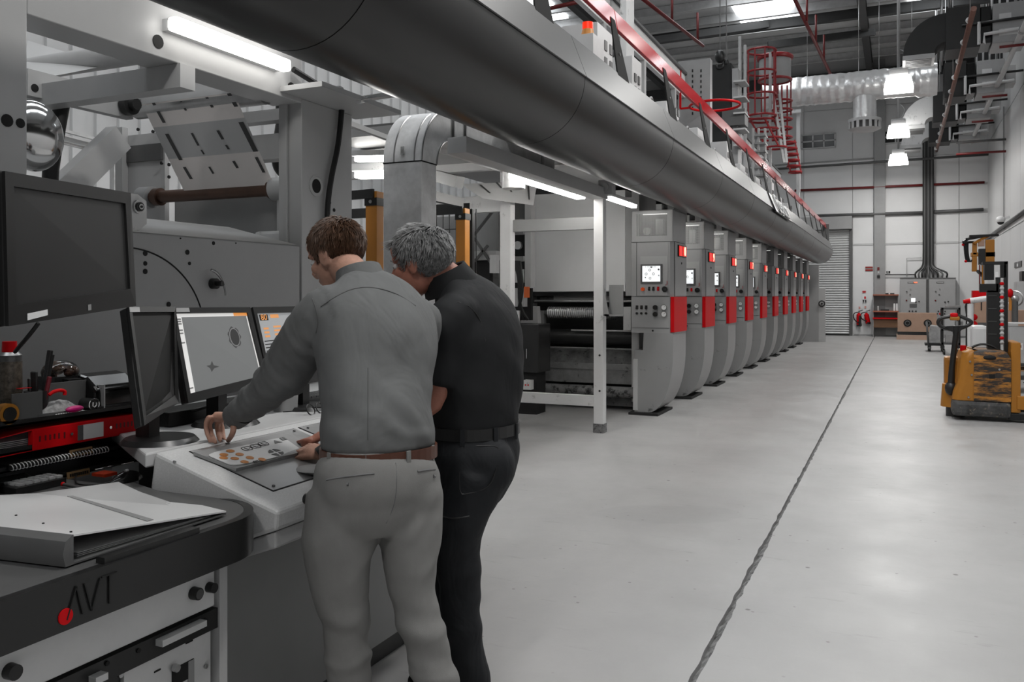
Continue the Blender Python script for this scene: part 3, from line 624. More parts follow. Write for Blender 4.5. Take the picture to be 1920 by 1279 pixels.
for k, x in enumerate((1384, 1394)):
    o = pbox('steel_column', x, 68 if k == 0 else 84, x + 5, 335, 17.4 + k * 1.2, 0.1, M_lgrey); tag(o, ('slim grey steel column at the near side of the red ladder', 'slim grey steel column just behind the ladder cage')[k], 'column')
# lower machine clutter behind the ladder foot
t = thing('deck_rack', 'grey equipment rack below the red ladder', 'rack', tuple(P(1415, 300, zc=19)))
for x in (1410, 1420, 1432): pbox('upright', x, 240, x + 4, 352, 19.0, 0.08, M_lgrey, t)
for k in range(6): pbox('shelf', 1410, 252 + k * 15, 1436, 255 + k * 15, 18.95, 0.4, M_grey, t)
# hoist hooks
for k, (x, y) in enumerate(((1350, 106), (1362, 118))):
    t = thing('chain_hoist', ('larger black chain hoist above the dark tower', 'smaller black hoist hook above the dark tower')[k], 'hoist', tuple(P(x, y, zc=17)))
    c = P(x, y, zc=17); r = 0.11 if k == 0 else 0.06
    MB().sphere(c, (r, r, r * 1.2), 10, 8).build('hoist_body', M_black, t); MB().cyl(c + Z3 * r, Vector((c.x, c.y, ZC)), 0.012, n=6).build('chain', M_grey, t)
    MB().tube(arc(c - Z3 * (r * 1.6), X3, Z3, r * 0.6, 1.2, -3.6, 10), r * 0.16, 6).build('hook', M_black, t)
# wide red hoop on the deck
c = P(1340, 198, zc=14.5)
t = tag(MB().ring(c, (0, 0, 1), 0.42, 0.022, 32, 8).build('red_hoop', M_red), 'bright red horizontal hoop rail behind the guard rail', 'hoop')
MB().bar(c + X3 * -0.42, Vector((bx0, c.y, c.z)) , 0.03).build('hoop_arm', M_red, t)
MB().bar(Vector((bx0, c.y, bz)), Vector((bx0, c.y, c.z)) , 0.03).build('hoop_stem', M_red, t)
# ---------------------------------------------------------------- red caged ladder
M_cage = mat('cage_red', (0.22, 0.006, 0.009), 0.4, var=0.08)
zc0 = 21.0
t = thing('caged_ladder', 'red caged access ladder with round hoops and drum guard', 'ladder', tuple(P(1440, 260, zc=zc0)))
def hoop(px, py, w, zc, back=True):
    c = P(px, py, zc=zc); R = w / 2 * zc / FPX
    m = MB(); m.ring(c, (0, 0, 1), R, 0.028, 18, 6); m.build('cage_hoop', M_cage, t); return c, R
hs = [hoop(1428, py, 52, zc0) for py in (96, 136, 178, 218)]
for a in (-2.6, -1.9, -1.2, -0.4, 0.4):
    c0, R = hs[0]; c1, _ = hs[-1]
    MB().bar(c0 + Vector((math.cos(a) * R, math.sin(a) * R, 0)), c1 + Vector((math.cos(a) * R, math.sin(a) * R, 0)), 0.035).build('cage_upright', M_cage, t)
low = [hoop(1428 + k * 9, 226 + k * 17, 44 - k * 2, zc0 + 0.1) for k in range(4)]
for a in (-2.6, -1.2, 0.2):
    MB().bar(low[0][0] + Vector((math.cos(a) * low[0][1], math.sin(a) * low[0][1], 0)), low[-1][0] + Vector((math.cos(a) * low[-1][1], math.sin(a) * low[-1][1], 0)), 0.035).build('cage_upright', M_cage, t)
for k in range(6): hoop(1478 + k * 2.6, 268 + k * 11, 26 - k * 0.8, zc0 + 0.4)
for dx in (-12, 12):
    MB().bar(P(1478 + dx, 262, zc=zc0 + 0.4), P(1493 + dx * 0.8, 326, zc=zc0 + 0.4), 0.03).build('cage_upright', M_cage, t)
for k in range(5): hoop(1466, 190 + k * 17, 36, zc0 + 0.6)
for x in (1456, 1466, 1476): MB().bar(P(x, 160, zc=zc0 + 0.5), P(x, 262, zc=zc0 + 0.5), 0.035).build('cage_upright', M_cage, t)
for dx in (0, 12): MB().bar(P(1449 + dx, 176, zc=zc0), P(1470 + dx * 0.4, 305, zc=zc0), 0.06).build('ladder_stile', M_lgrey, t)
for k in range(9): MB().bar(P(1451 + k * 2.2, 186 + k * 13, zc=zc0), P(1462 + k * 1.9, 186 + k * 13, zc=zc0), 0.035).build('rung', M_lgrey, t)
c = P(1453, 130, zc=zc0 + 0.8); R = 29 * (zc0 + 0.8) / FPX
dh = 21 * (zc0 + 0.8) / FPX
d = MB().cyl(c - Z3 * dh, c + Z3 * dh, R, n=28).build('drum_guard', M_grey, t)
MB().ring(c + Z3 * dh, (0, 0, 1), R, 0.06, 28, 8).build('drum_top_band', M_cage, d); MB().ring(c - Z3 * dh, (0, 0, 1), R, 0.035, 28, 8).build('drum_bottom_band', M_cage, d)
for k in range(3): 
    a = 0.3 + k * 1.2; MB().bar(c + Vector((math.cos(a) * R, math.sin(a) * R, -dh)), c + Vector((math.cos(a) * R, math.sin(a) * R, -dh - 0.9)), 0.03).build('cage_upright', M_cage, t)
fy = P(1466, 300, zc=zc0).y
MB().box((P(1440, 330, zc=zc0).x, fy, 3.05), (P(1445, 330, zc=zc0).x, fy + 0.1, P(1440, 95, zc=zc0).z)).build('support_post', M_lgrey, t)
# white portal behind the ladder
t = thing('white_portal', 'white goalpost frame behind the red ladder', 'frame', tuple(P(1496, 380, zc=26)))
pbox('portal_leg', 1493, 208, 1500, 360, 26.0, 0.12, M_white, t); pbox('portal_head', 1440, 207, 1503, 213, 26.0, 0.12, M_white, t)
a = P(1496, 360, zc=26); MB().box((a.x - 0.05, a.y, 3.0), (a.x + 0.05, a.y + 0.12, a.z)).build('portal_foot', M_white, t)
# red sprinkler pipes under the roof
def pipe(name, pts, r, m, label, cat='pipe', n=8):
    return tag(MB().tube(pts, r, n).build(name, m), label, cat)
p1 = pipe('sprinkler_pipe', [P(1195, -10, zc=17), P(1318, 86, zc=21)], 0.04, M_redp, 'red sprinkler pipe slanting above the upper deck')
p2 = pipe('sprinkler_pipe', [P(1486, -10, zc=20), P(1562, 150, zc=27)], 0.05, M_redp, 'red sprinkler pipe slanting down by the big roof light')
for p, pts in ((p1, ((1260, 40, 19), (1308, 78, 20.7))), (p2, ((1513, 40, 21.6), (1530, 76, 23.3), (1545, 110, 25)))):
    for x, y, z in pts:
        q = P(x, y, zc=z); MB().cyl(q, q + Z3 * 0.7, 0.03, n=6).build('riser', M_redp, p)
pipe('roof_pipe', [P(1020, 18, zc=20), P(1110, -2, zc=20)], 0.05, M_redp, 'dark red pipe at the roof beyond the duct')
# ================================================================ left: inspection / rewind machine, web, galvanised duct
FX = -3.30
M_frm = mat('frame_grey_white', 0.42, 0.40, var=0.04, scale=2)
M_body = mat('machine_body_grey', 0.33, 0.38, var=0.04, scale=2)
fr = thing('rewinder_frame', 'grey-white portal frame of the rewinder at the left', 'machine frame', (FX, 3.3, 0))
MB().box((FX - 0.30, 1.55, 0), (FX, 2.405, 3.6)).build('near_post', M_frm, fr, 0.006)
for x, y, r in ((13, 226, 0.026), (38, 231, 0.02)):
    c = P(x, y, X=FX); MB().cyl(c + X3 * 0.003, c - X3 * 0.01, r, n=14).build('post_hole', M_hole, fr)
bm_ = MB().box((FX - 0.22, 2.405, 2.672), (FX, 4.2, 2.98)).build('top_beam', M_frm, fr, 0.005)
for x, y in ((296, 78), (546, 165)):
    c = P(x, y, X=FX); MB().cyl(c + X3 * 0.004, c - X3 * 0.01, 0.033, n=16).build('beam_hole', M_hole, fr)
MB().box((FX - 0.10, 4.2, 0), (FX, 4.724, 2.70)).build('far_post', M_frm, fr, 0.006)
MB().box((FX - 0.16, 4.18, 0), (FX - 0.10, 4.26, 2.70)).build('post_flange', M_frm, fr, 0.004)
c = P(592, 349, X=FX); MB().ring(c, (1, 0, 0), 0.055, 0.012, 20, 6).build('sight_port', M_frm, fr); MB().cyl(c + X3 * 0.006, c - X3 * 0.02, 0.05, n=20).build('port_hole', M_hole, fr)
for x, y, r in ((618, 380, 0.012), (626, 394, 0.012), (612, 436, 0.015)):
    c = P(x, y, X=FX); MB().cyl(c + X3 * 0.004, c - X3 * 0.01, r, n=10).build('bolt_hole', M_hole, fr)
MB().box((FX - 0.06, 4.0, 2.70), (FX + 0.30, 4.85, 2.73)).build('top_plate', M_frm, fr)
m = MB(); m.tube(bez(P(672, 188, X=FX + 0.28), P(700, 183, X=FX + 0.28), P(725, 180, X=FX + 0.28), P(738, 178, X=FX + 0.28)), 0.022, 8); m.build('chrome_tip', M_chrome, fr)
# cross members running back into the machine
def crossbeam(x0, y0, x1, y1, Y, h, dep, m, nm='cross_beam'):
    a, b = P(x0, y0, Y=Y), P(x1, y1, Y=Y); MB().box((a.x, Y, b.z - h), (b.x, Y + dep, b.z)).build(nm, m, fr)
crossbeam(30, 104, 338, 118, 3.22, 0.12, 0.10, M_frm)
crossbeam(440, 205, 568, 198, 4.52, 0.075, 0.1, M_grey)
crossbeam(470, 250, 568, 245, 4.56, 0.17, 0.12, M_grey)
a = P(52, 158, X=-4.3); MB().box((-4.36, P(52, 150, X=-4.3).y, P(52, 178, X=-4.3).z), (-4.3, P(250, 200, X=-4.3).y, P(52, 128, X=-4.3).z)).build('rear_beam', M_frm, fr)
c = P(65, 165, X=-4.3); MB().cyl(c + X3 * 0.004, c - X3 * 0.01, 0.022, n=12).build('beam_hole', M_hole, fr)
c = P(237, 198, X=-4.29); m = MB(); m.cyl(c, c + X3 * 0.05, 0.06, n=18); m.cyl(c + X3 * 0.05, c + X3 * 0.09, 0.035, n=14); m.build('roller_bearing', M_innd, fr)
# tube batten on the top beam
a, b = P(330, 46, X=FX + 0.07), P(530, 118, X=FX + 0.07)
t = thing('fluorescent_batten', 'large lit tube light on the rewinder top beam under the duct', 'light', tuple((a + b) / 2), 'fluorescent battens on the press')
MB().box((FX, a.y - 0.02, a.z - 0.03), (FX + 0.05, b.y + 0.02, a.z + 0.03)).build('batten_body', M_white, t)
MB().box((FX + 0.04, a.y - 0.03, a.z - 0.036), (FX + 0.105, b.y + 0.04, a.z + 0.034), 0.02).build('diffuser', M_tubeb, t)
# hose down the far post and cables
tag(MB().tube(cat_rom([P(550, 130, X=FX + 0.03), P(590, 155, X=FX + 0.06), P(615, 170, X=FX + 0.09), P(640, 168, X=FX + 0.05), P(641, 200, X=FX + 0.03), P(634, 270, X=FX + 0.03), P(622, 330, X=FX + 0.03), P(615, 380, X=FX + 0.03), P(613, 440, X=FX + 0.03)], 6), 0.018, 8).build('black_hose', M_cable), 'black hose hanging down the rewinder far post', 'hose')
# rear cable bundle and steel bowl
tag(MB().tube(cat_rom([P(118, 185, X=-4.4), P(108, 240, X=-4.4), P(98, 300, X=-4.4), P(94, 345, X=-4.4), P(92, 500, X=-4.4)], 5), 0.045, 10).build('cable_bundle', M_cable), 'thick black cable bundle behind the large monitor', 'cable')
for k in range(3): pass
c = P(62, 255, X=-4.0)
tag(MB().sphere(c, (0.10, 0.16, 0.18), 24, 14).build('steel_bowl', M_chrome), 'polished steel dome beside the near post', 'dome')
MB().cyl(c, Vector((c.x, 2.0, c.z)), 0.05, n=12).build('dome_shaft', M_steel, bpy.data.objects['steel_bowl'])
t = thing('cable_tray', 'perforated steel cable tray behind the cable bundle', 'cable tray', tuple(P(150, 275, X=-5.6)))
a, b = P(95, 262, X=-5.6), P(215, 292, X=-5.6)
for dz in (0.0, 0.09): MB().bar(a + Z3 * dz, b + Z3 * dz, 0.03, 0.02).build('tray_rail', M_galv, t)
MB().bar(a + Z3 * 0.04, b + Z3 * 0.04, 0.14, 0.012).build('tray_bed', M_galv, t)
for k in range(9):
    q = a.lerp(b, (k + 0.5) / 9) + Z3 * 0.047; MB().bar(q, q + (b - a).normalized() * 0.05, 0.03, 0.01).build('tray_slot', M_hole, t)
MB().bar(Vector((b.x, b.y, b.z)), Vector((b.x, b.y, 0)), 0.05).build('tray_post', M_galv, t)
tag(MB().bar(P(118, 360, X=-4.9) + (P(118, 360, X=-4.9) - P(222, 258, X=-4.9)) * 4.2, P(222, 258, X=-4.9), 0.10, 0.18).build('diagonal_brace', M_frm), 'pale diagonal brace behind the large monitor', 'brace')
# rear side plate and dark slot
sp = thing('rear_side_plate', 'pale machine side plate with dark opening left of the film web', 'panel', tuple(P(250, 420, Y=4.42)))
a, b = P(216, 430, Y=4.42), P(309, 247, Y=4.42)
MB().box((a.x, 4.42, 0.0), (b.x, 4.46, b.z)).build('plate', M_frm, sp)
a, b = P(229, 306, Y=4.41), P(304, 268, Y=4.41); MB().box((a.x, 4.405, a.z), (b.x, 4.42, b.z)).build('opening', M_dgrey, sp)
MB().box((P(216, 300, Y=4.37).x, 4.37, P(216, 425, Y=4.37).z), (P(229, 300, Y=4.37).x, 4.42, P(229, 238, Y=4.37).z)).build('edge_flange', M_lgrey, sp)
for x, y in ((260, 243), (288, 247), (305, 262), (304, 306), (318, 309), (318, 332)):
    c = P(x, y, Y=4.40); MB().cyl(c, c - Y3 * 0.01, 0.012, n=8).build('bolt', M_black, sp)
# film web over rollers
WYU, WYL = 4.08, 4.32
a, b = P(258, 196, Y=WYU), P(498, 181, Y=WYU); rr = 0.072
rz = (a.z + b.z) / 2
gr = tag(MB().cyl((a.x, WYU, rz), (b.x, WYU, rz), rr, n=24).build('web_roller', M_steel), 'steel guide roller carrying the printed film web', 'roller')
MB().cyl((a.x - 0.10, WYU, rz), (a.x, WYU, rz), 0.03, n=10).build('roller_shaft', M_innd, gr); MB().cyl((b.x, WYU, rz), (FX - 0.1, WYU, rz), 0.025, n=10).build('roller_shaft', M_innd, gr)
M_film = mat('printed_film', 0.58, 0.28, var=0.03, alpha=0.93)
M_filmp = mat('film_pink', (0.80, 0.755, 0.73), 0.28, var=0.02)
M_filmg = mat('film_grey_band', 0.50, 0.28, var=0.02)
M_mark = mat('film_print_dark', 0.045, 0.4, var=0.0)
wl_, wr_ = P(283, 215, Y=WYU).x, P(455, 200, Y=WYU).x
sh = tag(MB().cyl((P(286, 370, Y=WYL).x, WYL, P(286, 370, Y=WYL).z), (FX - 0.02, WYL, P(286, 370, Y=WYL).z), 0.042, n=18).build('brown_shaft', mat('rusty_shaft', (0.085, 0.045, 0.03), 0.4, metal=0.3, var=0.2)), 'rust-brown steel shaft under the film web', 'shaft')
sz = P(286, 370, Y=WYL).z
lx, rx = P(352, 355, Y=WYL).x, P(520, 345, Y=WYL).x
for q, nm, mm, r, l in ((P(286, 370, Y=WYL).x, 'collar', M_lgrey, 0.075, -0.10), (P(292, 370, Y=WYL).x, 'flange', mat('rusty_shaft', 0.1), 0.06, 0.05), (P(512, 355, Y=WYL).x, 'flange', mat('rusty_shaft', 0.1), 0.06, -0.02), (P(514, 355, Y=WYL).x, 'collar', M_lgrey, 0.075, 0.10)):
    MB().cyl((q, WYL, sz), (q + l, WYL, sz), r, n=20).build(nm, mm, sh)
q = P(535, 355, Y=WYL).x
MB().box((q - 0.05, WYL - 0.02, sz - 0.30), (q + 0.01, WYL + 0.02, sz)).build('bearing_arm', M_lgrey, sh)
MB().box((q - 0.18, WYL - 0.08, sz - 0.38), (q + 0.10, WYL + 0.06, sz - 0.27), 0.02).build('bearing_foot', M_white, sh)
web = thing('film_web', 'translucent printed film web running over the roller', 'film', ((wl_ + wr_) / 2, WYU, rz))
top0 = P(275, 125, Y=3.6); top1 = P(470, 118, Y=3.6)
TL, TR = Vector((wl_, 3.62, rz + 0.36)), Vector((wr_, 3.62, rz + 0.36))
RL, RR = Vector((wl_, WYU - rr - 0.003, rz)), Vector((wr_, WYU - rr - 0.003, rz))
BL, BR = Vector((lx, WYL - 0.03, sz + 0.02)), Vector((rx, WYL - 0.03, sz + 0.02))
def sheet(q, m, nm, off=0.0, parent=web):
    a, b, c, d = q; n = (b - a).cross(d - a).normalized(); n = n if n.y < 0 else -n
    mb = MB(); N = 10
    rows = [[a.lerp(b, i / N).lerp(d.lerp(c, i / N), j / N) + n * (off) for i in range(N + 1)] for j in range(N + 1)]
    mb.loft(rows, cap=False, closed=False); return mb.build(nm, m, parent, smooth=True)
def onweb(A, B, C, D, u, v): return A.lerp(B, u).lerp(D.lerp(C, u), v)
arcp = [[Vector((x, WYU + rr * 1.03 * math.cos(t), rz + rr * 1.03 * math.sin(t))) for x in (wl_, wr_)] for t in [math.pi * (0.30 + 0.70 * i / 10) for i in range(11)]]
up = arcp[0]
mb = MB(); mb.loft([[Vector((wl_, 3.98, rz + 0.42)), Vector((wr_, 3.98, rz + 0.42))], [Vector((wl_, WYU - rr * 1.06, rz)), Vector((wr_, WYU - rr * 1.06, rz))]], cap=False, closed=False); mb.build('upper_sheet', M_film, web, smooth=True)
bands = [(0.0, 0.26, M_filmp), (0.26, 0.62, M_filmg), (0.62, 1.0, M_filmp)]
for v0, v1, mm in bands: sheet([onweb(RL, RR, BR, BL, u, v) for u, v in ((0, v0), (1, v0), (1, v1), (0, v1))], mm, 'printed_band')
random.seed(3)
for u, v0, v1, w_ in ((0.12, 0.0, 0.22, 0.035), (0.42, 0.02, 0.12, 0.025), (0.70, 0.01, 0.12, 0.03), (0.93, 0.0, 0.14, 0.04), (0.10, 0.34, 0.64, 0.04), (0.38, 0.36, 0.5, 0.025), (0.66, 0.36, 0.46, 0.03), (0.92, 0.30, 0.62, 0.05), (0.12, 0.72, 0.86, 0.035), (0.40, 0.74, 0.82, 0.022), (0.68, 0.70, 0.78, 0.028), (0.40, 0.55, 0.60, 0.02), (0.68, 0.52, 0.57, 0.025), (0.93, 0.68, 0.85, 0.03)):
    sheet([onweb(RL, RR, BR, BL, uu, v) for uu, v in ((u, v0), (u + w_, v0), (u + w_ * 1.4, v1), (u + w_ * 0.4, v1))], M_mark, 'print_mark', 0.003)
for u, v0, v1 in ((0.14, 0.1, 0.6), (0.42, 0.2, 0.3), (0.42, 0.5, 0.62), (0.70, 0.45, 0.6)):
    A, B, C, D = Vector((wl_, 3.98, rz + 0.42)), Vector((wr_, 3.98, rz + 0.42)), Vector((wr_, WYU - rr * 1.06, rz)), Vector((wl_, WYU - rr * 1.06, rz))
    sheet([onweb(A, B, C, D, uu, v) for uu, v in ((u, v0), (u + 0.03, v0), (u + 0.03, v1), (u, v1))], M_mark, 'print_mark', 0.003)
# upper rear rollers and sheet at the top left
a, b = P(60, 98, Y=3.9), P(245, 100, Y=3.9)
o = tag(MB().cyl((a.x, 3.9, b.z), (b.x + 0.05, 3.9, b.z), 0.075, n=24).build('pale_roller', M_lgrey), 'pale roller at the top left behind the beam', 'roller')
MB().cyl((b.x + 0.05, 3.9, b.z), (b.x + 0.16, 3.9, b.z), 0.04, n=14).build('roller_end', M_steel, o)
MB().cyl((b.x + 0.16, 3.9, b.z), (FX - 0.1, 3.9, b.z), 0.02, n=10).build('roller_shaft', M_innd, o)
sheet([P(52, 76, Y=4.3), P(205, 122, Y=4.0), P(115, 140, Y=3.5), P(40, 150, Y=3.5)], M_filmg, 'film_sheet', 0, None)
tag(bpy.data.objects['film_sheet'], 'pale film sheet sloping at the top left behind the beam', 'film')
# machine body with curved door
bd = thing('inspection_machine', 'grey machine body with a curved door seam behind the monitors', 'machine', (-3.5, 3.0, 0))
BX = -3.25
MB().box((BX - 0.55, 1.6, 0.0), (BX, 4.12, 1.80)).build('body', M_body, bd, 0.008)
m = MB(); m.prism([(BX, 1.6, 1.80), (BX - 0.55, 1.6, 1.80), (BX - 0.55, 1.6, 1.93)], (0, 2.52, 0)); m.build('sloped_top', M_frm, bd)
ctr = P(238, 640, X=BX); R = (P(238, 464, X=BX).z - ctr.z)
pts = [Vector((BX + 0.001, ctr.y + R * 1.12 * math.cos(a), ctr.z + R * math.sin(a))) for a in [math.pi * (0.62 - 0.60 * i / 30) for i in range(31)]]
MB().tube(pts, 0.004, 6).build('door_seam', M_hole, bd)
for x, y, r in ((272, 475, 0.013), (272, 494, 0.011), (272, 509, 0.013), (351, 473, 0.013), (355, 494, 0.009), (400, 456, 0.010), (316, 571, 0.013), (338, 447, 0.004), (442, 456, 0.004), (245, 449, 0.009)):
    c = P(x, y, X=BX); MB().cyl(c + X3 * 0.003, c - X3 * 0.01, r, n=12).build('bolt_hole', M_hole, bd)
c = P(398, 532, X=BX); m = MB(); m.cyl(c, c + X3 * 0.03, 0.028, n=16); m.cyl(c + X3 * 0.03, c + X3 * 0.07, 0.014, n=12); m.build('lock_knob', M_black, bd)
m = MB(); m.tube(bez(c + Vector((0.05, -0.06, 0.07)), c + Vector((0.06, -0.01, 0.06)), c + Vector((0.07, 0.02, 0.0)), c + Vector((0.06, 0.035, -0.06)), 8), 0.007, 6); m.build('lock_lever', M_steel, bd)
# bearing cheek at the left of the shaft
ck = thing('bearing_cheek', 'white bearing cheek plate with round bearing above the machine body', 'bearing', tuple(P(262, 420, X=-3.28)))
pts = [P(x, y, X=-3.30) for x, y in ((238, 362), (258, 364), (275, 378), (275, 420), (250, 440), (236, 440))]
MB().prism(pts, (-0.10, 0, 0)).build('cheek_plate', M_white, ck)
c = P(258, 388, X=-3.30)
for r, l, mm in ((0.032, 0.012, M_steel), (0.022, 0.02, M_innd), (0.013, 0.026, M_steel), (0.006, 0.03, M_black)): MB().cyl(c, c + X3 * l, r, n=20).build('bearing_ring', mm, ck)
# dark recess plate behind the shaft
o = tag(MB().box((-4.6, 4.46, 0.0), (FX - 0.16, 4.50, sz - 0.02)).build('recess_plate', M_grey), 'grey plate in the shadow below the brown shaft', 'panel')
# black bend hose right of the web
tag(MB().tube(cat_rom([Vector((-4.1, P(530, 150, X=-4.1).y, ZC - 0.02)), P(530, 150, X=-4.1), P(528, 240, X=-4.1), P(522, 300, X=-4.1), P(535, 325, X=-4.1), P(560, 334, X=-4.05), P(590, 336, X=-4.0)], 5), 0.05, 10).build('bend_hose', M_cable), 'thick black hose bending behind the film web', 'hose')
# ---------------------------------------------------------------- galvanised cable duct with elbow
GX0, GX1 = -3.42, -3.10
t = thing('galvanised_duct', 'square galvanised steel duct rising and bending over with a rounded elbow', 'duct', (-3.28, 5.35, 0))
gy = P(790, 290, X=GX1).y; gyb = P(811, 300, X=GX1).y; gt = P(815, 200, X=GX1).z
gye = P(1040, 300, X=GX1).y
gw = 0.22
GY0 = gy
MB().box((GX0, GY0, 0.0), (GX1, GY0 + gw, gt - 0.42)).build('vertical_run', M_galv, t, 0.006)
ri, ro = 0.20, 0.20 + gw; cy, cz_ = GY0 + ro, gt - ro
rings = []
for i in range(13):
    a = math.pi - math.pi / 2 * i / 12; cdir = Vector((0, math.cos(a), math.sin(a)))
    rings.append([Vector((x, cy, cz_)) + cdir * r for x, r in ((GX0, ri), (GX1, ri), (GX1, ro), (GX0, ro))])
el = MB().loft(rings); e = el.build('elbow', M_galv, t)
MB().box((GX0, cy, gt - gw), (GX1, gye, gt)).build('horizontal_run', M_galv, t, 0.004)
for y in (cy + 0.02, cy + 0.22, gye - 0.35): MB().box((GX1 - 0.001, y, gt - gw - 0.004), (GX1 + 0.008, y + 0.045, gt + 0.004)).build('clip', M_steel, t)
MB().box((GX0 - 0.002, GY0 - 0.002, gt - 0.43), (GX1 + 0.002, GY0 + gw + 0.002, gt - 0.42)).build('joint', M_hole, t)
for z in (gt - 0.004, gt - gw + 0.004): MB().bar((GX1 + 0.004, cy, z), (GX1 + 0.004, gye, z), 0.012, 0.012).build('edge_bead', M_steel, t)
for r, nm in ((ri, 'edge_bead'), (ro, 'edge_bead')): MB().tube([Vector((GX1 + 0.003, cy, cz_)) + Vector((0, math.cos(a), math.sin(a))) * r for a in [math.pi - math.pi / 2 * i / 12 for i in range(13)]], 0.007, 6).build(nm, M_steel, t)
for x in (GX0 + 0.09, GX0 + 0.26): MB().tube([Vector((x, cy, cz_)) + Vector((0, math.cos(a), math.sin(a))) * (ro + 0.002) for a in [math.pi - 1.1 * i / 8 for i in range(9)]], 0.006, 6).build('pressed_rib', M_steel, t)
c = P(756, 283, Y=GY0); MB().box((c.x - 0.015, GY0 - 0.012, c.z - 0.03), (c.x + 0.015, GY0, c.z + 0.03)).build('latch', M_chrome, t)
# round branch under the horizontal run
MB().cyl((-3.3, gye - 0.55, gt - gw), (-3.3, gye - 0.55, gt - gw - 0.16), 0.11, n=20).build('branch', M_galv, t)
# orange light-curtain posts with black bands
def orange_post(px, py, X, w, label):
    a = P(px, py, X=X)
    t = thing('orange_guard_post', label, 'post', (X - w / 2, a.y + w / 2, 0), 'orange guard posts')
    MB().box((X - w, a.y, 0), (X, a.y + w, a.z), 0.006).build('post_body', M_orange, t)
    MB().box((X - w - 0.006, a.y - 0.006, a.z - 0.11), (X + 0.006, a.y + w + 0.006, a.z - 0.05)).build('clamp_band', M_black, t)
    MB().cyl((X - w / 2, a.y - 0.004, a.z - 0.08), (X - w / 2, a.y - 0.012, a.z - 0.08), 0.014, n=8).build('band_screw', M_steel, t)
    MB().bar((X - w - 0.36, a.y + w / 2, a.z - 0.02), (X - 0.02, a.y - 0.01, a.z - 0.02), 0.02, 0.07).build('mount_arm', M_black, t)
    return t
orange_post(706, 358, -3.62, 0.10, 'orange guard post between the two men, left of the galvanised duct')
orange_post(872, 390, -3.75, 0.10, "orange guard post right of the galvanised duct, behind the grey-haired man's head")
# fence and machinery seen between duct and white posts
t = thing('mesh_fence', 'black wire mesh safety fence behind the orange posts', 'fence', (-4.6, 7.6, 0))
fy = 7.6; a, b = P(812, 395, Y=fy), P(864, 540, Y=fy)
MB().box((a.x - 1.4, fy, a.z - 0.04), (b.x + 0.1, fy + 0.05, a.z + 0.06)).build('top_rail', M_black, t)
for k in range(14):
    x = a.x - 0.5 + k * 0.075; MB().box((x, fy + 0.02, 0.3), (x + 0.008, fy + 0.028, a.z)).build('wire', M_black, t)
for k in range(5): MB().box((a.x - 0.5, fy + 0.015, a.z - 0.2 - k * 0.35), (b.x + 0.05, fy + 0.022, a.z - 0.192 - k * 0.35)).build('cross_wire', M_black, t)
MB().box((b.x + 0.08, fy, 0), (b.x + 0.13, fy + 0.05, a.z)).build('fence_post', M_black, t)
t = thing('guard_barrier', 'black guard arm left of the white frame', 'barrier', tuple(P(850, 375, X=-4.0)))
MB().bar(P(800, 365, X=-3.95), P(865, 380, X=-3.95), 0.05, 0.09).build('arm_bar', M_black, t)
MB().bar(P(862, 380, X=-3.95), Vector((*P(862, 380, X=-3.95).xy, 0)), 0.04).build('arm_post', M_black, t)
# lit ceiling battens and cross steel behind the post
batten(P(664, 296, Y=7.2), P(740, 294, Y=7.2), 0.11, 'bright tube light between the rewinder post and the galvanised duct')
bt = batten(P(664, 325, Y=7.6), P(740, 323, Y=7.6), 0.15, 'lower bright light panel between the rewinder post and the galvanised duct')
o = tag(MB().bar(P(655, 232, X=-3.9), P(735, 262, X=-3.9), 0.04, 0.04).build('slim_conduit', M_lgrey), 'slim pale conduit crossing behind the rewinder post', 'conduit')
t = thing('rear_gantry', 'grey gantry steelwork behind the galvanised duct', 'frame', (-5, 8, 0))
a, b = P(812, 305, Y=8.4), P(1010, 290, Y=8.4)
MB().box((a.x - 1.8, 8.4, a.z - 0.12), (b.x + 0.5, 8.5, a.z + 0.13)).build('cross_girder', M_lgrey, t)
MB().box((a.x - 1.8, 8.42, a.z + 0.45), (b.x + 0.6, 8.5, a.z + 0.50)).build('cross_bar', M_dgrey, t)
for x in (825, 832): q = P(x, 305, Y=8.38); MB().cyl((q.x, 8.38, q.z), (q.x, 8.38, q.z + 0.45), 0.012, n=6).build('hanger_rod', M_steel, t)
MB().box((a.x - 1.8, 8.4, 0), (a.x - 1.65, 8.5, a.z)).build('girder_leg', M_lgrey, t)
q = P(820, 330, Y=8.0); MB().bar(q, P(862, 342, Y=7.9), 0.12, 0.12).build('sensor_arm', M_grey, t)
# sloping printed sheet beyond
sheet([P(862, 345, Y=8.0), P(1008, 340, Y=9.6), P(1000, 385, Y=9.2), P(905, 372, Y=8.0)], M_filmg, 'far_web', 0, None); fw = bpy.data.objects['far_web']; tag(fw, 'grey film web with dark dashes sloping behind the white post', 'film')
A, B, C, D = P(862, 345, Y=8.0), P(1008, 340, Y=9.6), P(1000, 385, Y=9.2), P(905, 372, Y=8.0)
for u, v0, v1 in ((0.2, 0.1, 0.6), (0.42, 0.0, 0.3), (0.55, 0.1, 0.5), (0.85, 0.2, 0.8)): sheet([onweb(A, B, C, D, uu, v) for uu, v in ((u, v0), (u + 0.03, v0), (u + 0.06, v1), (u + 0.03, v1))], M_mark, 'print_mark', 0.004, fw)
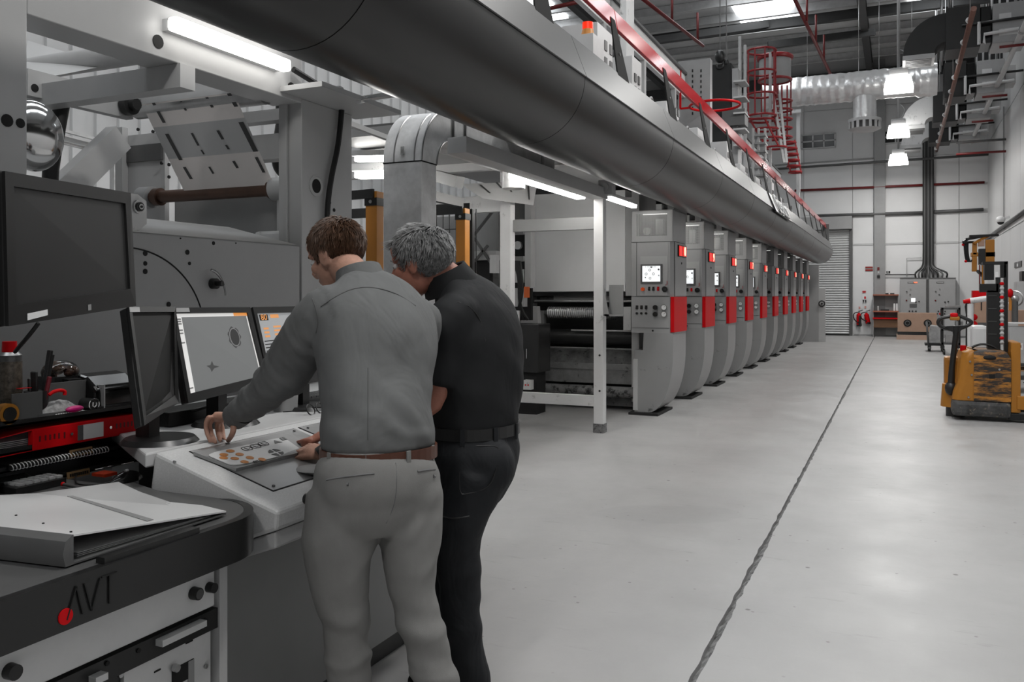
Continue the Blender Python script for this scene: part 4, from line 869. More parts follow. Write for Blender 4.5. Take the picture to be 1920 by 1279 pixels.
# machinery left of the hood
t = thing('drive_side_machine', 'cluttered drive-side machinery with motor and cables left of the white hood', 'machine', (-5.0, 10.2, 0))
MB().box((-6.6, 10.4, 0), (-4.9, 10.9, 2.6)).build('rear_wall', M_grey, t)
def mbx(nm, x0, y0, x1, y1, Y, dep, m): 
    a, b = P(x0, y1, Y=Y), P(x1, y0, Y=Y); return MB().box((a.x, Y, max(a.z, 0)), (b.x, Y + dep, b.z)).build(nm, m, t)
mbx('motor_recess', 962, 440, 984, 480, 10.30, 0.1, M_hole); c = P(970, 460, Y=10.25); MB().cyl(c, c + Y3 * 0.1, 0.055, n=16).build('motor', M_lgrey, t)
mbx('upper_recess', 962, 366, 984, 410, 10.3, 0.1, M_dgrey); mbx('side_plate', 984, 366, 995, 540, 10.2, 0.15, M_lgrey)
mbx('pipe_block', 966, 505, 982, 530, 10.2, 0.12, M_white); mbx('drop_box', 964, 540, 982, 575, 10.2, 0.12, M_lgrey); mbx('dark_gap', 962, 490, 996, 600, 10.33, 0.06, M_blackm)
for k in range(5):
    MB().tube(bez(P(963 + k * 3, 490, Y=10.1), P(985, 540 + k * 5, Y=10.0), P(960 + k * 4, 560, Y=10.1), P(990 - k * 6, 600, Y=10.15), 10), 0.02, 6).build('cable', M_cable, t)
q = P(988, 548, Y=10.08); MB().box((q.x - 0.03, 10.05, q.z - 0.07), (q.x + 0.03, 10.1, q.z + 0.07)).build('orange_valve', mat('valve_orange', (0.5, 0.10, 0.02), 0.4, var=0), t)
mbx('blind_panel', 884, 395, 934, 520, 10.35, 0.05, M_grey)
mbx('shelf_unit', 882, 470, 930, 488, 10.0, 0.3, M_lgrey); mbx('switch_box', 918, 478, 930, 512, 9.9, 0.1, M_white); mbx('under_recess', 884, 488, 918, 540, 10.1, 0.1, M_blackm)
for s, e in (((866, 470), (925, 395)), ((885, 440), (925, 500)), ((890, 490), (915, 460))): MB().bar(P(*s, Y=9.95), P(*e, Y=9.95), 0.03).build('stay', M_dgrey, t)
t = thing('dark_drive_cabinet', 'near-black drive cabinet with a small handle beside the first unit', 'cabinet', tuple(P(990, 720, Y=9.9)))
a, b = P(962, 698, Y=9.9), P(1010, 608, Y=9.9)
MB().box((a.x - 0.2, 9.9, a.z), (b.x, 10.3, b.z), 0.01).build('body', mat('dark_cabinet', 0.022, 0.25, var=0.1), t)
q = P(989, 663, Y=9.89); MB().tube([q + Vector((0, 0, -0.07)), q + Vector((0, -0.03, -0.06)), q + Vector((0, -0.03, 0.06)), q + Vector((0, 0, 0.07))], 0.006, 6).build('handle', M_chrome, t)
MB().box((a.x - 0.15, 9.95, 0.0), (b.x - 0.05, 10.25, a.z)).build('plinth', M_blackm, t)
q = P(988, 722, Y=9.85); MB().box((q.x - 0.05, 9.85, q.z - 0.06), (q.x + 0.05, 9.95, q.z + 0.06)).build('socket_box', M_white, t)
for d in (-0.018, 0.018): MB().cyl((q.x + d, 9.85, q.z), (q.x + d, 9.842, q.z), 0.010, n=8).build('socket_lamp', M_red, t)
t = tag(MB().cyl(P(966, 592, Y=9.0) - Z3 * 0.09, P(966, 592, Y=9.0) + Z3 * 0.06, 0.06, n=16).build('foil_can', M_chrome), 'shiny metal can beside the dark-shirted man', 'can')
MB().cyl((t.location.x + P(966, 592, Y=9.0).x, 9.0, 0), P(966, 592, Y=9.0) - Z3 * 0.09, 0.03, n=8).build('can_stand', M_dgrey, t)
# ================================================================ operator desk, console, monitors and desk clutter
DZ = 0.90
M_desk = mat('desk_laminate', 0.075, 0.42, var=0.08, scale=5)
M_deskb = mat('desk_edge_dark', 0.012, 0.32, var=0.05)
M_cons = mat('console_speckled', 0.50, 0.42, var=0.10, scale=180)
M_consb = mat('console_body', 0.21, 0.40, var=0.06, scale=2)
M_bez = mat('monitor_bezel', 0.016, 0.33, var=0.0)
dk = thing('operator_desk', 'dark grey desk with a rounded corner and a lettered front band', 'desk', (-2.1, 1.3, 0))
out = [(-1.606, 0.55), (-1.606, 1.76)] + [(-1.606 - 0.20 * (1 - math.cos(a)), 1.76 + 0.192 * math.sin(a)) for a in [math.pi / 2 * i / 12 for i in range(1, 13)]] + [(-2.75, 1.95), (-2.75, 0.55)]
MB().prism([(x, y, DZ - 0.028) for x, y in out], (0, 0, 0.028)).build('top', M_desk, dk, 0.004)
inner = [(-1.606, 0.55), (-1.606, 1.76)] + [(-1.606 - 0.20 * (1 - math.cos(a)), 1.76 + 0.192 * math.sin(a)) for a in [math.pi / 2 * i / 16 for i in range(1, 17)]]
m = MB(); rings = []
for x, y in inner: rings.append([Vector((x + 0.004, y + 0.002, DZ + 0.001)), Vector((x + 0.004, y + 0.002, DZ - 0.108)), Vector((x - 0.02, y - 0.01, DZ - 0.108)), Vector((x - 0.02, y - 0.01, DZ + 0.001))])
bandm = m.loft(rings).build('edge_band', M_deskb, dk)
# lettering on the band
c = P(152, 1112, X=-1.60); zz = DZ - 0.055
lt = MB()
M_print = mat('band_print_black', 0.004, 0.5, var=0)
def stroke(p, q, w=0.008): return (Vector((-1.601, c.y + p[0], zz + p[1])), Vector((-1.601, c.y + q[0], zz + q[1])))
for i, (p, q) in enumerate((((-0.035, -0.03), (-0.012, 0.034)), ((-0.012, 0.034), (0.004, -0.03)), ((0.008, 0.034), (0.026, -0.03)), ((0.026, -0.03), (0.048, 0.034)), ((0.052, 0.034), (0.092, 0.034)), ((0.072, 0.034), (0.072, -0.03)))):
    a, b = stroke(p, q); MB().bar(a, b, 0.003, 0.006, up=(1, 0, 0)).build('letter_stroke', M_print, dk)
o = MB().cyl((-1.603, c.y - 0.037, zz - 0.022), (-1.599, c.y - 0.037, zz - 0.022), 0.017, n=20).build('red_dot', M_red, dk)
# cabinet below
CXF = -1.70
cb = thing('desk_cabinet', 'grey desk cabinet with knobs and an open computer bay', 'cabinet', (-2.1, 1.2, 0))
ye = P(420, 1150, X=CXF).y
MB().box((-2.7, ye - 0.03, 0.0), (CXF + 0.012, ye, DZ - 0.03)).build('side_panel', M_lgrey, cb)
m = MB(); a = P(402, 1143, X=CXF)
pl = [P(402, 1052, X=CXF), P(402, 1143, X=CXF)]
zr = a.z
MB().box((CXF - 0.02, 0.6, zr + 0.01), (CXF, ye - 0.035, DZ - 0.03)).build('drawer_front', mat('drawer_grey', 0.62, 0.36, var=0.05), cb, 0.004)
for x, y, r in ((362, 1112, 0.017), (391, 1101, 0.014), (17, 1258, 0.017)):
    q = P(x, y, X=CXF); k = MB().cyl(q, q + X3 * 0.022, r, r * 0.95, n=18).build('knob', M_black, cb)
    if x == 362: MB().cyl(q + X3 * 0.0215, q + X3 * 0.024, r * 0.75, n=18).build('knob_cap', M_dgrey, k)
MB().box((CXF - 0.05, 0.6, zr - 0.05), (CXF + 0.006, ye - 0.03, zr + 0.004)).build('bay_rail', M_deskb, cb)
for x, y in ((260, 1220), (201, 1244), (385, 1163)): q = P(x, y, X=CXF + 0.008); MB().cyl(q, q + X3 * 0.002, 0.006, n=8).build('rail_hole', M_hole, cb)
MB().box((CXF - 0.5, 0.6, 0.02), (CXF - 0.45, ye - 0.03, zr)).build('bay_back', M_blackm, cb)
MB().box((-2.7, 0.6, 0.0), (CXF - 0.02, ye - 0.03, 0.04)).build('plinth', M_blackm, cb)
# computer in the bay
pc = thing('rack_computer', 'silver rack computer with ports in the desk bay', 'computer', (CXF - 0.2, 1.6, 0.05))
px0, px1 = P(236, 1250, X=CXF).y, P(384, 1250, X=CXF).y
MB().box((CXF - 0.42, px0, 0.06), (CXF - 0.006, ye - 0.045, zr - 0.055)).build('chassis', mat('pc_silver', 0.60, 0.40, metal=0.3, var=0.06), pc)
for q0, q1, mm, nm in (((327, 1217), (343, 1206), M_hole, 'port'), ((351, 1209), (364, 1196), M_hole, 'port'), ((292, 1263), (304, 1254), M_hole, 'port'), ((325, 1290), (366, 1235), M_hole, 'drive_opening'), ((355, 1290), (366, 1236), M_grey, 'drive_edge')):
    a, b = P(*q0, X=CXF), P(*q1, X=CXF); MB().box((CXF - 0.01, a.y, a.z), (CXF - 0.004 + (0.001 if mm is M_grey else 0), b.y, b.z)).build(nm, mm, pc)
for q0, q1 in (((305, 1205), (388, 1168)), ((180, 1275), (203, 1262))):
    a, b = P(*q0, X=CXF + 0.03), P(*q1, X=CXF + 0.03); MB().box((CXF - 0.005, a.y, a.z - 0.012), (CXF + 0.03, b.y, a.z + 0.004)).build('handle', mat('pc_silver', 0.38), pc)
q = P(327, 1252, X=CXF); MB().cyl(q, q + X3 * 0.012, 0.010, n=12).build('lock', M_steel, pc)
q = P(388, 1250, X=CXF); MB().cyl(q - X3 * 0.004, q, 0.006, n=10).build('stud', M_steel, pc)
a = P(228, 1266, X=CXF); MB().box((CXF - 0.40, P(180, 1270, X=CXF).y, 0.06), (CXF - 0.015, px0 - 0.004, zr - 0.06)).build('blank_cover', M_deskb, pc)
MB().cyl(a - X3 * 0.015, a, 0.007, n=10).build('cover_screw', M_steel, pc)
# ---------------------------------------------------------------- sloped console
CF, CB, CY0, CY1 = -1.622, -2.10, 1.955, 3.63; ZF, SL = 0.88, 0.2826
def PC(px, py, h=0.0):
    d = P(px, py, zc=1.0) - Vector((0, 0, HC)); t = (ZF + h + SL * CF - HC) / (d.z + SL * d.x); return Vector((d.x * t, d.y * t, HC + d.z * t))
cn = Vector((SL, 0, 1)).normalized(); cs_ = Vector((-1, 0, SL)).normalized()
co = thing('inspection_console', 'pale speckled sloping console desk the two men lean on', 'console', (-2.0, 2.8, 0))
prof = [(CF, ZF), (CB, ZF + SL * (CF - CB)), (CB - 0.02, ZF + SL * (CF - CB) - 0.12), (CF - 0.10, ZF - 0.09), (CF - 0.005, ZF - 0.055)]
MB().prism([(x, CY0, z) for x, z in prof], (0, CY1 - CY0, 0)).build('sloping_top', M_cons, co, 0.01)
MB().prism([(CF - 0.10, CY0 + 0.01, ZF - 0.093), (CF - 0.015, CY0 + 0.01, ZF - 0.06), (CF - 0.015, CY0 + 0.01, ZF - 0.11), (-1.86, CY0 + 0.01, ZF - 0.19), (-2.14, CY0 + 0.01, ZF - 0.19), (-2.14, CY0 + 0.01, ZF)], (0, CY1 - CY0 - 0.01, 0)).build('lower_lip', mat('console_lip', 0.40, 0.4, var=0.05), co, 0.006)
MB().box((-2.75, CY0 + 0.03, 0.10), (-1.90, CY1 - 0.05, ZF - 0.19)).build('body_panel', M_consb, co)
MB().box((-2.7, CY0 + 0.05, 0.0), (-1.94, CY1 - 0.1, 0.10)).build('kick_plate', M_deskb, co)
q = P(573, 935, X=CF); MB().cyl(q, q + X3 * 0.012, 0.016, n=14).build('end_knob', M_black, co)
for x, y in ((328, 866),): 
    q = P(x, y, Y=CY0); MB().cyl(q, q - Y3 * 0.004, 0.005, n=10).build('side_screw', M_steel, co)
# inset steel plates with screws
M_ssp = mat('brushed_plate', 0.36, 0.34, metal=0.75, var=0.05, scale=3, stretch=(3, 0.3, 1))
def inset(y0, y1, x0, x1):
    c = Vector(((x0 + x1) / 2, (y0 + y1) / 2, ZF + SL * (CF - (x0 + x1) / 2)))
    w_ = abs(x1 - x0) * math.sqrt(1 + SL * SL)
    fr_ = MB().obox(c + cn * 0.0005, Y3, cs_, cn, y1 - y0 + 0.008, w_ + 0.008, 0.002).build('plate_gap', M_hole, co)
    MB().obox(c + cn * 0.0015, Y3, cs_, cn, y1 - y0, w_, 0.003).build('steel_plate', M_ssp, co)
    for yy in (y0 + 0.025, (y0 + y1) / 2, y1 - 0.025):
        for xx in (x0 - 0.02, x1 + 0.02):
            s = Vector((xx, yy, ZF + SL * (CF - xx))); MB().cyl(s, s + cn * 0.006, 0.005, n=8).build('screw', M_innd, co)
i1, i2 = PC(512, 921), PC(322, 845)
inset(i1.y + 0.0, PC(545, 802).y, i1.x, CB + 0.045)
inset(PC(545, 802).y + 0.03, CY1 - 0.05, i1.x, CB + 0.045)
# print sample and its backing board
pb = [PC(x, y, 0.004) for x, y in ((362, 853), (530, 816), (612, 842), (442, 884))]
t = tag(MB().prism(pb, cn * 0.010).build('backing_board', M_grey), 'thin grey backing board under the print sample', 'board')
ps = [PC(x, y, 0.016) for x, y in ((384, 853), (530, 820), (570, 848), (438, 875))]
A, B, C_, D = ps
def rquad(A, B, C, D, r=0.18, n=5):
    out = []
    L = [A, B, C, D]
    for i in range(4):
        p, q, s = L[i - 1], L[i], L[(i + 1) % 4]
        e1, e2 = q.lerp(p, r), q.lerp(s, r)
        for k in range(n + 1):
            tt = k / n; out.append(e1 * (1 - tt) ** 2 + q * 2 * tt * (1 - tt) + e2 * tt * tt)
    return out
st = thing('print_sample', 'printed carton sample with orange ovals and dark drawings on the console', 'print', tuple((A + C_) / 2))
MB().prism(rquad(A, B, C_, D), cn * 0.0025).build('sheet', mat('sample_paper', 0.55, 0.45, var=0.02), st)
def onq(u, v): return A.lerp(B, u).lerp(D.lerp(C_, u), v) + cn * 0.0035
M_opr = mat('print_orange', (0.42, 0.17, 0.05), 0.5, var=0); M_dpr = mat('print_dark', 0.035, 0.5, var=0)
for u, v in ((0.13, 0.28), (0.25, 0.16), (0.15, 0.62), (0.27, 0.45), (0.17, 0.92), (0.30, 0.75), (0.385, 0.98), (0.07, 0.45)):
    MB().prism([onq(u + 0.042 * math.cos(a), v + 0.105 * math.sin(a)) for a in [2 * math.pi * k / 12 for k in range(12)]], cn * 0.0008).build('orange_oval', M_opr, st)
def outline(pts, nm='drawn_line', closed=True):
    P_ = [onq(u, v) for u, v in pts]
    if closed: P_.append(P_[0])
    MB().tube(cat_rom(P_, 4), 0.0012, 4).build(nm, M_dpr, st)
for u0, v0 in ((0.44, 0.22), (0.56, 0.20), (0.68, 0.16)):
    outline([(u0 + 0.055 * math.cos(a), v0 + 0.16 * math.sin(a) * (1 + 0.35 * math.cos(2 * a))) for a in [2 * math.pi * k / 9 for k in range(9)]])
    outline([(u0 - 0.02, v0 - 0.05), (u0, v0 + 0.06), (u0 + 0.03, v0 + 0.02)], closed=False)
for k in range(4):
    a0 = k * math.pi / 2 + 0.15; c0 = (0.66, 0.76)
    MB().prism([onq(c0[0] + 0.02 * math.cos(a0 + 0.6), c0[1] + 0.05 * math.sin(a0 + 0.6))] + [onq(c0[0] + 0.085 * math.cos(a), c0[1] + 0.21 * math.sin(a)) for a in [a0 + 1.2 * i / 6 for i in range(7)]], cn * 0.0008).build('dark_fan', M_dpr, st)
MB().prism([onq(u, v) for u, v in ((0.84, 0.10), (0.90, 0.30), (0.80, 0.28))], cn * 0.0008).build('dark_fan', mat('print_mid', 0.12, 0.5, var=0), st)
for u in (0.93, 0.97): MB().prism([onq(u + a, v) for a, v in ((0, 0.05), (0.025, 0.05), (0.03, 0.22), (0.0, 0.22))], cn * 0.0008).build('dark_block', mat('print_mid', 0.12), st)
for k in range(3): MB().prism([onq(0.255 + k * 0.024 + a, v) for a, v in ((0, 0.98), (0.016, 0.96), (0.018, 1.06), (0.002, 1.08))], cn * 0.0008).build('dark_block', M_dpr, st)
MB().prism([onq(u, v) for u, v in ((0.52, 1.02), (0.60, 0.98), (0.98, 0.80), (0.99, 0.95), (0.60, 1.0))], cn * 0.0006).build('grey_corner', M_grey, st)
# grey glove pad by the fist
tag(MB().sphere(PC(590, 880, 0.012), (0.07, 0.06, 0.012), 16, 6).build('grey_pad', M_grey), 'small rounded grey pad beside the fist on the console', 'pad')
# ---------------------------------------------------------------- rear shelf for the monitors
ZB = ZF + SL * (CF - CB)
sh = tag(MB().prism([(-2.105, 1.924, ZB - 0.045), (-2.105, 4.3, ZB - 0.045), (-2.95, 4.3, ZB - 0.045), (-2.95, 2.45, ZB - 0.045), (-2.26, 2.02, ZB - 0.045)], (0, 0, 0.045)).build('monitor_shelf', mat('shelf_pale', 0.47, 0.42, var=0.04), None, 0.006), 'pale worktop behind the console carrying the monitors', 'worktop')
MB().box((-2.92, 2.5, 0.0), (-2.77, 4.25, ZB - 0.045)).build('support', M_consb, sh)
def slab(q, thick, m, nm, parent, bev=0.004):
    A, B, C, D = q; n = (B - A).cross(D - A).normalized()
    if n.dot(Vector((0, 0, 1.5)) - A) < 0: n = -n
    return MB().prism([p - n * thick for p in (A, B, C, D)], n * thick).build(nm, m, parent, bev), n
def frame4(q, b, d, m, nm, parent):
    """four bezel bars of width b round a quad, raised by d"""
    A, B, C, D = q; n = (B - A).cross(D - A).normalized()
    if n.dot(Vector((0, 0, 1.5)) - A) < 0: n = -n
    ux, uy = (B - A).normalized(), (D - A).normalized()
    I = [A + ux * b[0] + uy * b[1], B - ux * b[2] + uy * b[1], C - ux * b[2] - uy * b[3], D + ux * b[0] - uy * b[3]]
    O = [A, B, C, D]; mb = MB()
    for i in range(4):
        j = (i + 1) % 4; mb.prism([O[i], O[j], I[j], I[i]], n * d)
    return mb.build(nm, m, parent), I, n
def quad_screen(q, m, nm, parent, off=0.0015):
    A, B, C, D = q; n = (B - A).cross(D - A).normalized()
    if n.dot(Vector((0, 0, 1.5)) - A) < 0: n = -n
    return MB().prism([p - n * 0.001 for p in q], n * (0.001 + off)).build(nm, m, parent)
M_dark = mat('screen_off', 0.032, 0.30, var=0.0, spec=0.35)
def monitor(name, label, q, bez, scr, thick=0.035, base=None, group='desk monitors'):
    t = thing(name, label, 'monitor', tuple(q[3].lerp(q[2], 0.5)), group)
    slab(q, thick, M_bez, 'housing', t)
    _, I, n = frame4(q, bez, 0.010, M_bez, 'bezel', t)
    quad_screen(I, scr, 'screen', t)
    mid = q[3].lerp(q[2], 0.5).lerp(q[0].lerp(q[1], 0.5), 0.25) - n * (thick + 0.012)
    if base is not None:
        MB().bar(mid, Vector((mid.x, mid.y, base + 0.015)), 0.06, 0.045).build('neck', M_bez, t)
        MB().cyl((mid.x + n.x * 0.05, mid.y + n.y * 0.05, base), (mid.x + n.x * 0.05, mid.y + n.y * 0.05, base + 0.016), 0.125, 0.11, n=28).build('base', M_bez, t)
    return t, I, n
bigq = [P(3, 321, zc=2.20), P(240, 362, zc=2.72), P(250, 574, zc=2.72), P(10, 612, zc=2.20)]
t, I, n = monitor('wall_monitor', 'large switched-off monitor hanging at the upper left', bigq, (0.030, 0.036, 0.028, 0.055), M_dark, 0.05)
def on4(q, u, v, n, h=0.012): A, B, C, D = q; return A.lerp(B, u).lerp(D.lerp(C, u), v) + n * h
MB().prism([on4(bigq, u, v, n, 0.011) for u, v in ((0.12, 0.935), (0.26, 0.925), (0.26, 0.965), (0.12, 0.98))], n * 0.001).build('white_sticker', M_paper, t)
MB().prism([on4(bigq, u, v, n, 0.011) for u, v in ((0.57, 0.93), (0.595, 0.93), (0.595, 0.975), (0.57, 0.975))], n * 0.001).build('badge', M_grey, t)
mid = bigq[0].lerp(bigq[2], 0.5) - n * 0.05
MB().bar(mid, mid - n * 0.28, 0.07).build('wall_arm', M_black, t); e = mid - n * 0.28
MB().box((e.x - 0.04, e.y - 0.04, DZ), (e.x + 0.04, e.y + 0.04, e.z + 0.05)).build('arm_column', M_black, t)
edge = [P(-170, 300, zc=1.95), P(-3, 321, zc=2.22), P(2, 612, zc=2.22), P(-160, 640, zc=1.95)]
t2, _, _ = monitor('wall_monitor', 'second hanging monitor cut off at the left picture edge', edge, (0.03, 0.036, 0.028, 0.055), M_dark, 0.05)
MB().bar(edge[1].lerp(edge[2], 0.5) - n * 0.06, mid - n * 0.1, 0.05).build('wall_arm', M_black, t2)
MB().tube(bez(P(72, 606, zc=2.5), P(55, 630, zc=2.5), P(40, 645, zc=2.55), P(28, 660, zc=2.6)), 0.006, 6).build('cable', M_cable, t)
# desk monitors
q = [P(237, 577, zc=2.80), P(326, 577, zc=3.04), P(331, 757, zc=2.98), P(266, 800, zc=2.66)]
t, I, n = monitor('desk_monitor', 'switched-off desk monitor next to the red binder', q, (0.014, 0.02, 0.014, 0.03), mat('screen_off_deep', 0.012, 0.4, var=0, spec=0.2), 0.03, ZB)
MB().prism([on4(q, u, v, n, 0.011) for u, v in ((0.0, 0.005), (0.2, 0.005), (0.2, 0.05), (0.0, 0.05))], n * 0.001).build('label_sticker', M_lgrey, t)
q = [P(318, 578, zc=3.09), P(466, 577, zc=3.43), P(500, 720, zc=3.40), P(350, 757, zc=3.05)]
t, I, n = monitor('desk_monitor', 'lit desk monitor showing a grey drawing with a dark oval', q, (0.017, 0.022, 0.020, 0.034), mat('screen_grey_lit', 0.1, 0.3, var=0, emit=(0.33, 0.345, 0.345), estr=0.30), 0.03, ZB)
MB().prism([on4(q, u, v, n, 0.011) for u, v in ((0.01, 0.005), (0.2, 0.005), (0.2, 0.05), (0.01, 0.05))], n * 0.001).build('label_sticker', M_lgrey, t)
M_ui = mat('screen_ui_white', 0.3, 0.3, var=0, emit=(0.75, 0.74, 0.72), estr=0.75); M_uio = mat('screen_ui_orange', 0.1, 0.3, var=0, emit=(0.85, 0.32, 0.06), estr=0.8); M_uid = mat('screen_ui_dark', 0.015, 0.4, var=0)
def uirect(I, n, u0, v0, u1, v1, m, parent, nm='screen_bar', h=0.002): return MB().prism([on4(I, u, v, n, h) for u, v in ((u0, v0), (u1, v0), (u1, v1), (u0, v1))], n * 0.0006).build(nm, m, parent)
uirect(I, n, 0.0, 0.0, 1.0, 0.045, M_ui, t); uirect(I, n, 0.0, 0.045, 0.075, 1.0, M_ui, t); uirect(I, n, 0.80, 0.0, 1.0, 0.045, M_uio, t, h=0.003); uirect(I, n, 0.985, 0.05, 1.0, 0.98, M_ui, t)
for v in (0.06, 0.09, 0.12, 0.20, 0.24, 0.36, 0.93): uirect(I, n, 0.015, v, 0.06, v + 0.018, M_grey, t, 'screen_icon', 0.003)
def blob(pts, m, nm, h=0.003): return MB().prism([on4(I, u, v, n, h) for u, v in pts], n * 0.0006).build(nm, m, t)
blob([(0.74 + 0.085 * math.cos(a) * (1 + 0.12 * math.cos(9 * a)), 0.36 + 0.15 * math.sin(a) * (1 + 0.10 * math.cos(7 * a))) for a in [2 * math.pi * k / 40 for k in range(40)]], mat('screen_ring', 0.02, 0.3, var=0, emit=(0.13, 0.13, 0.13), estr=0.35), 'drawn_frame')
blob([(0.74 + 0.072 * math.cos(a), 0.36 + 0.135 * math.sin(a)) for a in [2 * math.pi * k / 24 for k in range(24)]], mat('screen_light', 0.02, 0.3, var=0, emit=(0.5, 0.5, 0.5), estr=0.4), 'drawn_rim', 0.0035)
blob([(0.74 + 0.062 * math.cos(a), 0.36 + 0.122 * math.sin(a)) for a in [2 * math.pi * k / 24 for k in range(24)]], mat('screen_oval', 0.01, 0.3, var=0, emit=(0.1, 0.1, 0.1), estr=0.25), 'drawn_oval', 0.004)
blob([(0.28, 0.70), (0.33, 0.70), (0.36, 0.65), (0.37, 0.71), (0.44, 0.74), (0.37, 0.75), (0.33, 0.79), (0.32, 0.74)], mat('screen_ring', 0.02), 'drawn_bird')
# lower dark base block of the drawing monitor
q = [P(471, 577, zc=3.50), P(628, 574, zc=3.95), P(655, 702, zc=3.90), P(505, 735, zc=3.46)]
t, I, n = monitor('desk_monitor', 'desk monitor with a press status page behind the leaning man', q, (0.017, 0.026, 0.02, 0.05), mat('screen_hmi', 0.2, 0.3, var=0, emit=(0.36, 0.37, 0.38), estr=0.6), 0.03, ZB)
uirect(I, n, 0.03, 0.02, 0.13, 0.11, M_uid, t); uirect(I, n, 0.16, 0.02, 0.26, 0.075, M_uio, t)
text(t, 'readout', '80', on4(I, 0.08, 0.065, n, 0.0035), (I[1] - I[0]), (I[0] - I[3]), 0.035, M_uio, 0.0005)
for r in range(3):
    uirect(I, n, 0.05, 0.22 + r * 0.06, 0.11, 0.25 + r * 0.06, M_uio, t); uirect(I, n, 0.17, 0.20 + r * 0.06, 0.26, 0.23 + r * 0.06, M_uio, t)
for r in range(4): uirect(I, n, 0.03, 0.42 + r * 0.05, 0.5, 0.435 + r * 0.05, M_uid, t)
for k in range(8): uirect(I, n, 0.55 + (k % 4) * 0.1, 0.5 + (k // 4) * 0.2, 0.61 + (k % 4) * 0.1, 0.6 + (k // 4) * 0.2, M_uid if k % 3 else M_ui, t)
# dark block, cables and keyboard on the rear worktop
a = P(318, 800, Z=ZB); 
tag(MB().box((a.x - 0.12, a.y - 0.02, ZB), (a.x + 0.02, a.y + 0.5, ZB + 0.055), 0.005).build('black_box', M_black), 'low black box under the drawing monitor', 'box')
tag(MB().tube(cat_rom([P(290, 780, Z=ZB + 0.03), P(320, 772, Z=ZB + 0.03), P(360, 770, Z=ZB + 0.05), P(395, 760, Z=ZB + 0.06)], 6), 0.007, 6).build('monitor_cable', M_cable), 'thin black cable between the two left desk monitors', 'cable')
a = P(570, 752, Z=ZB)
kb = thing('keyboard', 'black keyboard glimpsed under the leaning arm', 'keyboard', tuple(a))
kx, ky = a.x - 0.08, a.y - 0.1
MB().box((kx, ky, ZB), (kx + 0.15, ky + 0.44, ZB + 0.018), 0.004).build('case', M_black, kb)
for i in range(4):
    for j in range(12): MB().box((kx + 0.012 + i * 0.033, ky + 0.012 + j * 0.035, ZB + 0.018), (kx + 0.040 + i * 0.033, ky + 0.042 + j * 0.035, ZB + 0.026)).build('key', M_dgrey, kb)
a = P(535, 770, Z=ZB)
tag(MB().cyl(a, a + Z3 * 0.10, 0.05, 0.055, n=22).build('grey_pot', M_grey), 'plain grey pot behind the leaning forearm', 'pot')
gl = thing('spectacles', 'black-framed spectacles lying under the leaning arm', 'spectacles', tuple(P(583, 765, Z=ZB)))
g0 = P(575, 768, Z=ZB + 0.02)
for d in (0.0, 0.062): MB().ring(g0 + Vector((0.02, d, 0)), (1, 0, 0.5), 0.024, 0.003, 16, 6).build('rim', M_black, gl)
for d in (-0.024, 0.086): MB().bar(g0 + Vector((0.02, d, 0)), g0 + Vector((-0.10, d, -0.012)), 0.004).build('temple', M_black, gl)
# ---------------------------------------------------------------- letter trays with clutter
TX = -2.50
TW = 0.30
ty0, ty1 = P(-60, 820, X=TX).y, P(262, 755, X=TX).y
tr = thing('letter_tray_stack', 'black three-tier letter tray stack on the dark desk', 'letter tray', (TX - 0.15, (ty0 + ty1) / 2, DZ))
zt = [DZ, DZ + 0.085, DZ + 0.20]
ztop = P(130, 778, X=TX).z
levels = [DZ + 0.002, P(130, 893, X=TX).z + 0.0, P(130, 845, X=TX).z, ztop]
levels = [DZ + 0.002, DZ + 0.055, DZ + 0.11, ztop - 0.012]
for z in levels:
    m = MB(); m.box((TX - TW, ty0, z), (TX, ty1, z + 0.006)); m.box((TX - 0.006, ty0, z), (TX, ty1, z + 0.018)); m.box((TX - TW, ty0, z), (TX - TW + 0.006, ty1, z + 0.03)); m.build('tray', M_black, tr)
for y in (ty0, ty1 - 0.008): MB().prism([(TX - TW, y, DZ), (TX + 0.02, y, DZ), (TX - 0.02, y, ztop), (TX - TW, y, ztop)], (0, 0.008, 0)).build('tray_side', M_black, tr)
ZT = ztop
def PT(px, py, d=0.0): return P(px, py, X=TX - d)
# top organiser dividers
t = thing('desk_organiser', 'grey desk organiser dividers on the top tray', 'organiser', (TX - 0.1, PT(120, 760).y, ZT))
for (x0, y0, x1, y1, d) in ((22, 733, 80, 779, 0.004), (85, 708, 199, 766, 0.07)):
    a, b = PT(x0, y1, d), PT(x1, y0, d); MB().box((TX - d - 0.004, a.y, ZT), (TX - d, b.y, max(b.z, ZT + 0.06)), 0.001).build('divider', M_dgrey, t)
MB().box((TX - 0.08, PT(198, 720).y - 0.003, ZT), (TX - 0.002, PT(198, 720).y, ZT + 0.085)).build('divider', M_lgrey, t)
# spray can
a = PT(18, 720, 0.10); a.z = ZT
t = thing('spray_can', 'grey aerosol can with a red cap at the left edge', 'spray can', tuple(a))
zc_ = PT(18, 660, 0.10).z
MB().cyl(a, Vector((a.x, a.y, zc_ - 0.01)), 0.036, n=24).build('can_body', mat('can_print', 0.10, 0.3, metal=0.4, var=0.35, scale=40), t); MB().cyl((a.x, a.y, zc_ - 0.01), (a.x, a.y, zc_), 0.036, 0.026, n=24).build('can_shoulder', M_steel, t)
MB().cyl((a.x, a.y, zc_), (a.x, a.y, zc_ + 0.034), 0.022, 0.021, n=20).build('cap', M_red, t)
MB().cyl((a.x, a.y, ZT + 0.05), (a.x, a.y, zc_ - 0.03), 0.0365, n=24, cap=False).build('can_label', mat('can_label', (0.09, 0.075, 0.06), 0.4, var=0.8, scale=60), t)
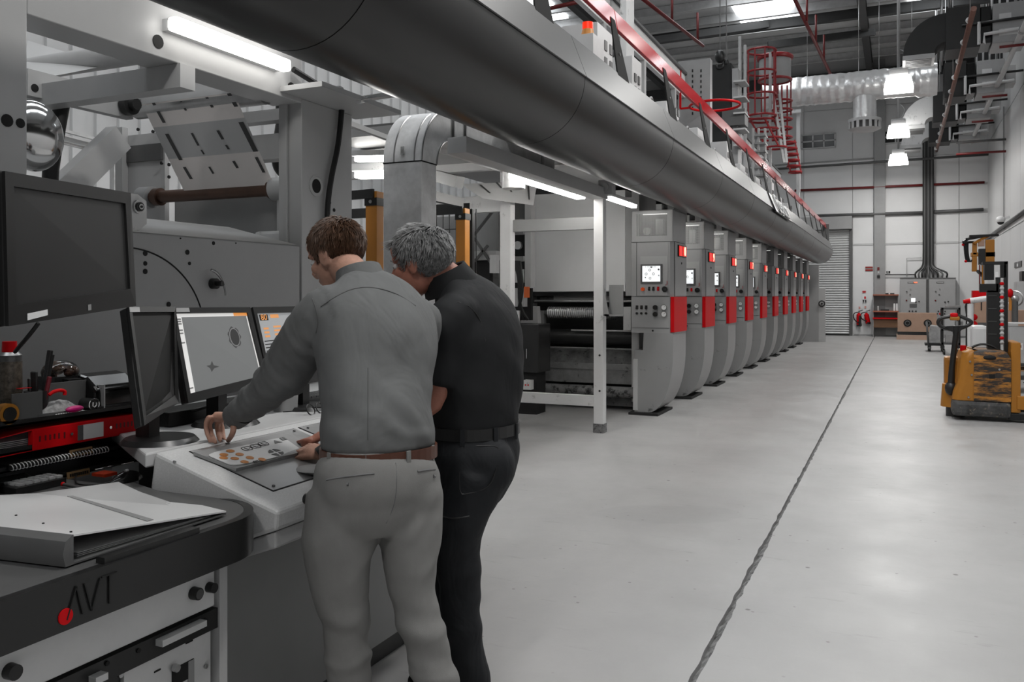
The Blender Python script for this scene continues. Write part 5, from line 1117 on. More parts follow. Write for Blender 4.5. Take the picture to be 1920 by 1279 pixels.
# tape measure in front of the can
b = PT(6, 745, 0.02)
t = thing('tape_measure', 'yellow and black tape measure at the left edge', 'tape measure', tuple(b)); b.z = ZT + 0.03
MB().cyl(b - X3 * 0.0, b + X3 * 0.03, 0.032, n=22).build('case', M_yel, t); MB().cyl(b + X3 * 0.03, b + X3 * 0.033, 0.022, n=18).build('face', M_black, t)
MB().box((b.x, b.y - 0.032, ZT), (b.x + 0.03, b.y + 0.032, ZT + 0.01)).build('foot', M_black, t)
# knife holder
a = PT(68, 735, 0.06); a.z = ZT
t = thing('pen_cup', 'black cup holding utility knives and a dark red marker', 'cup', tuple(a))
MB().cyl(a, a + Z3 * 0.085, 0.034, 0.037, n=20).build('cup', M_black, t)
for k, (dx, dy, l, mm, nm) in enumerate(((0.008, 0.012, 0.215, M_black, 'knife'), (-0.006, 0.02, 0.20, M_black, 'knife'), (0.012, -0.012, 0.15, M_black, 'knife'), (0.02, 0.006, 0.13, mat('marker_dark_red', (0.12, 0.008, 0.015), 0.3, var=0), 'marker'), (-0.012, -0.006, 0.125, M_dgrey, 'knife'))):
    p0 = a + Vector((dx, dy, 0.02)); p1 = a + Vector((dx * 1.5, dy * 2.6 + 0.01, l)); MB().bar(p0, p1, 0.020, 0.012).build(nm, mm, t, 0.003)
# clear dish with brown sweets
a = PT(113, 704, 0.16); 
t = thing('clear_dish', 'clear domed dish of brown pieces behind the organiser', 'dish', (a.x, a.y, ZT))
zz = max(a.z, ZT + 0.05)
MB().box((a.x - 0.05, a.y - 0.06, ZT), (a.x + 0.05, a.y + 0.06, zz)).build('stand', M_black, t)
MB().sphere((a.x, a.y, zz + 0.012), (0.055, 0.065, 0.042), 20, 10).build('dome', M_glass, t)
M_brown = mat('brown_sweet', (0.16, 0.07, 0.03), 0.5, var=0.2)
for k in range(12):
    aa = random.uniform(0, 6.28); r = random.uniform(0, 0.036); MB().sphere((a.x + r * math.cos(aa), a.y + r * math.sin(aa), zz + 0.004 + random.uniform(0, 0.014)), (0.013, 0.013, 0.006), 8, 5).build('sweet', M_brown, t)
# black tape dispenser
a, b = PT(166, 760, 0.02), PT(256, 696, 0.02)
t = thing('tape_dispenser', 'glossy black dispenser with a domed lid on the top tray', 'dispenser', tuple(a))
M_gblk = mat('gloss_black', 0.008, 0.14, var=0)
ly = b.y - a.y - 0.02; y0 = a.y + 0.03; hz = max(0.085, b.z - ZT)
prf = [(TX - 0.02, ZT), (TX - 0.02, ZT + hz * 0.55), (TX - 0.035, ZT + hz * 0.68), (TX - 0.075, ZT + hz * 0.93), (TX - 0.12, ZT + hz), (TX - 0.16, ZT + hz * 0.9), (TX - 0.18, ZT)]
o = MB().prism([(x, y0, z) for x, z in prf], (0, ly, 0)).build('lid', M_gblk, t, 0.012)
MB().box((TX - 0.19, y0 - 0.01, ZT), (TX - 0.005, y0 + ly + 0.01, ZT + 0.012), 0.003).build('base', M_black, t)
MB().tube([Vector((TX - 0.016, y0 + ly * u, ZT + hz * 0.60 + 0.002 * math.sin(u * 3))) for u in [i / 8 for i in range(9)]], 0.0025, 6).build('lid_seam', M_chrome, t)
MB().box((TX - 0.15, y0 - 0.06, ZT + 0.03), (TX - 0.08, y0 - 0.008, ZT + hz * 0.9)).build('tape_mount', M_black, t)
# plastic bag of tools, red pouch, cutter, pink tag
a = PT(125, 770, 0.05)
M_bag = mat('clear_bag', 0.35, 0.25, var=0.5, scale=40, alpha=0.75, bump=0.6, bscale=35)
m = MB(); rows = []
for i in range(13):
    row = []
    for j in range(9):
        u, v = i / 12, j / 8; row.append(Vector((TX - 0.008 - 0.06 * v, PT(82, 770).y + (PT(168, 770).y - PT(82, 770).y) * u, ZT + 0.004 + 0.045 * math.sin(math.pi * v) * math.sin(math.pi * min(1, u + 0.05)) ** 0.6 + 0.006 * noise.noise((i * 0.9, j * 0.9, 0)))))
    rows.append(row)
tag(m.loft(rows, cap=False, closed=False).build('plastic_bag', M_bag, smooth=True), 'crumpled clear plastic bag between the organiser dividers', 'bag')
tag(MB().tube(cat_rom([PT(92, 741, 0.012), PT(100, 735, 0.01), PT(112, 732, 0.01), PT(121, 734, 0.008), PT(121, 741, 0.008)], 5), 0.006, 8).build('red_loop_handle', M_red), 'red looped tool handle among the bags', 'handle')
tag(MB().box(tuple(PT(38, 730, 0.03)), tuple(PT(52, 726, 0.05))).build('red_tag', M_red), 'small red strip behind the left divider', 'tag')
a = PT(172, 750, 0.02); a.z = ZT + 0.022
t = thing('box_cutter', 'black round cutter with a white mark beside the divider', 'cutter', tuple(a))
MB().cyl(a - X3 * 0.04, a + X3 * 0.012, 0.021, n=20).build('body', M_black, t); MB().ring(a + X3 * 0.012, (1, 0, 0), 0.020, 0.002, 20, 5).build('rim', M_chrome, t)
MB().tube([a + Vector((0.014, -0.006, 0.008)), a + Vector((0.014, -0.007, -0.004)), a + Vector((0.014, 0.0, -0.009)), a + Vector((0.014, 0.007, -0.003)), a + Vector((0.014, 0.007, 0.006))], 0.002, 5).build('white_mark', M_paper, t)
a = PT(140, 762, -0.004); a.z = ZT + 0.018
tag(MB().sphere(a, (0.012, 0.034, 0.011), 14, 8).build('pink_wrapper', mat('magenta', (0.42, 0.005, 0.13), 0.4, var=0)), 'bright magenta wrapper on the top tray', 'wrapper')
a = PT(105, 774, -0.001); a.z = ZT + 0.008
t = tag(MB().box((a.x - 0.05, a.y - 0.06, ZT + 0.001), (a.x - 0.003, a.y + 0.06, ZT + 0.014)).build('dark_packet', M_dgrey), 'flat dark packet with pale lettering at the tray edge', 'packet')
for k in range(7): MB().box((a.x - 0.004, a.y + 0.0 + k * 0.009, ZT + 0.004), (a.x - 0.002, a.y + 0.006 + k * 0.009, ZT + 0.009)).build('print_mark', M_paper, t)
# red ring binder lying in the upper slot
a, b = P(62, 806, X=TX + 0.004), P(256, 780, X=TX + 0.004); lo, hi = P(62, 841, X=TX + 0.004), P(256, 806, X=TX + 0.004)
t = thing('red_binder', 'red ring binder lying in the letter tray', 'binder', (TX - 0.12, a.y, lo.z))
zb0, zb1 = P(150, 830, X=TX + 0.004).z, P(150, 792, X=TX + 0.004).z
y0, y1 = a.y, b.y
MB().box((TX - 0.02, y0, zb0), (TX + 0.004, y1, zb1), 0.002).build('spine', M_red, t)
m = MB(); m.prism([(TX, y0, zb0), (TX, y0 - 0.13, zb0 - 0.004), (TX - 0.2, y0 - 0.13, zb0 - 0.004), (TX - 0.2, y0, zb0)], (0, 0, 0.003)); m.prism([(TX, y0, zb1 - 0.003), (TX - 0.03, y0 - 0.12, zb1 - 0.022), (TX - 0.2, y0 - 0.12, zb1 - 0.022), (TX - 0.2, y0, zb1 - 0.003)], (0, 0, 0.003)); m.prism([(TX - 0.012, y0, zb0), (TX - 0.012, y1, zb0), (TX - 0.22, y1, zb0), (TX - 0.22, y0, zb0)], (0, 0, 0.003)); m.prism([(TX - 0.012, y0, zb1 - 0.003), (TX - 0.012, y1, zb1 - 0.003), (TX - 0.22, y1, zb1 - 0.003), (TX - 0.22, y0, zb1 - 0.003)], (0, 0, 0.003)); m.build('covers', M_red, t)
for k in range(7): MB().box((TX - 0.19, y0 - 0.115 + 0.008 * random.random(), zb0 + 0.004 + k * 0.005), (TX - 0.02 - 0.01 * random.random(), y0 + 0.2, zb0 + 0.006 + k * 0.005)).build('page_block', M_lgrey, t)
sy = lambda f: y0 + (y1 - y0) * f
MB().box((TX + 0.004, sy(0.42), zb0 + 0.008), (TX + 0.0055, sy(0.65), zb1 - 0.010)).build('spine_label', M_paper, t); MB().box((TX + 0.004, sy(0.40), zb0 + 0.008), (TX + 0.006, sy(0.45), zb1 - 0.010)).build('label_barcode', M_dgrey, t)
for f in (0.34, 0.72): MB().cyl((TX + 0.004, sy(f), (zb0 + zb1) / 2), (TX + 0.008, sy(f), (zb0 + zb1) / 2), 0.005, n=10).build('rivet', M_chrome, t)
for f in (0.05, 0.10, 0.14, 0.18, 0.22, 0.27, 0.78, 0.82, 0.86, 0.90, 0.94): MB().box((TX + 0.004, sy(f), (zb0 + zb1) / 2 - 0.011 + 0.004 * random.random()), (TX + 0.0048, sy(f) + 0.006, (zb0 + zb1) / 2 + 0.010)).build('pen_stroke', mat('ink_dark_red', (0.09, 0.003, 0.004), 0.5, var=0), t)
# tags on the tray fronts and spiral notebook
for x, y, lab in ((152, 847, 'small tan label stuck on the upper tray front'), (147, 888, 'tan lettered label stuck on the lower tray front')):
    q = P(x, y, X=TX + 0.012); o = tag(MB().obox(q, Y3, Vector((-0.1, 0, 1)).normalized(), Vector((1, 0, 0.1)).normalized(), 0.085, 0.022, 0.004).build('tray_label', mat('tan_label', (0.20, 0.12, 0.055), 0.6, var=0.1)), lab, 'label')
    for k in range(9): MB().box((q.x + 0.002, q.y - 0.034 + k * 0.008, q.z - 0.005), (q.x + 0.004, q.y - 0.029 + k * 0.008, q.z + 0.005)).build('print_mark', M_deskb, o)
t = thing('spiral_notebook', 'black notebook with a white wire spiral in the tray', 'notebook', (TX - 0.1, P(110, 890, X=TX).y, levels[1] + 0.008))
zn = levels[1] + 0.008; y0, y1 = P(20, 900, X=TX + 0.02).y, P(205, 865, X=TX + 0.02).y
MB().box((TX - 0.18, y0, zn), (TX + 0.012, y1, zn + 0.016)).build('cover', M_blackm, t)
for k in range(30):
    y = y0 + (y1 - y0) * (k + 0.5) / 30; MB().ring((TX + 0.014, y, zn + 0.008), (0, 1, 0.25), 0.010, 0.0016, 10, 4).build('wire_loop', M_paper, t)
tag(MB().cyl(P(178, 881, X=TX + 0.03), P(250, 866, X=TX + 0.03), 0.003, n=8).build('steel_rule', M_chrome), 'thin bright rod on the lowest tray front', 'rod')
# ---------------------------------------------------------------- on the dark desk top
a = P(245, 905, Z=DZ)
t = thing('computer_mouse', 'black computer mouse behind the white binder', 'mouse', tuple(a))
m = MB(); rings = []
for i in range(13):
    u = i / 12; r = math.sin(math.pi * (0.06 + 0.88 * u)); rings.append([a + Vector((-0.03, -0.055 + 0.125 * u, 0)) + Vector((0.032 * r * math.cos(b), 0, 0.036 * (r ** 0.7) * (0.8 + 0.25 * u) * math.sin(b))) for b in [math.pi * k / 12 for k in range(13)]])
o = m.loft(rings, cap=True, closed=True).build('shell', M_gblk, t)
MB().cyl(a + Vector((-0.03, 0.005, 0.032)), a + Vector((-0.03, 0.015, 0.033)), 0.006, n=10).build('wheel', M_grey, t)
MB().tube(cat_rom([a + Vector((-0.03, -0.052, 0.01)), a + Vector((-0.05, -0.09, 0.006)), a + Vector((-0.12, -0.10, 0.006)), a + Vector((-0.25, 0.0, 0.006))], 5), 0.0025, 6).build('cable', M_cable, t)
a = P(196, 892, Z=DZ); tag(MB().obox(a + Z3 * 0.006, Y3, X3, Z3, 0.05, 0.06, 0.01).build('red_card', mat('orange_red_card', (0.62, 0.05, 0.012), 0.5, var=0.3, scale=30)), 'orange-red card beside the computer mouse', 'card')
a = P(75, 915, Z=DZ)
t = thing('calculator', 'black desk calculator with grey keys left of the mouse', 'calculator', tuple(a))
MB().obox(a + Vector((-0.03, -0.02, 0.012)), Y3, X3, Z3, 0.17, 0.13, 0.02).build('case', M_black, t)
MB().obox(a + Vector((-0.09, -0.05, 0.026)), Y3, Vector((1, 0, -0.3)).normalized(), Vector((0.3, 0, 1)).normalized(), 0.15, 0.035, 0.008).build('display', mat('lcd', 0.04, 0.2, var=0), t)
for i in range(3):
    for j in range(6): MB().box((a.x - 0.055 + i * 0.026, a.y - 0.08 + j * 0.026, a.z + 0.022), (a.x - 0.037 + i * 0.026, a.y - 0.062 + j * 0.026, a.z + 0.029)).build('key', M_lgrey, t)
a = P(118, 908, Z=DZ + 0.01); t = thing('desk_pen', 'dark pen with a red end beside the calculator', 'pen', tuple(a))
b = P(165, 918, Z=DZ + 0.008); MB().cyl(a, b, 0.005, n=10).build('barrel', M_dgrey, t); MB().sphere(a, 0.007, 10, 6).build('red_end', M_red, t)
a = P(200, 1060, Z=DZ); b = P(383, 996, Z=DZ)
tag(MB().bar(a + Vector((-0.02, 0, 0.008)), b + Vector((-0.01, -0.02, 0.008)), 0.028, 0.014).build('black_ruler', M_black), 'black straight-edge lying along the desk edge', 'ruler')
# white ring binder
q0 = [P(-120, 960, Z=0.965), P(-20, 936, Z=0.965), P(250, 920, Z=0.950), P(424, 961, Z=0.916), P(140, 1004, Z=0.962)]
t = thing('white_binder', 'open grey ring binder with a white cover sheet on the desk', 'binder', tuple(P(150, 1000, Z=DZ)))
TLb, TRb, BRb, BLb = P(-150, 938, Z=0.962), P(250, 919, Z=0.935), P(424, 961, Z=0.918), P(138, 1006, Z=0.968)
FLb = P(-260, 962, Z=0.968); BLb = P(138, 1006, Z=0.966); BRb = P(424, 961, Z=0.912)
pn_ = (BLb - FLb).cross(BRb - FLb).normalized()
def onplane(px, py, h=0.0):
    dd = P(px, py, zc=1.0) - Vector((0, 0, HC)); s_ = (FLb + pn_ * h - Vector((0, 0, HC))).dot(pn_) / dd.dot(pn_); return Vector((0, 0, HC)) + dd * s_
if pn_.z < 0: pn_ = -pn_
TRb, TLb = onplane(250, 919), onplane(-150, 938)
poly = [FLb, BLb, BRb, TRb, TLb]
MB().prism(poly, pn_ * 0.004).build('cover_sheet', mat('binder_white', 0.62, 0.30, var=0.03, scale=4), t)
poly2 = [p.copy() for p in poly]
for p, z in zip(poly2, (DZ + 0.004, DZ + 0.004, DZ + 0.006, DZ + 0.006, DZ + 0.004)): p.z = z
MB().prism(poly2, (0, 0, 0.004)).build('back_cover', M_dgrey, t)
# spine along the near left edge
d = (BLb - FLb); n_ = Vector((d.y, -d.x, 0)).normalized(); n_ = n_ if n_.x > 0 or n_.y < 0 else -n_
rg = []
for p in (FLb, BLb):
    b0 = Vector((p.x, p.y, DZ + 0.004)); top = Vector((p.x, p.y, p.z + 0.004))
    rg.append([b0, b0 + n_ * 0.022, b0 + n_ * 0.03 + Z3 * 0.03, top - Z3 * 0.01 + n_ * 0.022, top + n_ * 0.004, top])
MB().loft(rg).build('spine', mat('binder_grey', 0.10, 0.35, var=0.05), t)
for k in range(3):
    f = 0.02 + 0.02 * k; zz = DZ + 0.009 + k * 0.004
    pp = [Vector((*FLb.lerp(TLb, 0.06).xy, zz)), Vector((*BLb.lerp(TRb, 0.05).xy, zz)), Vector((*BRb.lerp(BLb, 0.10 + 0.05 * k).lerp(TRb, 0.03).xy, zz - 0.002 * k)), Vector((*TRb.lerp(TLb, 0.08).xy, zz)), Vector((*TLb.xy, zz))]
    MB().prism(pp, (0, 0, 0.0015)).build('inner_sheet', M_lgrey, t)
a0, a1 = P(128, 932, Z=0.958), P(285, 975, Z=0.95)
nrm = Z3 * 0.002
def onb(px, py): return onplane(px, py, 0.0045)
MB().prism([onb(126, 931), onb(136, 930), onb(288, 975), onb(276, 978)], (0, 0, 0.0015)).build('grey_stripe', M_grey, t)
for x, y in ((30, 967), (81, 982), (133, 998)): c = onb(x, y); MB().cyl(c, c + Z3 * 0.002, 0.003, n=8).build('punch_hole', M_hole, t)
# ================================================================ far end and right side
def wb(x0, y0, x1, y1, Y, dep, m, nm, parent=None, bev=0.0):
    a, b = P(x0, y1, Y=Y), P(x1, y0, Y=Y); return MB().box((a.x, Y, max(0.0, a.z)), (b.x, Y + dep, b.z), bev).build(nm, m, parent)
# electrical cabinets
YE = 34.15
for k, (x0, x1, lab) in enumerate(((1688, 1737, 'left grey electrical cabinet with a lit display under the cable drop'), (1742, 1792, 'right grey electrical cabinet beside the carts'))):
    a, b = P(x0, 632, Y=YE), P(x1, 522, Y=YE); zt_ = b.z
    t = thing('electrical_cabinet', lab, 'cabinet', ((a.x + b.x) / 2, YE + 0.2, 0), 'electrical cabinets at the end wall')
    MB().box((a.x, YE, 0), (b.x, YE + 0.45, zt_), 0.01).build('body', M_cab, t); MB().box((a.x - 0.01, YE - 0.02, zt_), (b.x + 0.01, YE + 0.46, zt_ + 0.025)).build('top_cap', M_dgrey, t)
    MB().box((a.x + 0.02, YE - 0.012, 0.08), (b.x - 0.02, YE, zt_ - 0.03)).build('door', M_cab, t)
    w_ = b.x - a.x
    for u, v, s, mm in ((0.42, 1.98, (0.24, 0.06), M_dgrey), (0.42, 1.98, (0.20, 0.035), M_cab)):
        MB().box((a.x + u * w_ - s[0] / 2, YE - 0.018 - (0.002 if mm is M_cab else 0), v - s[1] / 2), (a.x + u * w_ + s[0] / 2, YE - 0.012, v + s[1] / 2)).build('name_plate', mm, t)
    if k == 0:
        MB().box((a.x + 0.5 * w_, YE - 0.02, 1.96), (a.x + 0.66 * w_, YE - 0.017, 2.01)).build('orange_mark', mat('orange_mark', (0.8, 0.2, 0.1), 0.4, var=0, emit=(1, 0.25, 0.12), estr=0.5), t)
        MB().box((a.x + 0.42 * w_, YE - 0.02, 1.28), (a.x + 0.58 * w_, YE - 0.012, 1.42)).build('display', M_scr, t); MB().box((a.x + 0.36 * w_, YE - 0.022, 1.08), (a.x + 0.64 * w_, YE - 0.012, 1.21)).build('control_strip', M_dgrey, t)
    for u, v, mm in ((0.24, 1.34, M_redp), (0.35, 0.95, M_black), (0.47, 0.95, M_black), (0.6, 0.95, M_black), (0.3, 0.86, M_black), (0.4, 0.86, M_red), (0.58, 0.86, M_black), (0.72, 1.30, M_black), (0.6, 1.28, M_black), (0.25, 1.66, M_dgrey), (0.38, 1.55, M_dgrey), (0.4, 1.76, M_grey)):
        MB().cyl((a.x + u * w_, YE - 0.012, v), (a.x + u * w_, YE - 0.04, v), 0.026, n=8).build('switch', mm, t)
t = thing('cabinet_gap_panel', 'dark filler panel between the two electrical cabinets', 'panel', tuple(P(1739.5, 632, Y=YE)))
wb(1737.3, 524, 1741.7, 631, YE + 0.08, 0.3, M_dgrey, 'filler', t)
# cable drop onto the cabinets
cd = thing('cable_drop', 'thick bundle of black cables dropping down the end wall onto the cabinets', 'cables', tuple(P(1740, 518, Y=WY - 0.25)))
YC = WY - 0.22
for k in range(9):
    x = 1731.5 + k * 2.2; sp_ = (k - 4) * 6.0
    e = P(1741 + sp_ * (1.0 if k < 5 else 1.4), 521, Y=YE + 0.2); e.z = 2.16
    MB().tube(cat_rom([P(x, 240, Y=YC), P(x, 330, Y=YC), P(x, 420, Y=YC), P(x, 480, Y=YC), P(x + (k - 4) * 0.6, 500, Y=YC), Vector((e.x, e.y, e.z + 0.18)), e], 4), 0.032, 6).build('cable', M_cable if k % 3 != 1 else M_dgrey, cd)
a, b = P(1730, 480, Y=YC), P(1749, 280, Y=YC); MB().box((a.x, WY - 0.10, a.z), (b.x, WY - 0.04, b.z)).build('backing_tray', M_dgrey, cd)
# pipes and trays along the far wall
def wallpipe(pts, r, m, lab, nm='wall_pipe', Y=WY - 0.12, cat='pipe'): return tag(MB().tube([P(x, y, Y=Y) for x, y in pts], r, 8).build(nm, m), lab, cat)
wallpipe(((1440, 318), (1860, 289)), 0.045, M_dgrey, 'upper dark pipe across the end wall', Y=WY - 0.30)
wallpipe(((1440, 311), (1640, 297)), 0.03, M_grey, 'slim grey pipe just above the upper dark pipe', Y=WY - 0.30)
wallpipe(((1490, 357.5), (1846, 342)), 0.045, M_redp, 'dark red pipe across the end wall', Y=WY - 0.12)
o = wallpipe(((1525, 405), (1731, 399)), 0.06, M_dgrey, 'dark cable tray left of the cable drop', 'wall_tray', cat='cable tray')
wallpipe(((1749, 397.5), (1844, 393)), 0.06, M_dgrey, 'dark cable tray right of the cable drop', 'wall_tray', cat='cable tray')
wallpipe(((1649, 515), (1716, 515)), 0.02, M_dgrey, 'thin conduit running to the cabinets', 'wall_conduit', cat='conduit')
wallpipe(((1700, 516), (1700, 484), (1728, 483)), 0.018, M_lgrey, 'thin pale conduit loop above the cabinets', 'wall_conduit', cat='conduit')
# signs on the far wall
t = thing('red_wall_sign', 'pair of small dark red sign strips left of the wall pillar', 'sign', tuple(P(1630, 504, Y=WY - 0.05)))
for y in (501.5, 506.5): wb(1622.5, y - 1.6, 1636.5, y + 1.6, WY - 0.06, 0.02, mat('sign_dark_red', (0.22, 0.012, 0.008), 0.5, var=0.1), 'strip', t)
t = thing('alarm_call_point', 'small dark alarm point on the wall pillar', 'alarm', tuple(P(1647, 510, Y=WY - 0.2)))
wb(1645, 501, 1649, 507, WY - 0.2, 0.05, M_redp, 'sounder', t); wb(1645.5, 507, 1648.5, 513, WY - 0.18, 0.03, M_lgrey, 'notice', t); wb(1644.5, 516, 1650, 521, WY - 0.2, 0.05, M_black, 'call_box', t)
t = thing('wall_marking', 'row of small black letter plates right of the wall pillar', 'sign', tuple(P(1660, 510, Y=WY - 0.05)))
for x in (1652, 1656, 1662, 1666): wb(x, 508, x + 3.2, 512.5, WY - 0.05, 0.015, M_black, 'letter_plate', t); 
for x in (1653, 1663): wb(x, 509.3, x + 1.6, 511, WY - 0.055, 0.006, M_wall, 'letter_gap', t)
t = thing('extinguisher_notice', 'white and red notice above the fire extinguishers', 'sign', tuple(P(1620, 555, Y=WY - 0.05)))
wb(1617, 552, 1624, 562, WY - 0.05, 0.015, M_paper, 'notice_board', t); wb(1620.5, 556, 1623.5, 560.5, WY - 0.056, 0.006, M_red, 'red_block', t); wb(1617, 545.5, 1623.5, 547, WY - 0.05, 0.01, M_red, 'red_strip', t); wb(1617, 548, 1623.5, 549.2, WY - 0.05, 0.01, M_red, 'red_strip', t)
for x in (1618, 1622.3): wb(x, 562.5, x + 2, 567, WY - 0.08, 0.05, M_black, 'hook', t)
for k, (x, lab, tilt) in enumerate(((1610.5, 'red fire extinguisher with a black horn nearest the shutter', 0.0), (1624.5, 'red fire extinguisher hung tilted beside the bench', 0.16))):
    yf = WY - 0.16; top, bot = P(x, 590, Y=yf), P(x, 612 if k == 0 else 607, Y=yf); r = 0.085
    t = thing('fire_extinguisher', lab, 'extinguisher', tuple(bot), 'fire extinguishers on the end wall')
    sk = X3 * (tilt * (top.z - bot.z)); m = MB(); b0 = bot + sk * 1.2; t0 = Vector((bot.x, yf, top.z))
    m.cyl(b0, t0, r, n=16); m.cyl(t0, t0 + Z3 * 0.06 - sk * 0.1, r, 0.03, n=16); m.build('cylinder', M_red, t)
    MB().cyl(t0 + Z3 * 0.06, t0 + Z3 * 0.12, 0.03, n=8).build('valve', M_steel, t); MB().bar(t0 + Vector((-0.02, 0, 0.12)), t0 + Vector((0.13, 0, 0.17)), 0.03).build('lever', M_black, t)
    MB().tube(bez(t0 + Z3 * 0.09, t0 + Vector((-0.30, -0.02, 0.12)), t0 + Vector((-0.22, -0.08, -0.25)), b0 + Vector((-0.05 + 0.08 * (1 - k), -0.1, 0.12)), 10), 0.02, 6).build('hose', M_black, t)
    MB().cyl(b0 - Z3 * 0.005, b0 + Z3 * 0.06, r * 1.03, n=16).build('foot_band', M_black, t)
    if k == 0: MB().cyl(b0 + Vector((0.03, -0.1, 0.40)), b0 + Vector((0.05, -0.11, 0.02)), 0.03, 0.06, n=10).build('horn', M_black, t)
    MB().bar(t0 + Vector((0, 0.0, 0.02)), t0 + Vector((0, 0.12, 0.02)), 0.05).build('wall_bracket', M_dgrey, t)
for k, (x, y) in enumerate(((1611.5, 577), (1622.5, 576))):
    tag(wb(x - 1.6, y - 2, x + 1.6, y + 2, WY - 0.05, 0.012, mat('sticker_pink', (0.55, 0.25, 0.22), 0.6, var=0), 'wall_sticker'), ('small pinkish sticker above the left extinguisher', 'small pinkish sticker above the right extinguisher')[k], 'sticker')
# wall bench with shelves
YB = WY - 0.62
t = thing('wall_bench', 'grey bench with orange-edged shelves against the end wall', 'bench', tuple(P(1661, 632, Y=YB)))
M_oe = mat('orange_edge', (0.30, 0.10, 0.06), 0.5, var=0.1)
for x in (1636.5, 1683.5): wb(x, 552, x + 1.6, 631, YB, 0.55, M_grey, 'side_panel', t)
for y, mm in ((552, M_oe), (583, M_oe), (596, M_red)): wb(1636.5, y, 1685, y + 2.2, YB - 0.05, 0.6, mm, 'shelf', t)
wb(1638, 598.5, 1683.5, 614, YB + 0.02, 0.5, mat('brown_panel', (0.14, 0.07, 0.035), 0.6, var=0.15), 'front_panel', t); wb(1638, 554, 1683.5, 596, YB + 0.52, 0.03, M_lgrey, 'back_panel', t)
for x0, x1, y0, mm, lab in ((1675, 1679, 569, M_paper, 'white file box left of its pair on the bench'), (1680, 1684, 569, M_paper, 'white file box right of its pair on the bench'), (1651, 1667, 580, M_black, 'dark flat device on the bench shelf'), (1645, 1648, 574, M_lgrey, 'small pale bottle on the bench shelf'), (1660, 1666, 549.5, M_deskb, 'small dark tool on top of the bench'), (1669, 1677, 549.5, M_deskb, 'longer dark tool on top of the bench')):
    tag(wb(x0, y0, x1, 552 if y0 < 552 else 583, YB + 0.1, 0.25, mm, 'bench_item', None, 0.01), lab, 'box')
# cardboard box with two fans
YK = 32.3
t = thing('cardboard_carton', 'wide cardboard carton with two round black fan holes', 'carton', tuple(P(1720, 636, Y=YK)))
wb(1683, 587.5, 1756.5, 624, YK, 0.9, M_card, 'carton_body', t); wb(1682.5, 623, 1757, 629.5, YK - 0.01, 0.92, M_gblk, 'black_wrap', t); wb(1681, 629, 1758, 640, YK - 0.06, 1.0, mat('carton_base', (0.42, 0.29, 0.22), 0.8, var=0.05), 'base_board', t)
for x in (1701.5, 1739.5):
    c = P(x, 606, Y=YK); MB().cyl(c, c - Y3 * 0.02, 0.125, n=22).build('fan_hole', M_hole, t); MB().ring(c - Y3 * 0.02, (0, 1, 0), 0.07, 0.015, 18, 6).build('fan_hub', M_dgrey, t)
# carts
YT = 25.6
t = thing('bag_trolley', 'grey fabric bag trolley on black wheels', 'trolley', tuple(P(1752, 657, Y=YT)))
a, b = P(1736, 648, Y=YT), P(1766, 613, Y=YT)
m = MB(); m.prism([(a.x + 0.05, YT, a.z + 0.06), (b.x, YT, a.z + 0.06), (b.x + 0.02, YT, b.z), (a.x + 0.12, YT, b.z + 0.04)], (0, 0.6, 0)); m.build('bag', mat('grey_fabric', 0.30, 0.8, var=0.35, scale=5), t, 0.03)
MB().box((a.x - 0.02, YT, a.z), (b.x + 0.05, YT + 0.62, a.z + 0.06)).build('deck', M_black, t); MB().cyl((a.x + 0.06, YT, a.z), (a.x + 0.02, YT, P(1737, 604, Y=YT).z), 0.025, n=8).build('handle_post', M_dgrey, t)
for x in (1743, 1768):
    for d in (0.05, 0.52): c = P(x, 653, Y=YT); MB().cyl((c.x - 0.03, YT + d, 0.07), (c.x + 0.03, YT + d, 0.07), 0.07, n=14).build('wheel', M_black, t); 
for x in (1743, 1768): c = P(x, 653, Y=YT); MB().box((c.x - 0.04, YT + 0.02, 0.07), (c.x + 0.04, YT + 0.55, a.z)).build('castor_fork', M_dgrey, t)
YT = 24.3
t = thing('dark_cart', 'dark steel tool cart behind the stacker tiller', 'cart', tuple(P(1785, 660, Y=YT)))
a, b = P(1765, 655, Y=YT), P(1801, 577, Y=YT)
for x in (a.x, b.x - 0.05):
    for d in (0, 0.5): MB().box((x, YT + d, 0.14), (x + 0.05, YT + d + 0.05, b.z)).build('upright', M_deskb, t)
for z in (a.z + 0.12, 0.62, b.z - 0.05): MB().box((a.x, YT, z), (b.x, YT + 0.55, z + 0.05)).build('shelf', M_dgrey, t)
for x in (a.x + 0.05, b.x - 0.08):
    for d in (0.05, 0.5): MB().cyl((x, YT + d, 0.07), (x + 0.04, YT + d, 0.07), 0.07, n=12).build('wheel', M_black, t)
for x0, x1, z0, z1, mm in ((0.08, 0.3, 0.67, 0.95, M_lgrey), (0.33, 0.5, 0.67, 0.85, M_grey), (0.1, 0.42, 0.28, 0.5, M_steel), (0.1, 0.45, b.z, b.z + 0.05, M_steel)): MB().box((a.x + x0, YT + 0.1, z0), (a.x + x1, YT + 0.4, z1)).build('load', mm, t)
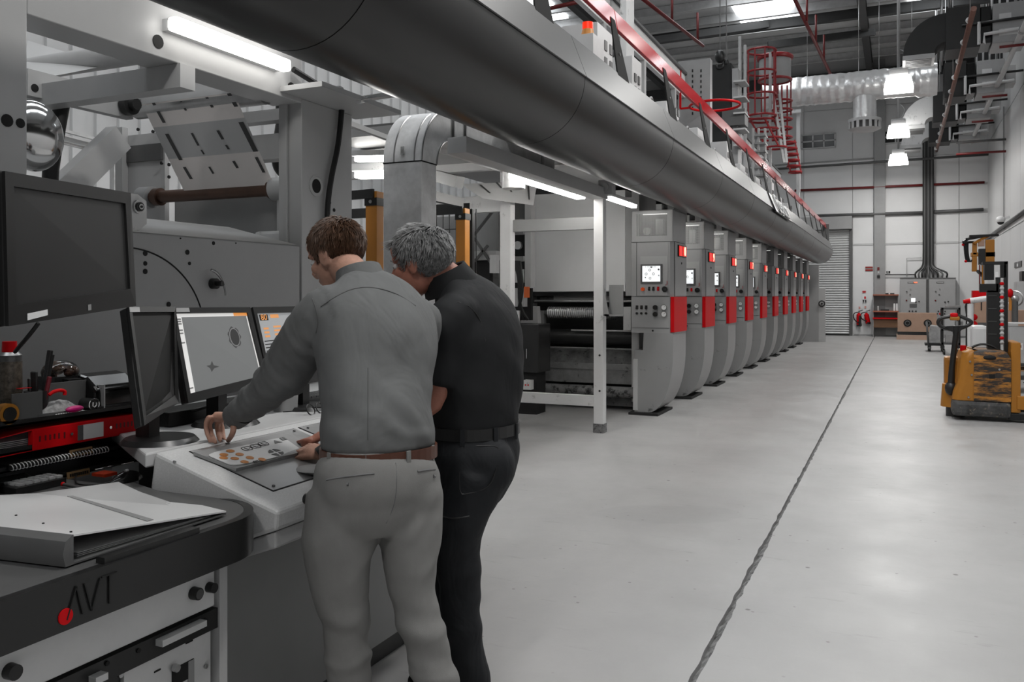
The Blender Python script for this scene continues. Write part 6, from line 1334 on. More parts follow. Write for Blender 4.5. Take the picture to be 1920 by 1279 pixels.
# ---------------------------------------------------------------- yellow pedestrian stacker
SY = 11.6
M_worn = mat('worn_yellow', (0.46, 0.19, 0.025), 0.5, var=0.1, scale=3.0, dirt=0.8, dcol=(0.02, 0.017, 0.015), stretch=(0.5, 1, 2.6))
M_skirt = mat('scuffed_skirt', 0.05, 0.6, var=0.6, scale=9, dirt=0.2, dcol=(0.2, 0.17, 0.13))
t = thing('pallet_stacker', 'yellow pedestrian stacker truck with scraped side and black mast', 'stacker truck', (0.95, SY + 0.35, 0))
x0, x1, x2 = P(1786, 740, Y=SY).x, P(1826, 700, Y=SY).x, P(1896, 700, Y=SY).x
zs_, ztp = P(1830, 752, Y=SY).z, P(1840, 657, Y=SY).z
D = 0.78
def bodyprof(xa, xb, y, r):
    return [(xa + r * (1 - math.sin(a)), y + r * (1 - math.cos(a))) for a in [math.pi / 2 * (1 - i / 6) for i in range(7)]] if False else None
pf = [(x0 + 0.10 - 0.10 * math.sin(a), SY + 0.10 - 0.10 * math.cos(a)) for a in [math.pi / 2 - math.pi / 2 * i / 6 for i in range(7)]]
# yellow cowl: lofted upward, leaning in at the top
rings = []
for z, ins in ((zs_, 0.0), (zs_ + 0.1, 0.015), (zs_ + 0.22, 0.06), (ztp - 0.12, 0.085), (ztp - 0.03, 0.11), (ztp, 0.18)):
    xa = x0 + ins; rings.append([Vector((xa + 0.10 - 0.10 * math.sin(a), SY + 0.012 + (0.02 if z > ztp - 0.02 else 0) + 0.10 - 0.10 * math.cos(a), z)) for a in [math.pi / 2 * (1 - i / 6) for i in range(7)]] + [Vector((x1, SY + 0.012, z)), Vector((x1, SY + D, z)), Vector((xa, SY + D, z))])
MB().loft(rings).build('front_cowl', M_yel, t)
rings = []
for z, ins in ((zs_, 0.0), (ztp - 0.10, 0.0), (ztp - 0.02, 0.04), (ztp, 0.10)):
    rings.append([Vector((x1, SY + ins * 0.3, z)), Vector((x2 - ins, SY + ins * 0.3, z)), Vector((x2 - ins, SY + D, z)), Vector((x1, SY + D, z))])
MB().loft(rings).build('battery_cover', M_worn, t)
MB().box((x0 - 0.005, SY - 0.012, 0.05), (x2 + 0.005, SY + D, zs_), 0.05).build('skirt', M_skirt, t)
c = P(1856, 671, Y=SY); MB().sphere((c.x, SY + 0.01, c.z), (0.075, 0.03, 0.03), 14, 6).build('grip_recess', M_hole, t)
c = P(1860, 706, Y=SY); MB().box((c.x - 0.03, SY - 0.006, c.z - 0.025), (c.x + 0.03, SY + 0.01, c.z + 0.025)).build('latch', M_hole, t)
for x, y in ((1819, 678), (1822, 703), (1816, 745), (1874, 693)): c = P(x, y, Y=SY); MB().cyl((c.x, SY + 0.012, c.z), (c.x, SY - 0.004, c.z), 0.012, n=8).build('screw', M_steel, t)
c = P(1806, 653, Y=SY + 0.3); MB().cyl((c.x, SY + 0.3, ztp - 0.03), (c.x, SY + 0.3, ztp + 0.04), 0.035, n=12).build('stop_button', M_red, t)
# drive housing at the tiller side
xd = P(1769, 755, Y=SY + 0.3).x
MB().cyl((xd + 0.14, SY + 0.42, 0.12), (xd + 0.14, SY + 0.42, 0.40), 0.17, 0.15, n=22).build('drive_cover', M_yel, t); MB().cyl((xd + 0.14, SY + 0.42, 0.0), (xd + 0.14, SY + 0.42, 0.13), 0.11, n=20).build('drive_wheel', M_black, t)
MB().box((xd + 0.02, SY + 0.50, 0.30), (x0 + 0.15, SY + 0.76, ztp - 0.12), 0.04).build('rear_cowl', M_yel, t)
# tiller
p0 = P(1783, 728, Y=SY + 0.25); p1 = P(1785, 690, Y=SY + 0.22); p2 = P(1792, 628, Y=SY + 0.2); p3 = P(1793, 612, Y=SY + 0.2)
MB().tube([p0, p1, p2, p3], [0.045, 0.035, 0.032, 0.05], 10).build('tiller_arm', M_black, t); MB().sphere(p0, (0.07, 0.07, 0.09), 12, 8).build('tiller_joint', M_black, t)
hp = [P(x, y, Y=SY + 0.2) for x, y in ((1789, 592), (1765, 597), (1759, 605), (1766, 613), (1786, 618), (1806, 614), (1821, 606), (1816, 600), (1797, 592))]
MB().tube(cat_rom(hp, 5), 0.022, 8).build('tiller_handle', M_black, t)
m = MB(); m.prism([P(x, y, Y=SY + 0.17) for x, y in ((1772, 612), (1812, 610), (1800, 622), (1784, 622))], (0, 0.08, 0)); m.build('handle_head', M_black, t)
a, b = P(1781, 601, Y=SY + 0.16), P(1800, 587, Y=SY + 0.16)
MB().box((a.x, SY + 0.16, a.z), (b.x, SY + 0.28, b.z - 0.04), 0.02).build('control_pod', M_yel, t); MB().box((a.x + 0.004, SY + 0.155, a.z + 0.04), (b.x - 0.02, SY + 0.27, b.z), 0.02).build('belly_switch', M_red, t)
# mast
ym = SY + 0.30
def mast(x0_, y0_, x1_, y1_, m, nm, dep=0.06, Y=ym): a, b = P(x0_, y1_, Y=Y), P(x1_, y0_, Y=Y); return MB().box((a.x, Y, a.z), (b.x, Y + dep, b.z)).build(nm, m, t)
mast(1883, 490, 1890, 660, M_black, 'mast_channel', 0.1); mast(1851, 545, 1868, 660, M_black, 'mast_cover', 0.12); mast(1868, 520, 1876, 660, M_black, 'mast_channel', 0.1); mast(1843, 490, 1890, 496, M_black, 'mast_head', 0.3); mast(1846, 496, 1864, 525, M_deskb, 'lift_motor', 0.2); mast(1837, 532, 1872, 548, M_black, 'mast_shield', 0.1)
mast(1876, 496, 1884, 521, M_deskb, 'cylinder', 0.08); mast(1883, 496, 1886, 520, M_lgrey, 'piston', 0.05)
for k in range(14): q = P(1878.5, 532 + k * 8.5, Y=ym - 0.01); MB().sphere(q, (0.025, 0.015, 0.022), 8, 5).build('chain_link', M_lgrey if k % 3 else M_red, t)
for k in range(4): q = P(1860, 555 + k * 24, Y=ym - 0.005); MB().box((q.x - 0.04, ym - 0.008, q.z), (q.x + 0.05, ym, q.z + 0.006)).build('cover_rib', M_dgrey, t)
mast(1866, 510, 1872, 520, M_paper, 'label', 0.01, ym - 0.02)
# fork leg and pallet guard to the right
MB().box((x2 - 0.02, SY + 0.04, 0.03), (x2 + 1.3, SY + 0.24, 0.11), 0.01).build('support_leg', M_deskb, t); MB().box((x2 - 0.02, SY + 0.50, 0.03), (x2 + 1.3, SY + 0.70, 0.11), 0.01).build('support_leg', M_deskb, t)
MB().box((x2, SY + 0.02, 0.12), (x2 + 0.10, SY + 0.72, 0.95), 0.01).build('mast_base', M_yel, t)
a = P(1905, 752, Y=SY); MB().box((x2 + 0.06, SY + 0.0, 0.16), (x2 + 0.55, SY + 0.06, 0.32), 0.01).build('fork_carriage', M_yel, t); MB().cyl((x2 + 0.33, SY - 0.002, 0.24), (x2 + 0.33, SY - 0.01, 0.24), 0.035, n=12).build('red_lamp', M_red, t)
MB().tube(bez(P(1822, 652, Y=SY + 0.3), P(1840, 640, Y=SY + 0.3), P(1862, 645, Y=SY + 0.3), P(1880, 664, Y=SY + 0.3), 10), 0.015, 6).build('hose', M_cable, t)
# ---------------------------------------------------------------- goods at the right wall
M_box = mat('grey_crate', 0.40, 0.5, var=0.06); M_wood = mat('pallet_wood', (0.30, 0.19, 0.11), 0.8, var=0.2, scale=8, stretch=(1, 6, 1))
def pallet(x, y, z, lab, L=1.2, W=0.8):
    t = thing('wooden_pallet', lab, 'pallet', (x, y, z), 'wooden pallets at the right wall')
    for i in range(3):
        for j in range(3): MB().box((x + j * (L - 0.1) / 2, y + i * (W - 0.1) / 2, z + 0.02), (x + 0.1 + j * (L - 0.1) / 2, y + 0.1 + i * (W - 0.1) / 2, z + 0.1)).build('block', M_wood, t)
        MB().box((x, y + i * (W - 0.1) / 2, z), (x + L, y + i * (W - 0.1) / 2 + 0.1, z + 0.02)).build('skid', M_wood, t)
    for i in range(7): MB().box((x + i * (L - 0.11) / 6, y, z + 0.1), (x + 0.11 + i * (L - 0.11) / 6, y + W, z + 0.122)).build('board', M_wood, t)
    return t
YR = 15.2
a = P(1893, 690, Y=YR)
rk = thing('pallet_rack', 'low steel rack carrying a pallet of grey crates at the right wall', 'rack', (a.x + 0.6, YR + 0.4, 0))
zr_ = a.z - 0.05
MB().box((a.x, YR, zr_ - 0.06), (a.x + 1.35, YR + 0.9, zr_)).build('rack_deck', M_grey, rk); MB().bar((a.x, YR - 0.02, zr_ - 0.16), (a.x + 1.35, YR - 0.02, zr_ - 0.2), 0.03, 0.07).build('rack_beam', M_lgrey, rk)
for i in range(10): MB().cyl((a.x + 0.06 + i * 0.13, YR - 0.04, zr_ - 0.165), (a.x + 0.06 + i * 0.13, YR - 0.03, zr_ - 0.165), 0.012, n=6).build('beam_hole', M_hole, rk)
for x in (a.x, a.x + 1.28):
    for d in (0, 0.82): MB().box((x, YR + d, 0), (x + 0.07, YR + d + 0.07, zr_)).build('rack_leg', M_dgrey, rk)
pallet(a.x + 0.02, YR, zr_, 'wooden pallet on the steel rack under the grey crates', 1.3, 0.85)
zp = zr_ + 0.124
for i, lab in enumerate(('left grey crate on the pallet behind the stacker mast', 'right grey crate on the pallet at the picture edge')):
    x = a.x + 0.0 + i * 0.33; zt_ = P(1900, 612, Y=YR).z
    t = thing('grey_crate', lab, 'crate', (x, YR + 0.3, zp), 'grey crates on the pallet')
    MB().box((x, YR + 0.04, zp), (x + 0.31, YR + 0.6, zt_), 0.01).build('box', M_box, t); MB().box((x - 0.006, YR + 0.03, zt_), (x + 0.316, YR + 0.61, zt_ + 0.05), 0.01).build('lid', M_lgrey, t)
    MB().box((x + 0.10, YR + 0.03, zt_ - 0.36), (x + 0.18, YR + 0.04, zt_ - 0.26)).build('label', M_paper, t); MB().box((x + 0.12, YR + 0.028, zt_ - 0.33), (x + 0.16, YR + 0.03, zt_ - 0.29)).build('symbol', M_redp, t)
    MB().box((x + 0.12, YR + 0.024, zt_ + 0.005), (x + 0.2, YR + 0.03, zt_ + 0.035)).build('clip', M_card, t)
t = tag(wb(1893, 582, 1960, 606, 17.5, 0.5, M_card, 'flat_carton'), 'brown carton behind the grey crates at the picture edge', 'carton')
MB().box((P(1893, 600, Y=17.5).x, 17.55, 0), (P(1960, 600, Y=17.5).x, 17.9, P(1893, 606, Y=17.5).z)).build('carton_stand', M_dgrey, t)
t = thing('tall_carton', 'tall open brown carton behind the stacker mast', 'carton', tuple(P(1840, 640, Y=16.5)))
wb(1828, 561, 1852, 605, 16.5, 0.5, M_card, 'carton', t); wb(1839, 563, 1841, 582, 16.49, 0.01, M_deskb, 'tape_gap', t); a_ = P(1840, 605, Y=16.5); MB().box((a_.x - 0.12, 16.5, 0), (a_.x + 0.12, 17.0, a_.z)).build('stand', M_dgrey, t); wb(1824, 545, 1852, 558, 16.48, 0.3, M_red, 'red_lid', t); wb(1827, 557, 1852, 561, 16.5, 0.4, M_paper, 'white_rim', t)
t = thing('white_tub', 'white plastic tub behind the stacker', 'tub', tuple(P(1837, 655, Y=14.2)))
a_, b_ = P(1822, 655, Y=14.2), P(1853, 611, Y=14.2); MB().box((a_.x, 14.2, a_.z), (b_.x, 14.6, b_.z), 0.05).build('tub_body', M_white, t); MB().box((a_.x + 0.02, 14.22, 0), (b_.x - 0.02, 14.58, a_.z)).build('tub_stand', M_grey, t)
t = thing('stretch_wrapper', 'white and red hand stretch-wrapper pointing left behind the tiller', 'tool', tuple(P(1825, 565, Y=15.5)))
q0, q1 = P(1806, 566, Y=15.5), P(1850, 560, Y=15.5); MB().cyl(q0.lerp(q1, 0.3), q1, 0.045, n=12).build('barrel', M_white, t); MB().cyl(q0, q0.lerp(q1, 0.3), 0.03, 0.045, n=12).build('red_nose', M_red, t)
q = P(1813, 575, Y=15.5); MB().tube([q0.lerp(q1, 0.2), P(1812, 575, Y=15.5), P(1814, 590, Y=15.5), Vector((q.x, 15.5, 0))], 0.025, 8).build('black_stand', M_black, t); q = P(1819, 600, Y=15.5); MB().cyl((q.x, 15.5, 0), (q.x, 15.5, P(1819, 570, Y=15.5).z), 0.05, n=10).build('white_post', M_white, t)
for y_, z_ in ((595, 0.06), (608, 0.06)): q = P(1826, y_, Y=15.6); MB().sphere(q, 0.055, 12, 8).build('red_knob', M_red, t)
t = thing('white_locker', 'pale grey locker at the right wall', 'locker', tuple(P(1912, 620, Y=19.0)))
wb(1907, 528, 1960, 650, 19.0, 0.5, M_lgrey, 'locker_body', t); wb(1916, 508, 1960, 527, 19.0, 0.4, M_deskb, 'dark_case', t)
t = thing('hand_wheel_machine', 'small machine with a steel handwheel beside the mast', 'machine', tuple(P(1900, 590, Y=17)))
c = P(1903, 560, Y=17); MB().ring(c, (0.5, 1, 0), 0.13, 0.012, 22, 6).build('wheel_rim', M_steel, t); MB().sphere(c, (0.07, 0.07, 0.07), 12, 8).build('hub', M_steel, t); MB().cyl((c.x, 17, 0), (c.x, 17, c.z), 0.05, n=10).build('stem', M_dgrey, t); q = P(1894, 550, Y=17); MB().sphere(q, (0.05, 0.05, 0.08), 10, 8).build('red_grip', M_red, t); MB().bar(q, c, 0.03).build('arm', M_dgrey, t); wb(1892, 556, 1897, 582, 16.98, 0.1, M_orange, 'orange_bar', t)
# orange vacuum lifter on its arm
YV = 21.0
t = thing('orange_vacuum_lifter', 'orange lifting manipulator with hanging cables at the right wall', 'lifter', tuple(P(1840, 640, Y=YV)))
for x0_, y0_, x1_, y1_, mm, nm, d in ((1848, 449, 1865, 492, M_yel, 'back_panel', 0.15), (1824, 455, 1832, 478, M_yel, 'side_plate', 0.25), (1822, 473, 1834, 481, M_yel, 'arm_block', 0.35), (1823, 481, 1832, 509, M_yel, 'front_leg', 0.2), (1836, 466, 1848, 496, M_black, 'motor', 0.3), (1848, 472, 1866, 482, M_black, 'cross_motor', 0.3), (1834, 450, 1846, 462, mat('lifter_tan', (0.4, 0.25, 0.18), 0.5), 'tan_plate', 0.1), (1841, 490, 1846, 560, M_yel, 'column_upper', 0.12)):
    wb(x0_, y0_, x1_, y1_, YV, d, mm, nm, t, 0.01)
q = P(1843, 560, Y=YV); MB().box((q.x - 0.08, YV, 0), (q.x + 0.08, YV + 0.15, q.z)).build('column', M_yel, t)
for s, e in (((1806, 454), (1822, 443)), ((1812, 449), (1845, 443)), ((1818, 443), (1872, 441)), ((1826, 456), (1852, 443)), ((1806, 455), (1826, 454)), ((1833, 508), (1843, 518))): MB().bar(P(*s, Y=YV - 0.05), P(*e, Y=YV + 0.1), 0.05).build('jib', M_yel if s[0] == 1826 else M_deskb, t)
for k in range(4): MB().tube(bez(P(1808 + k * 2.4, 454, Y=YV), P(1807 + k * 2, 480, Y=YV), P(1814 + k * 2, 500, Y=YV), P(1813 + k * 3, 487, Y=YV), 10), 0.014, 6).build('cable', M_cable, t)
for x, y in ((1806, 459), (1811, 490)): MB().sphere(P(x, y, Y=YV), 0.03, 8, 6).build('red_knob', M_red, t)
MB().tube([P(1837, 497, Y=YV), P(1837, 560, Y=YV)], 0.015, 6).build('hose', M_redp, t)
# ---------------------------------------------------------------- right wall fittings
t = tag(MB().tube([P(x, y, X=WX - 0.08) for x, y in ((1846, 450), (1990, 345))], 0.05, 8).build('wall_conduit', M_dgrey), 'dark conduit running along the right wall', 'conduit')
t = tag(MB().tube([P(1882, y, X=WX - 0.06) for y in (430, 300, 200)] , 0.02, 6).build('wall_conduit', M_grey), 'thin vertical conduit on the right wall above the lifter', 'conduit')
q = P(1876, 412, X=WX - 0.25)
t = thing('security_camera', 'white dome security camera on the right wall', 'camera', tuple(q))
MB().sphere(q, (0.12, 0.12, 0.11), 14, 8).build('housing', M_white, t); MB().sphere(q - Z3 * 0.07, (0.09, 0.09, 0.08), 14, 8).build('dome', M_gblk, t); MB().bar(q, Vector((WX, q.y, q.z + 0.08)), 0.06).build('bracket', M_white, t)
q0, q1 = P(1902, 503, X=WX - 0.04), P(1915, 489, X=WX - 0.04)
t = thing('toilet_sign', 'small dark sign with a white figure on the right wall', 'sign', tuple(q0))
MB().box((WX - 0.045, min(q0.y, q1.y), q0.z), (WX - 0.025, max(q0.y, q1.y), q1.z)).build('sign_plate', M_deskb, t)
my = (q0.y + q1.y) / 2; mz = (q0.z + q1.z) / 2; h = (q1.z - q0.z)
MB().box((WX - 0.05, my - 0.12, mz - h * 0.35), (WX - 0.044, my + 0.12, mz + h * 0.15)).build('figure_body', M_paper, t); MB().cyl((WX - 0.05, my, mz + h * 0.27), (WX - 0.044, my, mz + h * 0.27), h * 0.09, n=12).build('figure_head', M_paper, t)
# ---------------------------------------------------------------- foil duct with diffuser
zcF = 22.4
M_foil = mat('crinkled_foil', 0.78, 0.26, metal=0.55, var=0.05, bump=1.0, bscale=7)
a, b = P(1430, 176, zc=zcF), P(1757, 148, zc=zcF)
YF = 25.0
a, b = P(1430, 178, Y=YF), P(1757, 149, Y=YF); zf = (a.z + b.z) / 2
t = thing('foil_duct', 'silver foil-wrapped air duct hanging across the aisle', 'duct', ((a.x + b.x) / 2, YF, zf))
rings = []
for i in range(61):
    x = a.x + (b.x - a.x) * i / 60; R = 0.40 * (1 + 0.02 * math.sin(i * 2.1)) * (1.10 if i > 53 else 1.0) * (1 - (0.05 if i % 15 == 0 else 0))
    rings.append([Vector((x, YF + R * (1 + 0.035 * noise.noise((i * 0.5, k * 0.7, 2))) * math.cos(q), zf + R * (1 + 0.035 * noise.noise((i * 0.5, k * 0.7, 9))) * math.sin(q))) for k, q in enumerate([2 * math.pi * j / 28 for j in range(28)])])
MB().loft(rings).build('wrap', M_foil, t)
sx = P(1621, 200, Y=YF).x
rings = [[Vector((sx + 0.30 * (1 + 0.03 * noise.noise((i, k * 0.6, 4))) * math.cos(q), YF + 0.30 * math.sin(q), zf - 0.3 - i * 0.06)) for k, q in enumerate([2 * math.pi * j / 24 for j in range(24)])] for i in range(11)]
MB().loft(rings).build('stub', M_foil, t)
zd = zf - 0.3 - 0.66
MB().cyl((sx, YF, zd - 0.20), (sx, YF, zd), 0.34, n=24).build('diffuser_core', M_dgrey, t); MB().cyl((sx, YF, zd - 0.03), (sx, YF, zd + 0.05), 0.42, n=24).build('diffuser_collar', M_lgrey, t); MB().cyl((sx, YF, zd - 0.27), (sx, YF, zd - 0.21), 0.30, 0.42, n=24).build('diffuser_plate', M_lgrey, t)
for k in range(16): q = 2 * math.pi * k / 16; MB().obox((sx + 0.40 * math.cos(q), YF + 0.40 * math.sin(q), zd - 0.12), (-math.sin(q), math.cos(q), 0), Z3, (math.cos(q), math.sin(q), 0), 0.07, 0.2, 0.03).build('diffuser_vane', M_lgrey, t)
for x in (a.x + 1.2, sx - 0.15, b.x - 1.4, b.x - 0.6): MB().cyl((x, YF, zf + 0.38), (x, YF, ZC), 0.008, n=5).build('hanger_wire', M_steel, t)
# ---------------------------------------------------------------- four air handling units over the right bay
M_ab = mat('insulated_black', 0.016, 0.5, var=0.15); M_ac = mat('ac_grey', 0.32, 0.45, var=0.05)
ax = 0.95
for k, (y, el, lab) in enumerate(((20.6, 'black', 'nearest air handling unit with a big black elbow and grille'), (24.6, None, 'air handling unit feeding the foil duct'), (28.0, 'white', 'air handling unit with a white elbow above the middle lamp'), (31.6, 'white', 'farthest air handling unit with a white elbow near the end wall'))):
    zu = 7.05 if k != 0 else 7.25
    t = thing('air_handling_unit', lab, 'air handler', (ax + 0.6, y, zu - 0.4), 'air handling units')
    MB().box((ax + (0.15 if k == 1 else 0), y, zu - 0.45), (ax + 0.65, y + 0.9, zu + 0.45), 0.01).build('black_plenum', M_ab, t); MB().box((ax + 0.65, y + 0.05, zu - 0.38), (ax + 0.86, y + 0.85, zu + 0.40), 0.02).build('fan_section', M_gblk, t)
    MB().box((ax + 0.88, y, zu - 0.42), (ax + 1.50, y + 0.9, zu + 0.42), 0.02).build('coil_box', M_ac, t)
    for z_, w_ in ((zu + 0.12, 0.22), (zu - 0.2, 0.36)): MB().box((ax + 1.0, y - 0.012, z_ - 0.07), (ax + 1.0 + w_, y, z_ + 0.07)).build('access_plate', M_white, t)
    MB().box((ax + 1.52, y + 0.1, zu - 0.2), (ax + 1.75, y + 0.7, zu + 0.25)).build('valve_box', M_lgrey, t)
    for dy_, dx_ in ((0.1, 0.1), (0.8, 0.1), (0.1, 1.4), (0.8, 1.4)): MB().cyl((ax + dx_, y + dy_, zu + 0.42), (ax + dx_, y + dy_, ZC), 0.018, n=6).build('hanger_rod', M_steel, t)
    MB().tube([(ax + 0.62, y - 0.06, zu + 0.05), (ax + 0.62, y - 0.06, zu - 0.42), (ax + 0.72, y - 0.06, zu - 0.42), (ax + 0.72, y - 0.06, zu - 0.22), (ax + 1.7, y - 0.06, zu - 0.16), (2.28, y - 0.06, zu - 0.2)], 0.035, 8).build('condensate_pipe', M_white, t)
    MB().tube([(ax + 0.3, y - 0.05, zu + 0.02), (WX - 0.1, y - 0.05, zu + 0.06)], 0.03, 8).build('chilled_pipe', M_deskb, t)
    MB().tube([(ax + 1.0, y - 0.04, zu - 0.52), (ax + 1.55, y - 0.04, zu - 0.52)], 0.03, 8).build('red_pipe', M_redp, t)
    if k in (0, 1): 
        for i in range(4): MB().tube([(ax + 0.95 + i * 0.15, y + 0.95, zu + 0.45), (ax + 0.95 + i * 0.15, y + 0.95, zu + 1.0)], 0.025, 6).build('riser_pipe', M_white, t)
        MB().box((ax + 0.9, y + 0.96, zu + 0.5), (ax + 1.55, y + 1.0, zu + 0.98)).build('dark_backing', M_ab, t)
    if el:
        mm = M_ab if el == 'black' else M_white; ri, w_ = 0.22, 0.62; cxx, czz = ax, zu - 0.25 - ri - 0.0
        s_ = 1.0 if k else 1.05
        rings = []
        for i in range(11):
            q = math.pi / 2 + math.pi / 2 * i / 10; d = Vector((math.cos(q), 0, math.sin(q)))
            rings.append([Vector((cxx, yy, czz)) + d * r for yy, r in ((y + 0.08, ri), (y + 0.08, ri + w_), (y + 0.8, ri + w_), (y + 0.8, ri))])
        MB().loft(rings).build('elbow', mm, t)
        xg0, xg1 = cxx - ri - w_, cxx - ri
        MB().box((xg0 - 0.01, y + 0.06, czz - 0.10), (xg1 + 0.01, y + 0.82, czz)).build('elbow_mouth', M_lgrey, t)
        if k == 0:
            for j in range(6): MB().box((xg0 + 0.05, y + 0.10 + j * 0.12, czz - 0.115), (xg1 - 0.05, y + 0.16 + j * 0.12, czz - 0.10)).build('grille_bar', M_grey, t)
        else: MB().box((xg0 + 0.03, y + 0.1, czz - 0.16), (xg1 - 0.03, y + 0.78, czz - 0.10)).build('grille', M_dgrey, t)
pp = tag(MB().tube([(2.28, 13.5, 6.85), (2.28, 33.2, 6.75)], 0.06, 10).build('drain_main', M_lgrey), 'long pale drain pipe along the right bay', 'pipe')
for y in (16.5, 19.8, 23.2, 26.6, 30.0): MB().cyl((2.28, y - 0.06, 6.83), (2.28, y + 0.06, 6.83), 0.08, n=10).build('coupling', M_grey, pp)
for y in (16, 21, 26, 31): MB().cyl((2.28, y, 6.88), (2.28, y, ZC), 0.008, n=5).build('hanger', M_steel, pp)
pp = tag(MB().tube([(1.22, 17.0, 6.55), (1.25, 33.5, 6.60)], 0.05, 8).build('copper_line', mat('copper_brown', (0.13, 0.06, 0.045), 0.5, var=0.2)), 'brown pipe line running below the air handling units', 'pipe')
for k in range(11): y = 17.8 + k * 1.5; MB().sphere((1.2, y, 6.58), 0.06, 8, 6).build('fitting', M_lgrey, pp)
for y in (18, 23.4, 27, 30.6): MB().cyl((1.23, y, 6.6), (1.23, y, ZC), 0.008, n=5).build('hanger', M_steel, pp)
for z, m_, lab in ((6.1, M_dgrey, 'upper dark pipe loop fixed high on the right wall'), (5.75, M_redp, 'red pipe bracketed high on the right wall')):
    tag(MB().tube([(1.6, 28.8, z), (WX - 0.05, 28.8, z)], 0.035, 8).build('wall_pipe', m_), lab, 'pipe')
# ================================================================ the two men at the console
def skinmat(name, c): 
    return mat(name, c, 0.48, var=0.10, scale=40, spec=0.4, bump=0.12, bscale=180)
M_skin1 = skinmat('skin_fair', (0.44, 0.245, 0.18)); M_skin2 = skinmat('skin_ruddy', (0.40, 0.17, 0.12))
def cloth(name, c, folds=0.35, fs=9.0, weave=0.08, rough=0.8, stretch=(1, 1, 0.5)):
    m = mat(name, c, rough, var=0.06, scale=12, spec=0.25)
    N, L = m.node_tree.nodes, m.node_tree.links; b = N['Principled BSDF']
    tc = N.new('ShaderNodeTexCoord'); mp = N.new('ShaderNodeMapping'); mp.inputs['Scale'].default_value = stretch; L.new(tc.outputs['Object'], mp.inputs[0])
    n1 = N.new('ShaderNodeTexNoise'); n1.inputs['Scale'].default_value = fs; n1.inputs['Detail'].default_value = 3; n1.inputs['Distortion'].default_value = 1.2; L.new(mp.outputs[0], n1.inputs['Vector'])
    n2 = N.new('ShaderNodeTexNoise'); n2.inputs['Scale'].default_value = 600; L.new(tc.outputs['Object'], n2.inputs['Vector'])
    b1 = N.new('ShaderNodeBump'); b1.inputs['Strength'].default_value = folds; b1.inputs['Distance'].default_value = 0.03; L.new(n1.outputs['Fac'], b1.inputs['Height'])
    b2 = N.new('ShaderNodeBump'); b2.inputs['Strength'].default_value = weave; b2.inputs['Distance'].default_value = 0.002; L.new(n2.outputs['Fac'], b2.inputs['Height']); L.new(b1.outputs[0], b2.inputs['Normal'])
    L.new(b2.outputs[0], b.inputs['Normal'])
    return m
M_shirt1 = cloth('shirt_grey', (0.122, 0.124, 0.124), 0.5, 6.0); M_trous1 = cloth('trousers_light_grey', (0.185, 0.182, 0.176), 0.22, 5.0, 0.18)
M_shirt2 = cloth('polo_black', (0.013, 0.0135, 0.0145), 0.25, 7.0, 0.05, 0.75); M_trous2 = cloth('work_trousers_black', (0.014, 0.015, 0.017), 0.4, 8.0, 0.12, 0.7)
M_hair1 = mat('hair_brown', (0.075, 0.040, 0.024), 0.45, var=0.5, scale=60, spec=0.4); M_hair2 = mat('hair_grey', (0.21, 0.21, 0.21), 0.45, var=0.75, scale=75, spec=0.45)
M_belt1 = mat('belt_brown', (0.075, 0.024, 0.012), 0.4, var=0.15); M_belt2 = mat('belt_black', 0.009, 0.4, var=0)
M_seam1 = mat('shirt_seam', 0.085, 0.8, var=0); M_tseam = mat('trouser_seam', 0.13, 0.8, var=0)

def ering(c, u, v, a, b, n=28, sq=2.0):
    out = []
    for k in range(n):
        t = 2 * math.pi * k / n; ct, s = math.cos(t), math.sin(t)
        out.append(c + u * (a * math.copysign(abs(ct) ** (2 / sq), ct)) + v * (b * math.copysign(abs(s) ** (2 / sq), s)))
    return out
def resample(vals, n):
    """smooth interpolation through keyed rows of (Vector, numbers...)"""
    out = []
    m = len(vals)
    for i in range(m - 1):
        for k in range(n):
            t = k / n; s = t
            A, B, C, D = vals[max(i - 1, 0)], vals[i], vals[i + 1], vals[min(i + 2, m - 1)]
            out.append([0.5 * (2 * b + (c - a) * s + (2 * a - 5 * b + 4 * c - d) * s * s + (3 * b - a - 3 * c + d) * s ** 3) for a, b, c, d in zip(A, B, C, D)])
    return out + [list(vals[-1])]
def limb(mb, pts, n=20, sub=4):
    rows = resample([(Vector(p), r) for p, r in pts], sub); mb.tube([r[0] for r in rows], [max(0.002, r[1]) for r in rows], n)
def trunk(mb, rows, R, F, grow=0.0, sub=4, n=36):
    """rows: (centre, half width along R, half depth along F); rings tilt with the spine"""
    rs = resample([(Vector(c), a, b) for c, a, b in rows], sub); rings = []
    for i, (c, a, b) in enumerate(rs):
        d = (rs[min(i + 1, len(rs) - 1)][0] - rs[max(i - 1, 0)][0]).normalized()
        v = (F - d * F.dot(d)).normalized(); u = (R - d * R.dot(d)).normalized()
        rings.append(ering(c, u, v, a + grow, b + grow, n, 2.3))
    mb.loft(rings); return rings
def fuse(o, vox, smooth=6, disp=None):
    m = o.modifiers.new('fuse', 'REMESH'); m.mode = 'VOXEL'; m.voxel_size = vox; m.use_smooth_shade = True
    s = o.modifiers.new('soften', 'SMOOTH'); s.iterations = smooth; s.factor = 0.5
    for nm, size, st in (disp or []):
        tx = bpy.data.textures.new(nm, 'CLOUDS'); tx.noise_scale = size; tx.noise_depth = 2
        d = o.modifiers.new('folds', 'DISPLACE'); d.texture = tx; d.strength = st; d.mid_level = 0.5; d.texture_coords = 'LOCAL'
    return o
def freeze(o):
    """keep the shaped surface as the mesh itself"""
    dg = bpy.context.evaluated_depsgraph_get(); me = bpy.data.meshes.new_from_object(o.evaluated_get(dg)); o.modifiers.clear(); o.data = me; return o

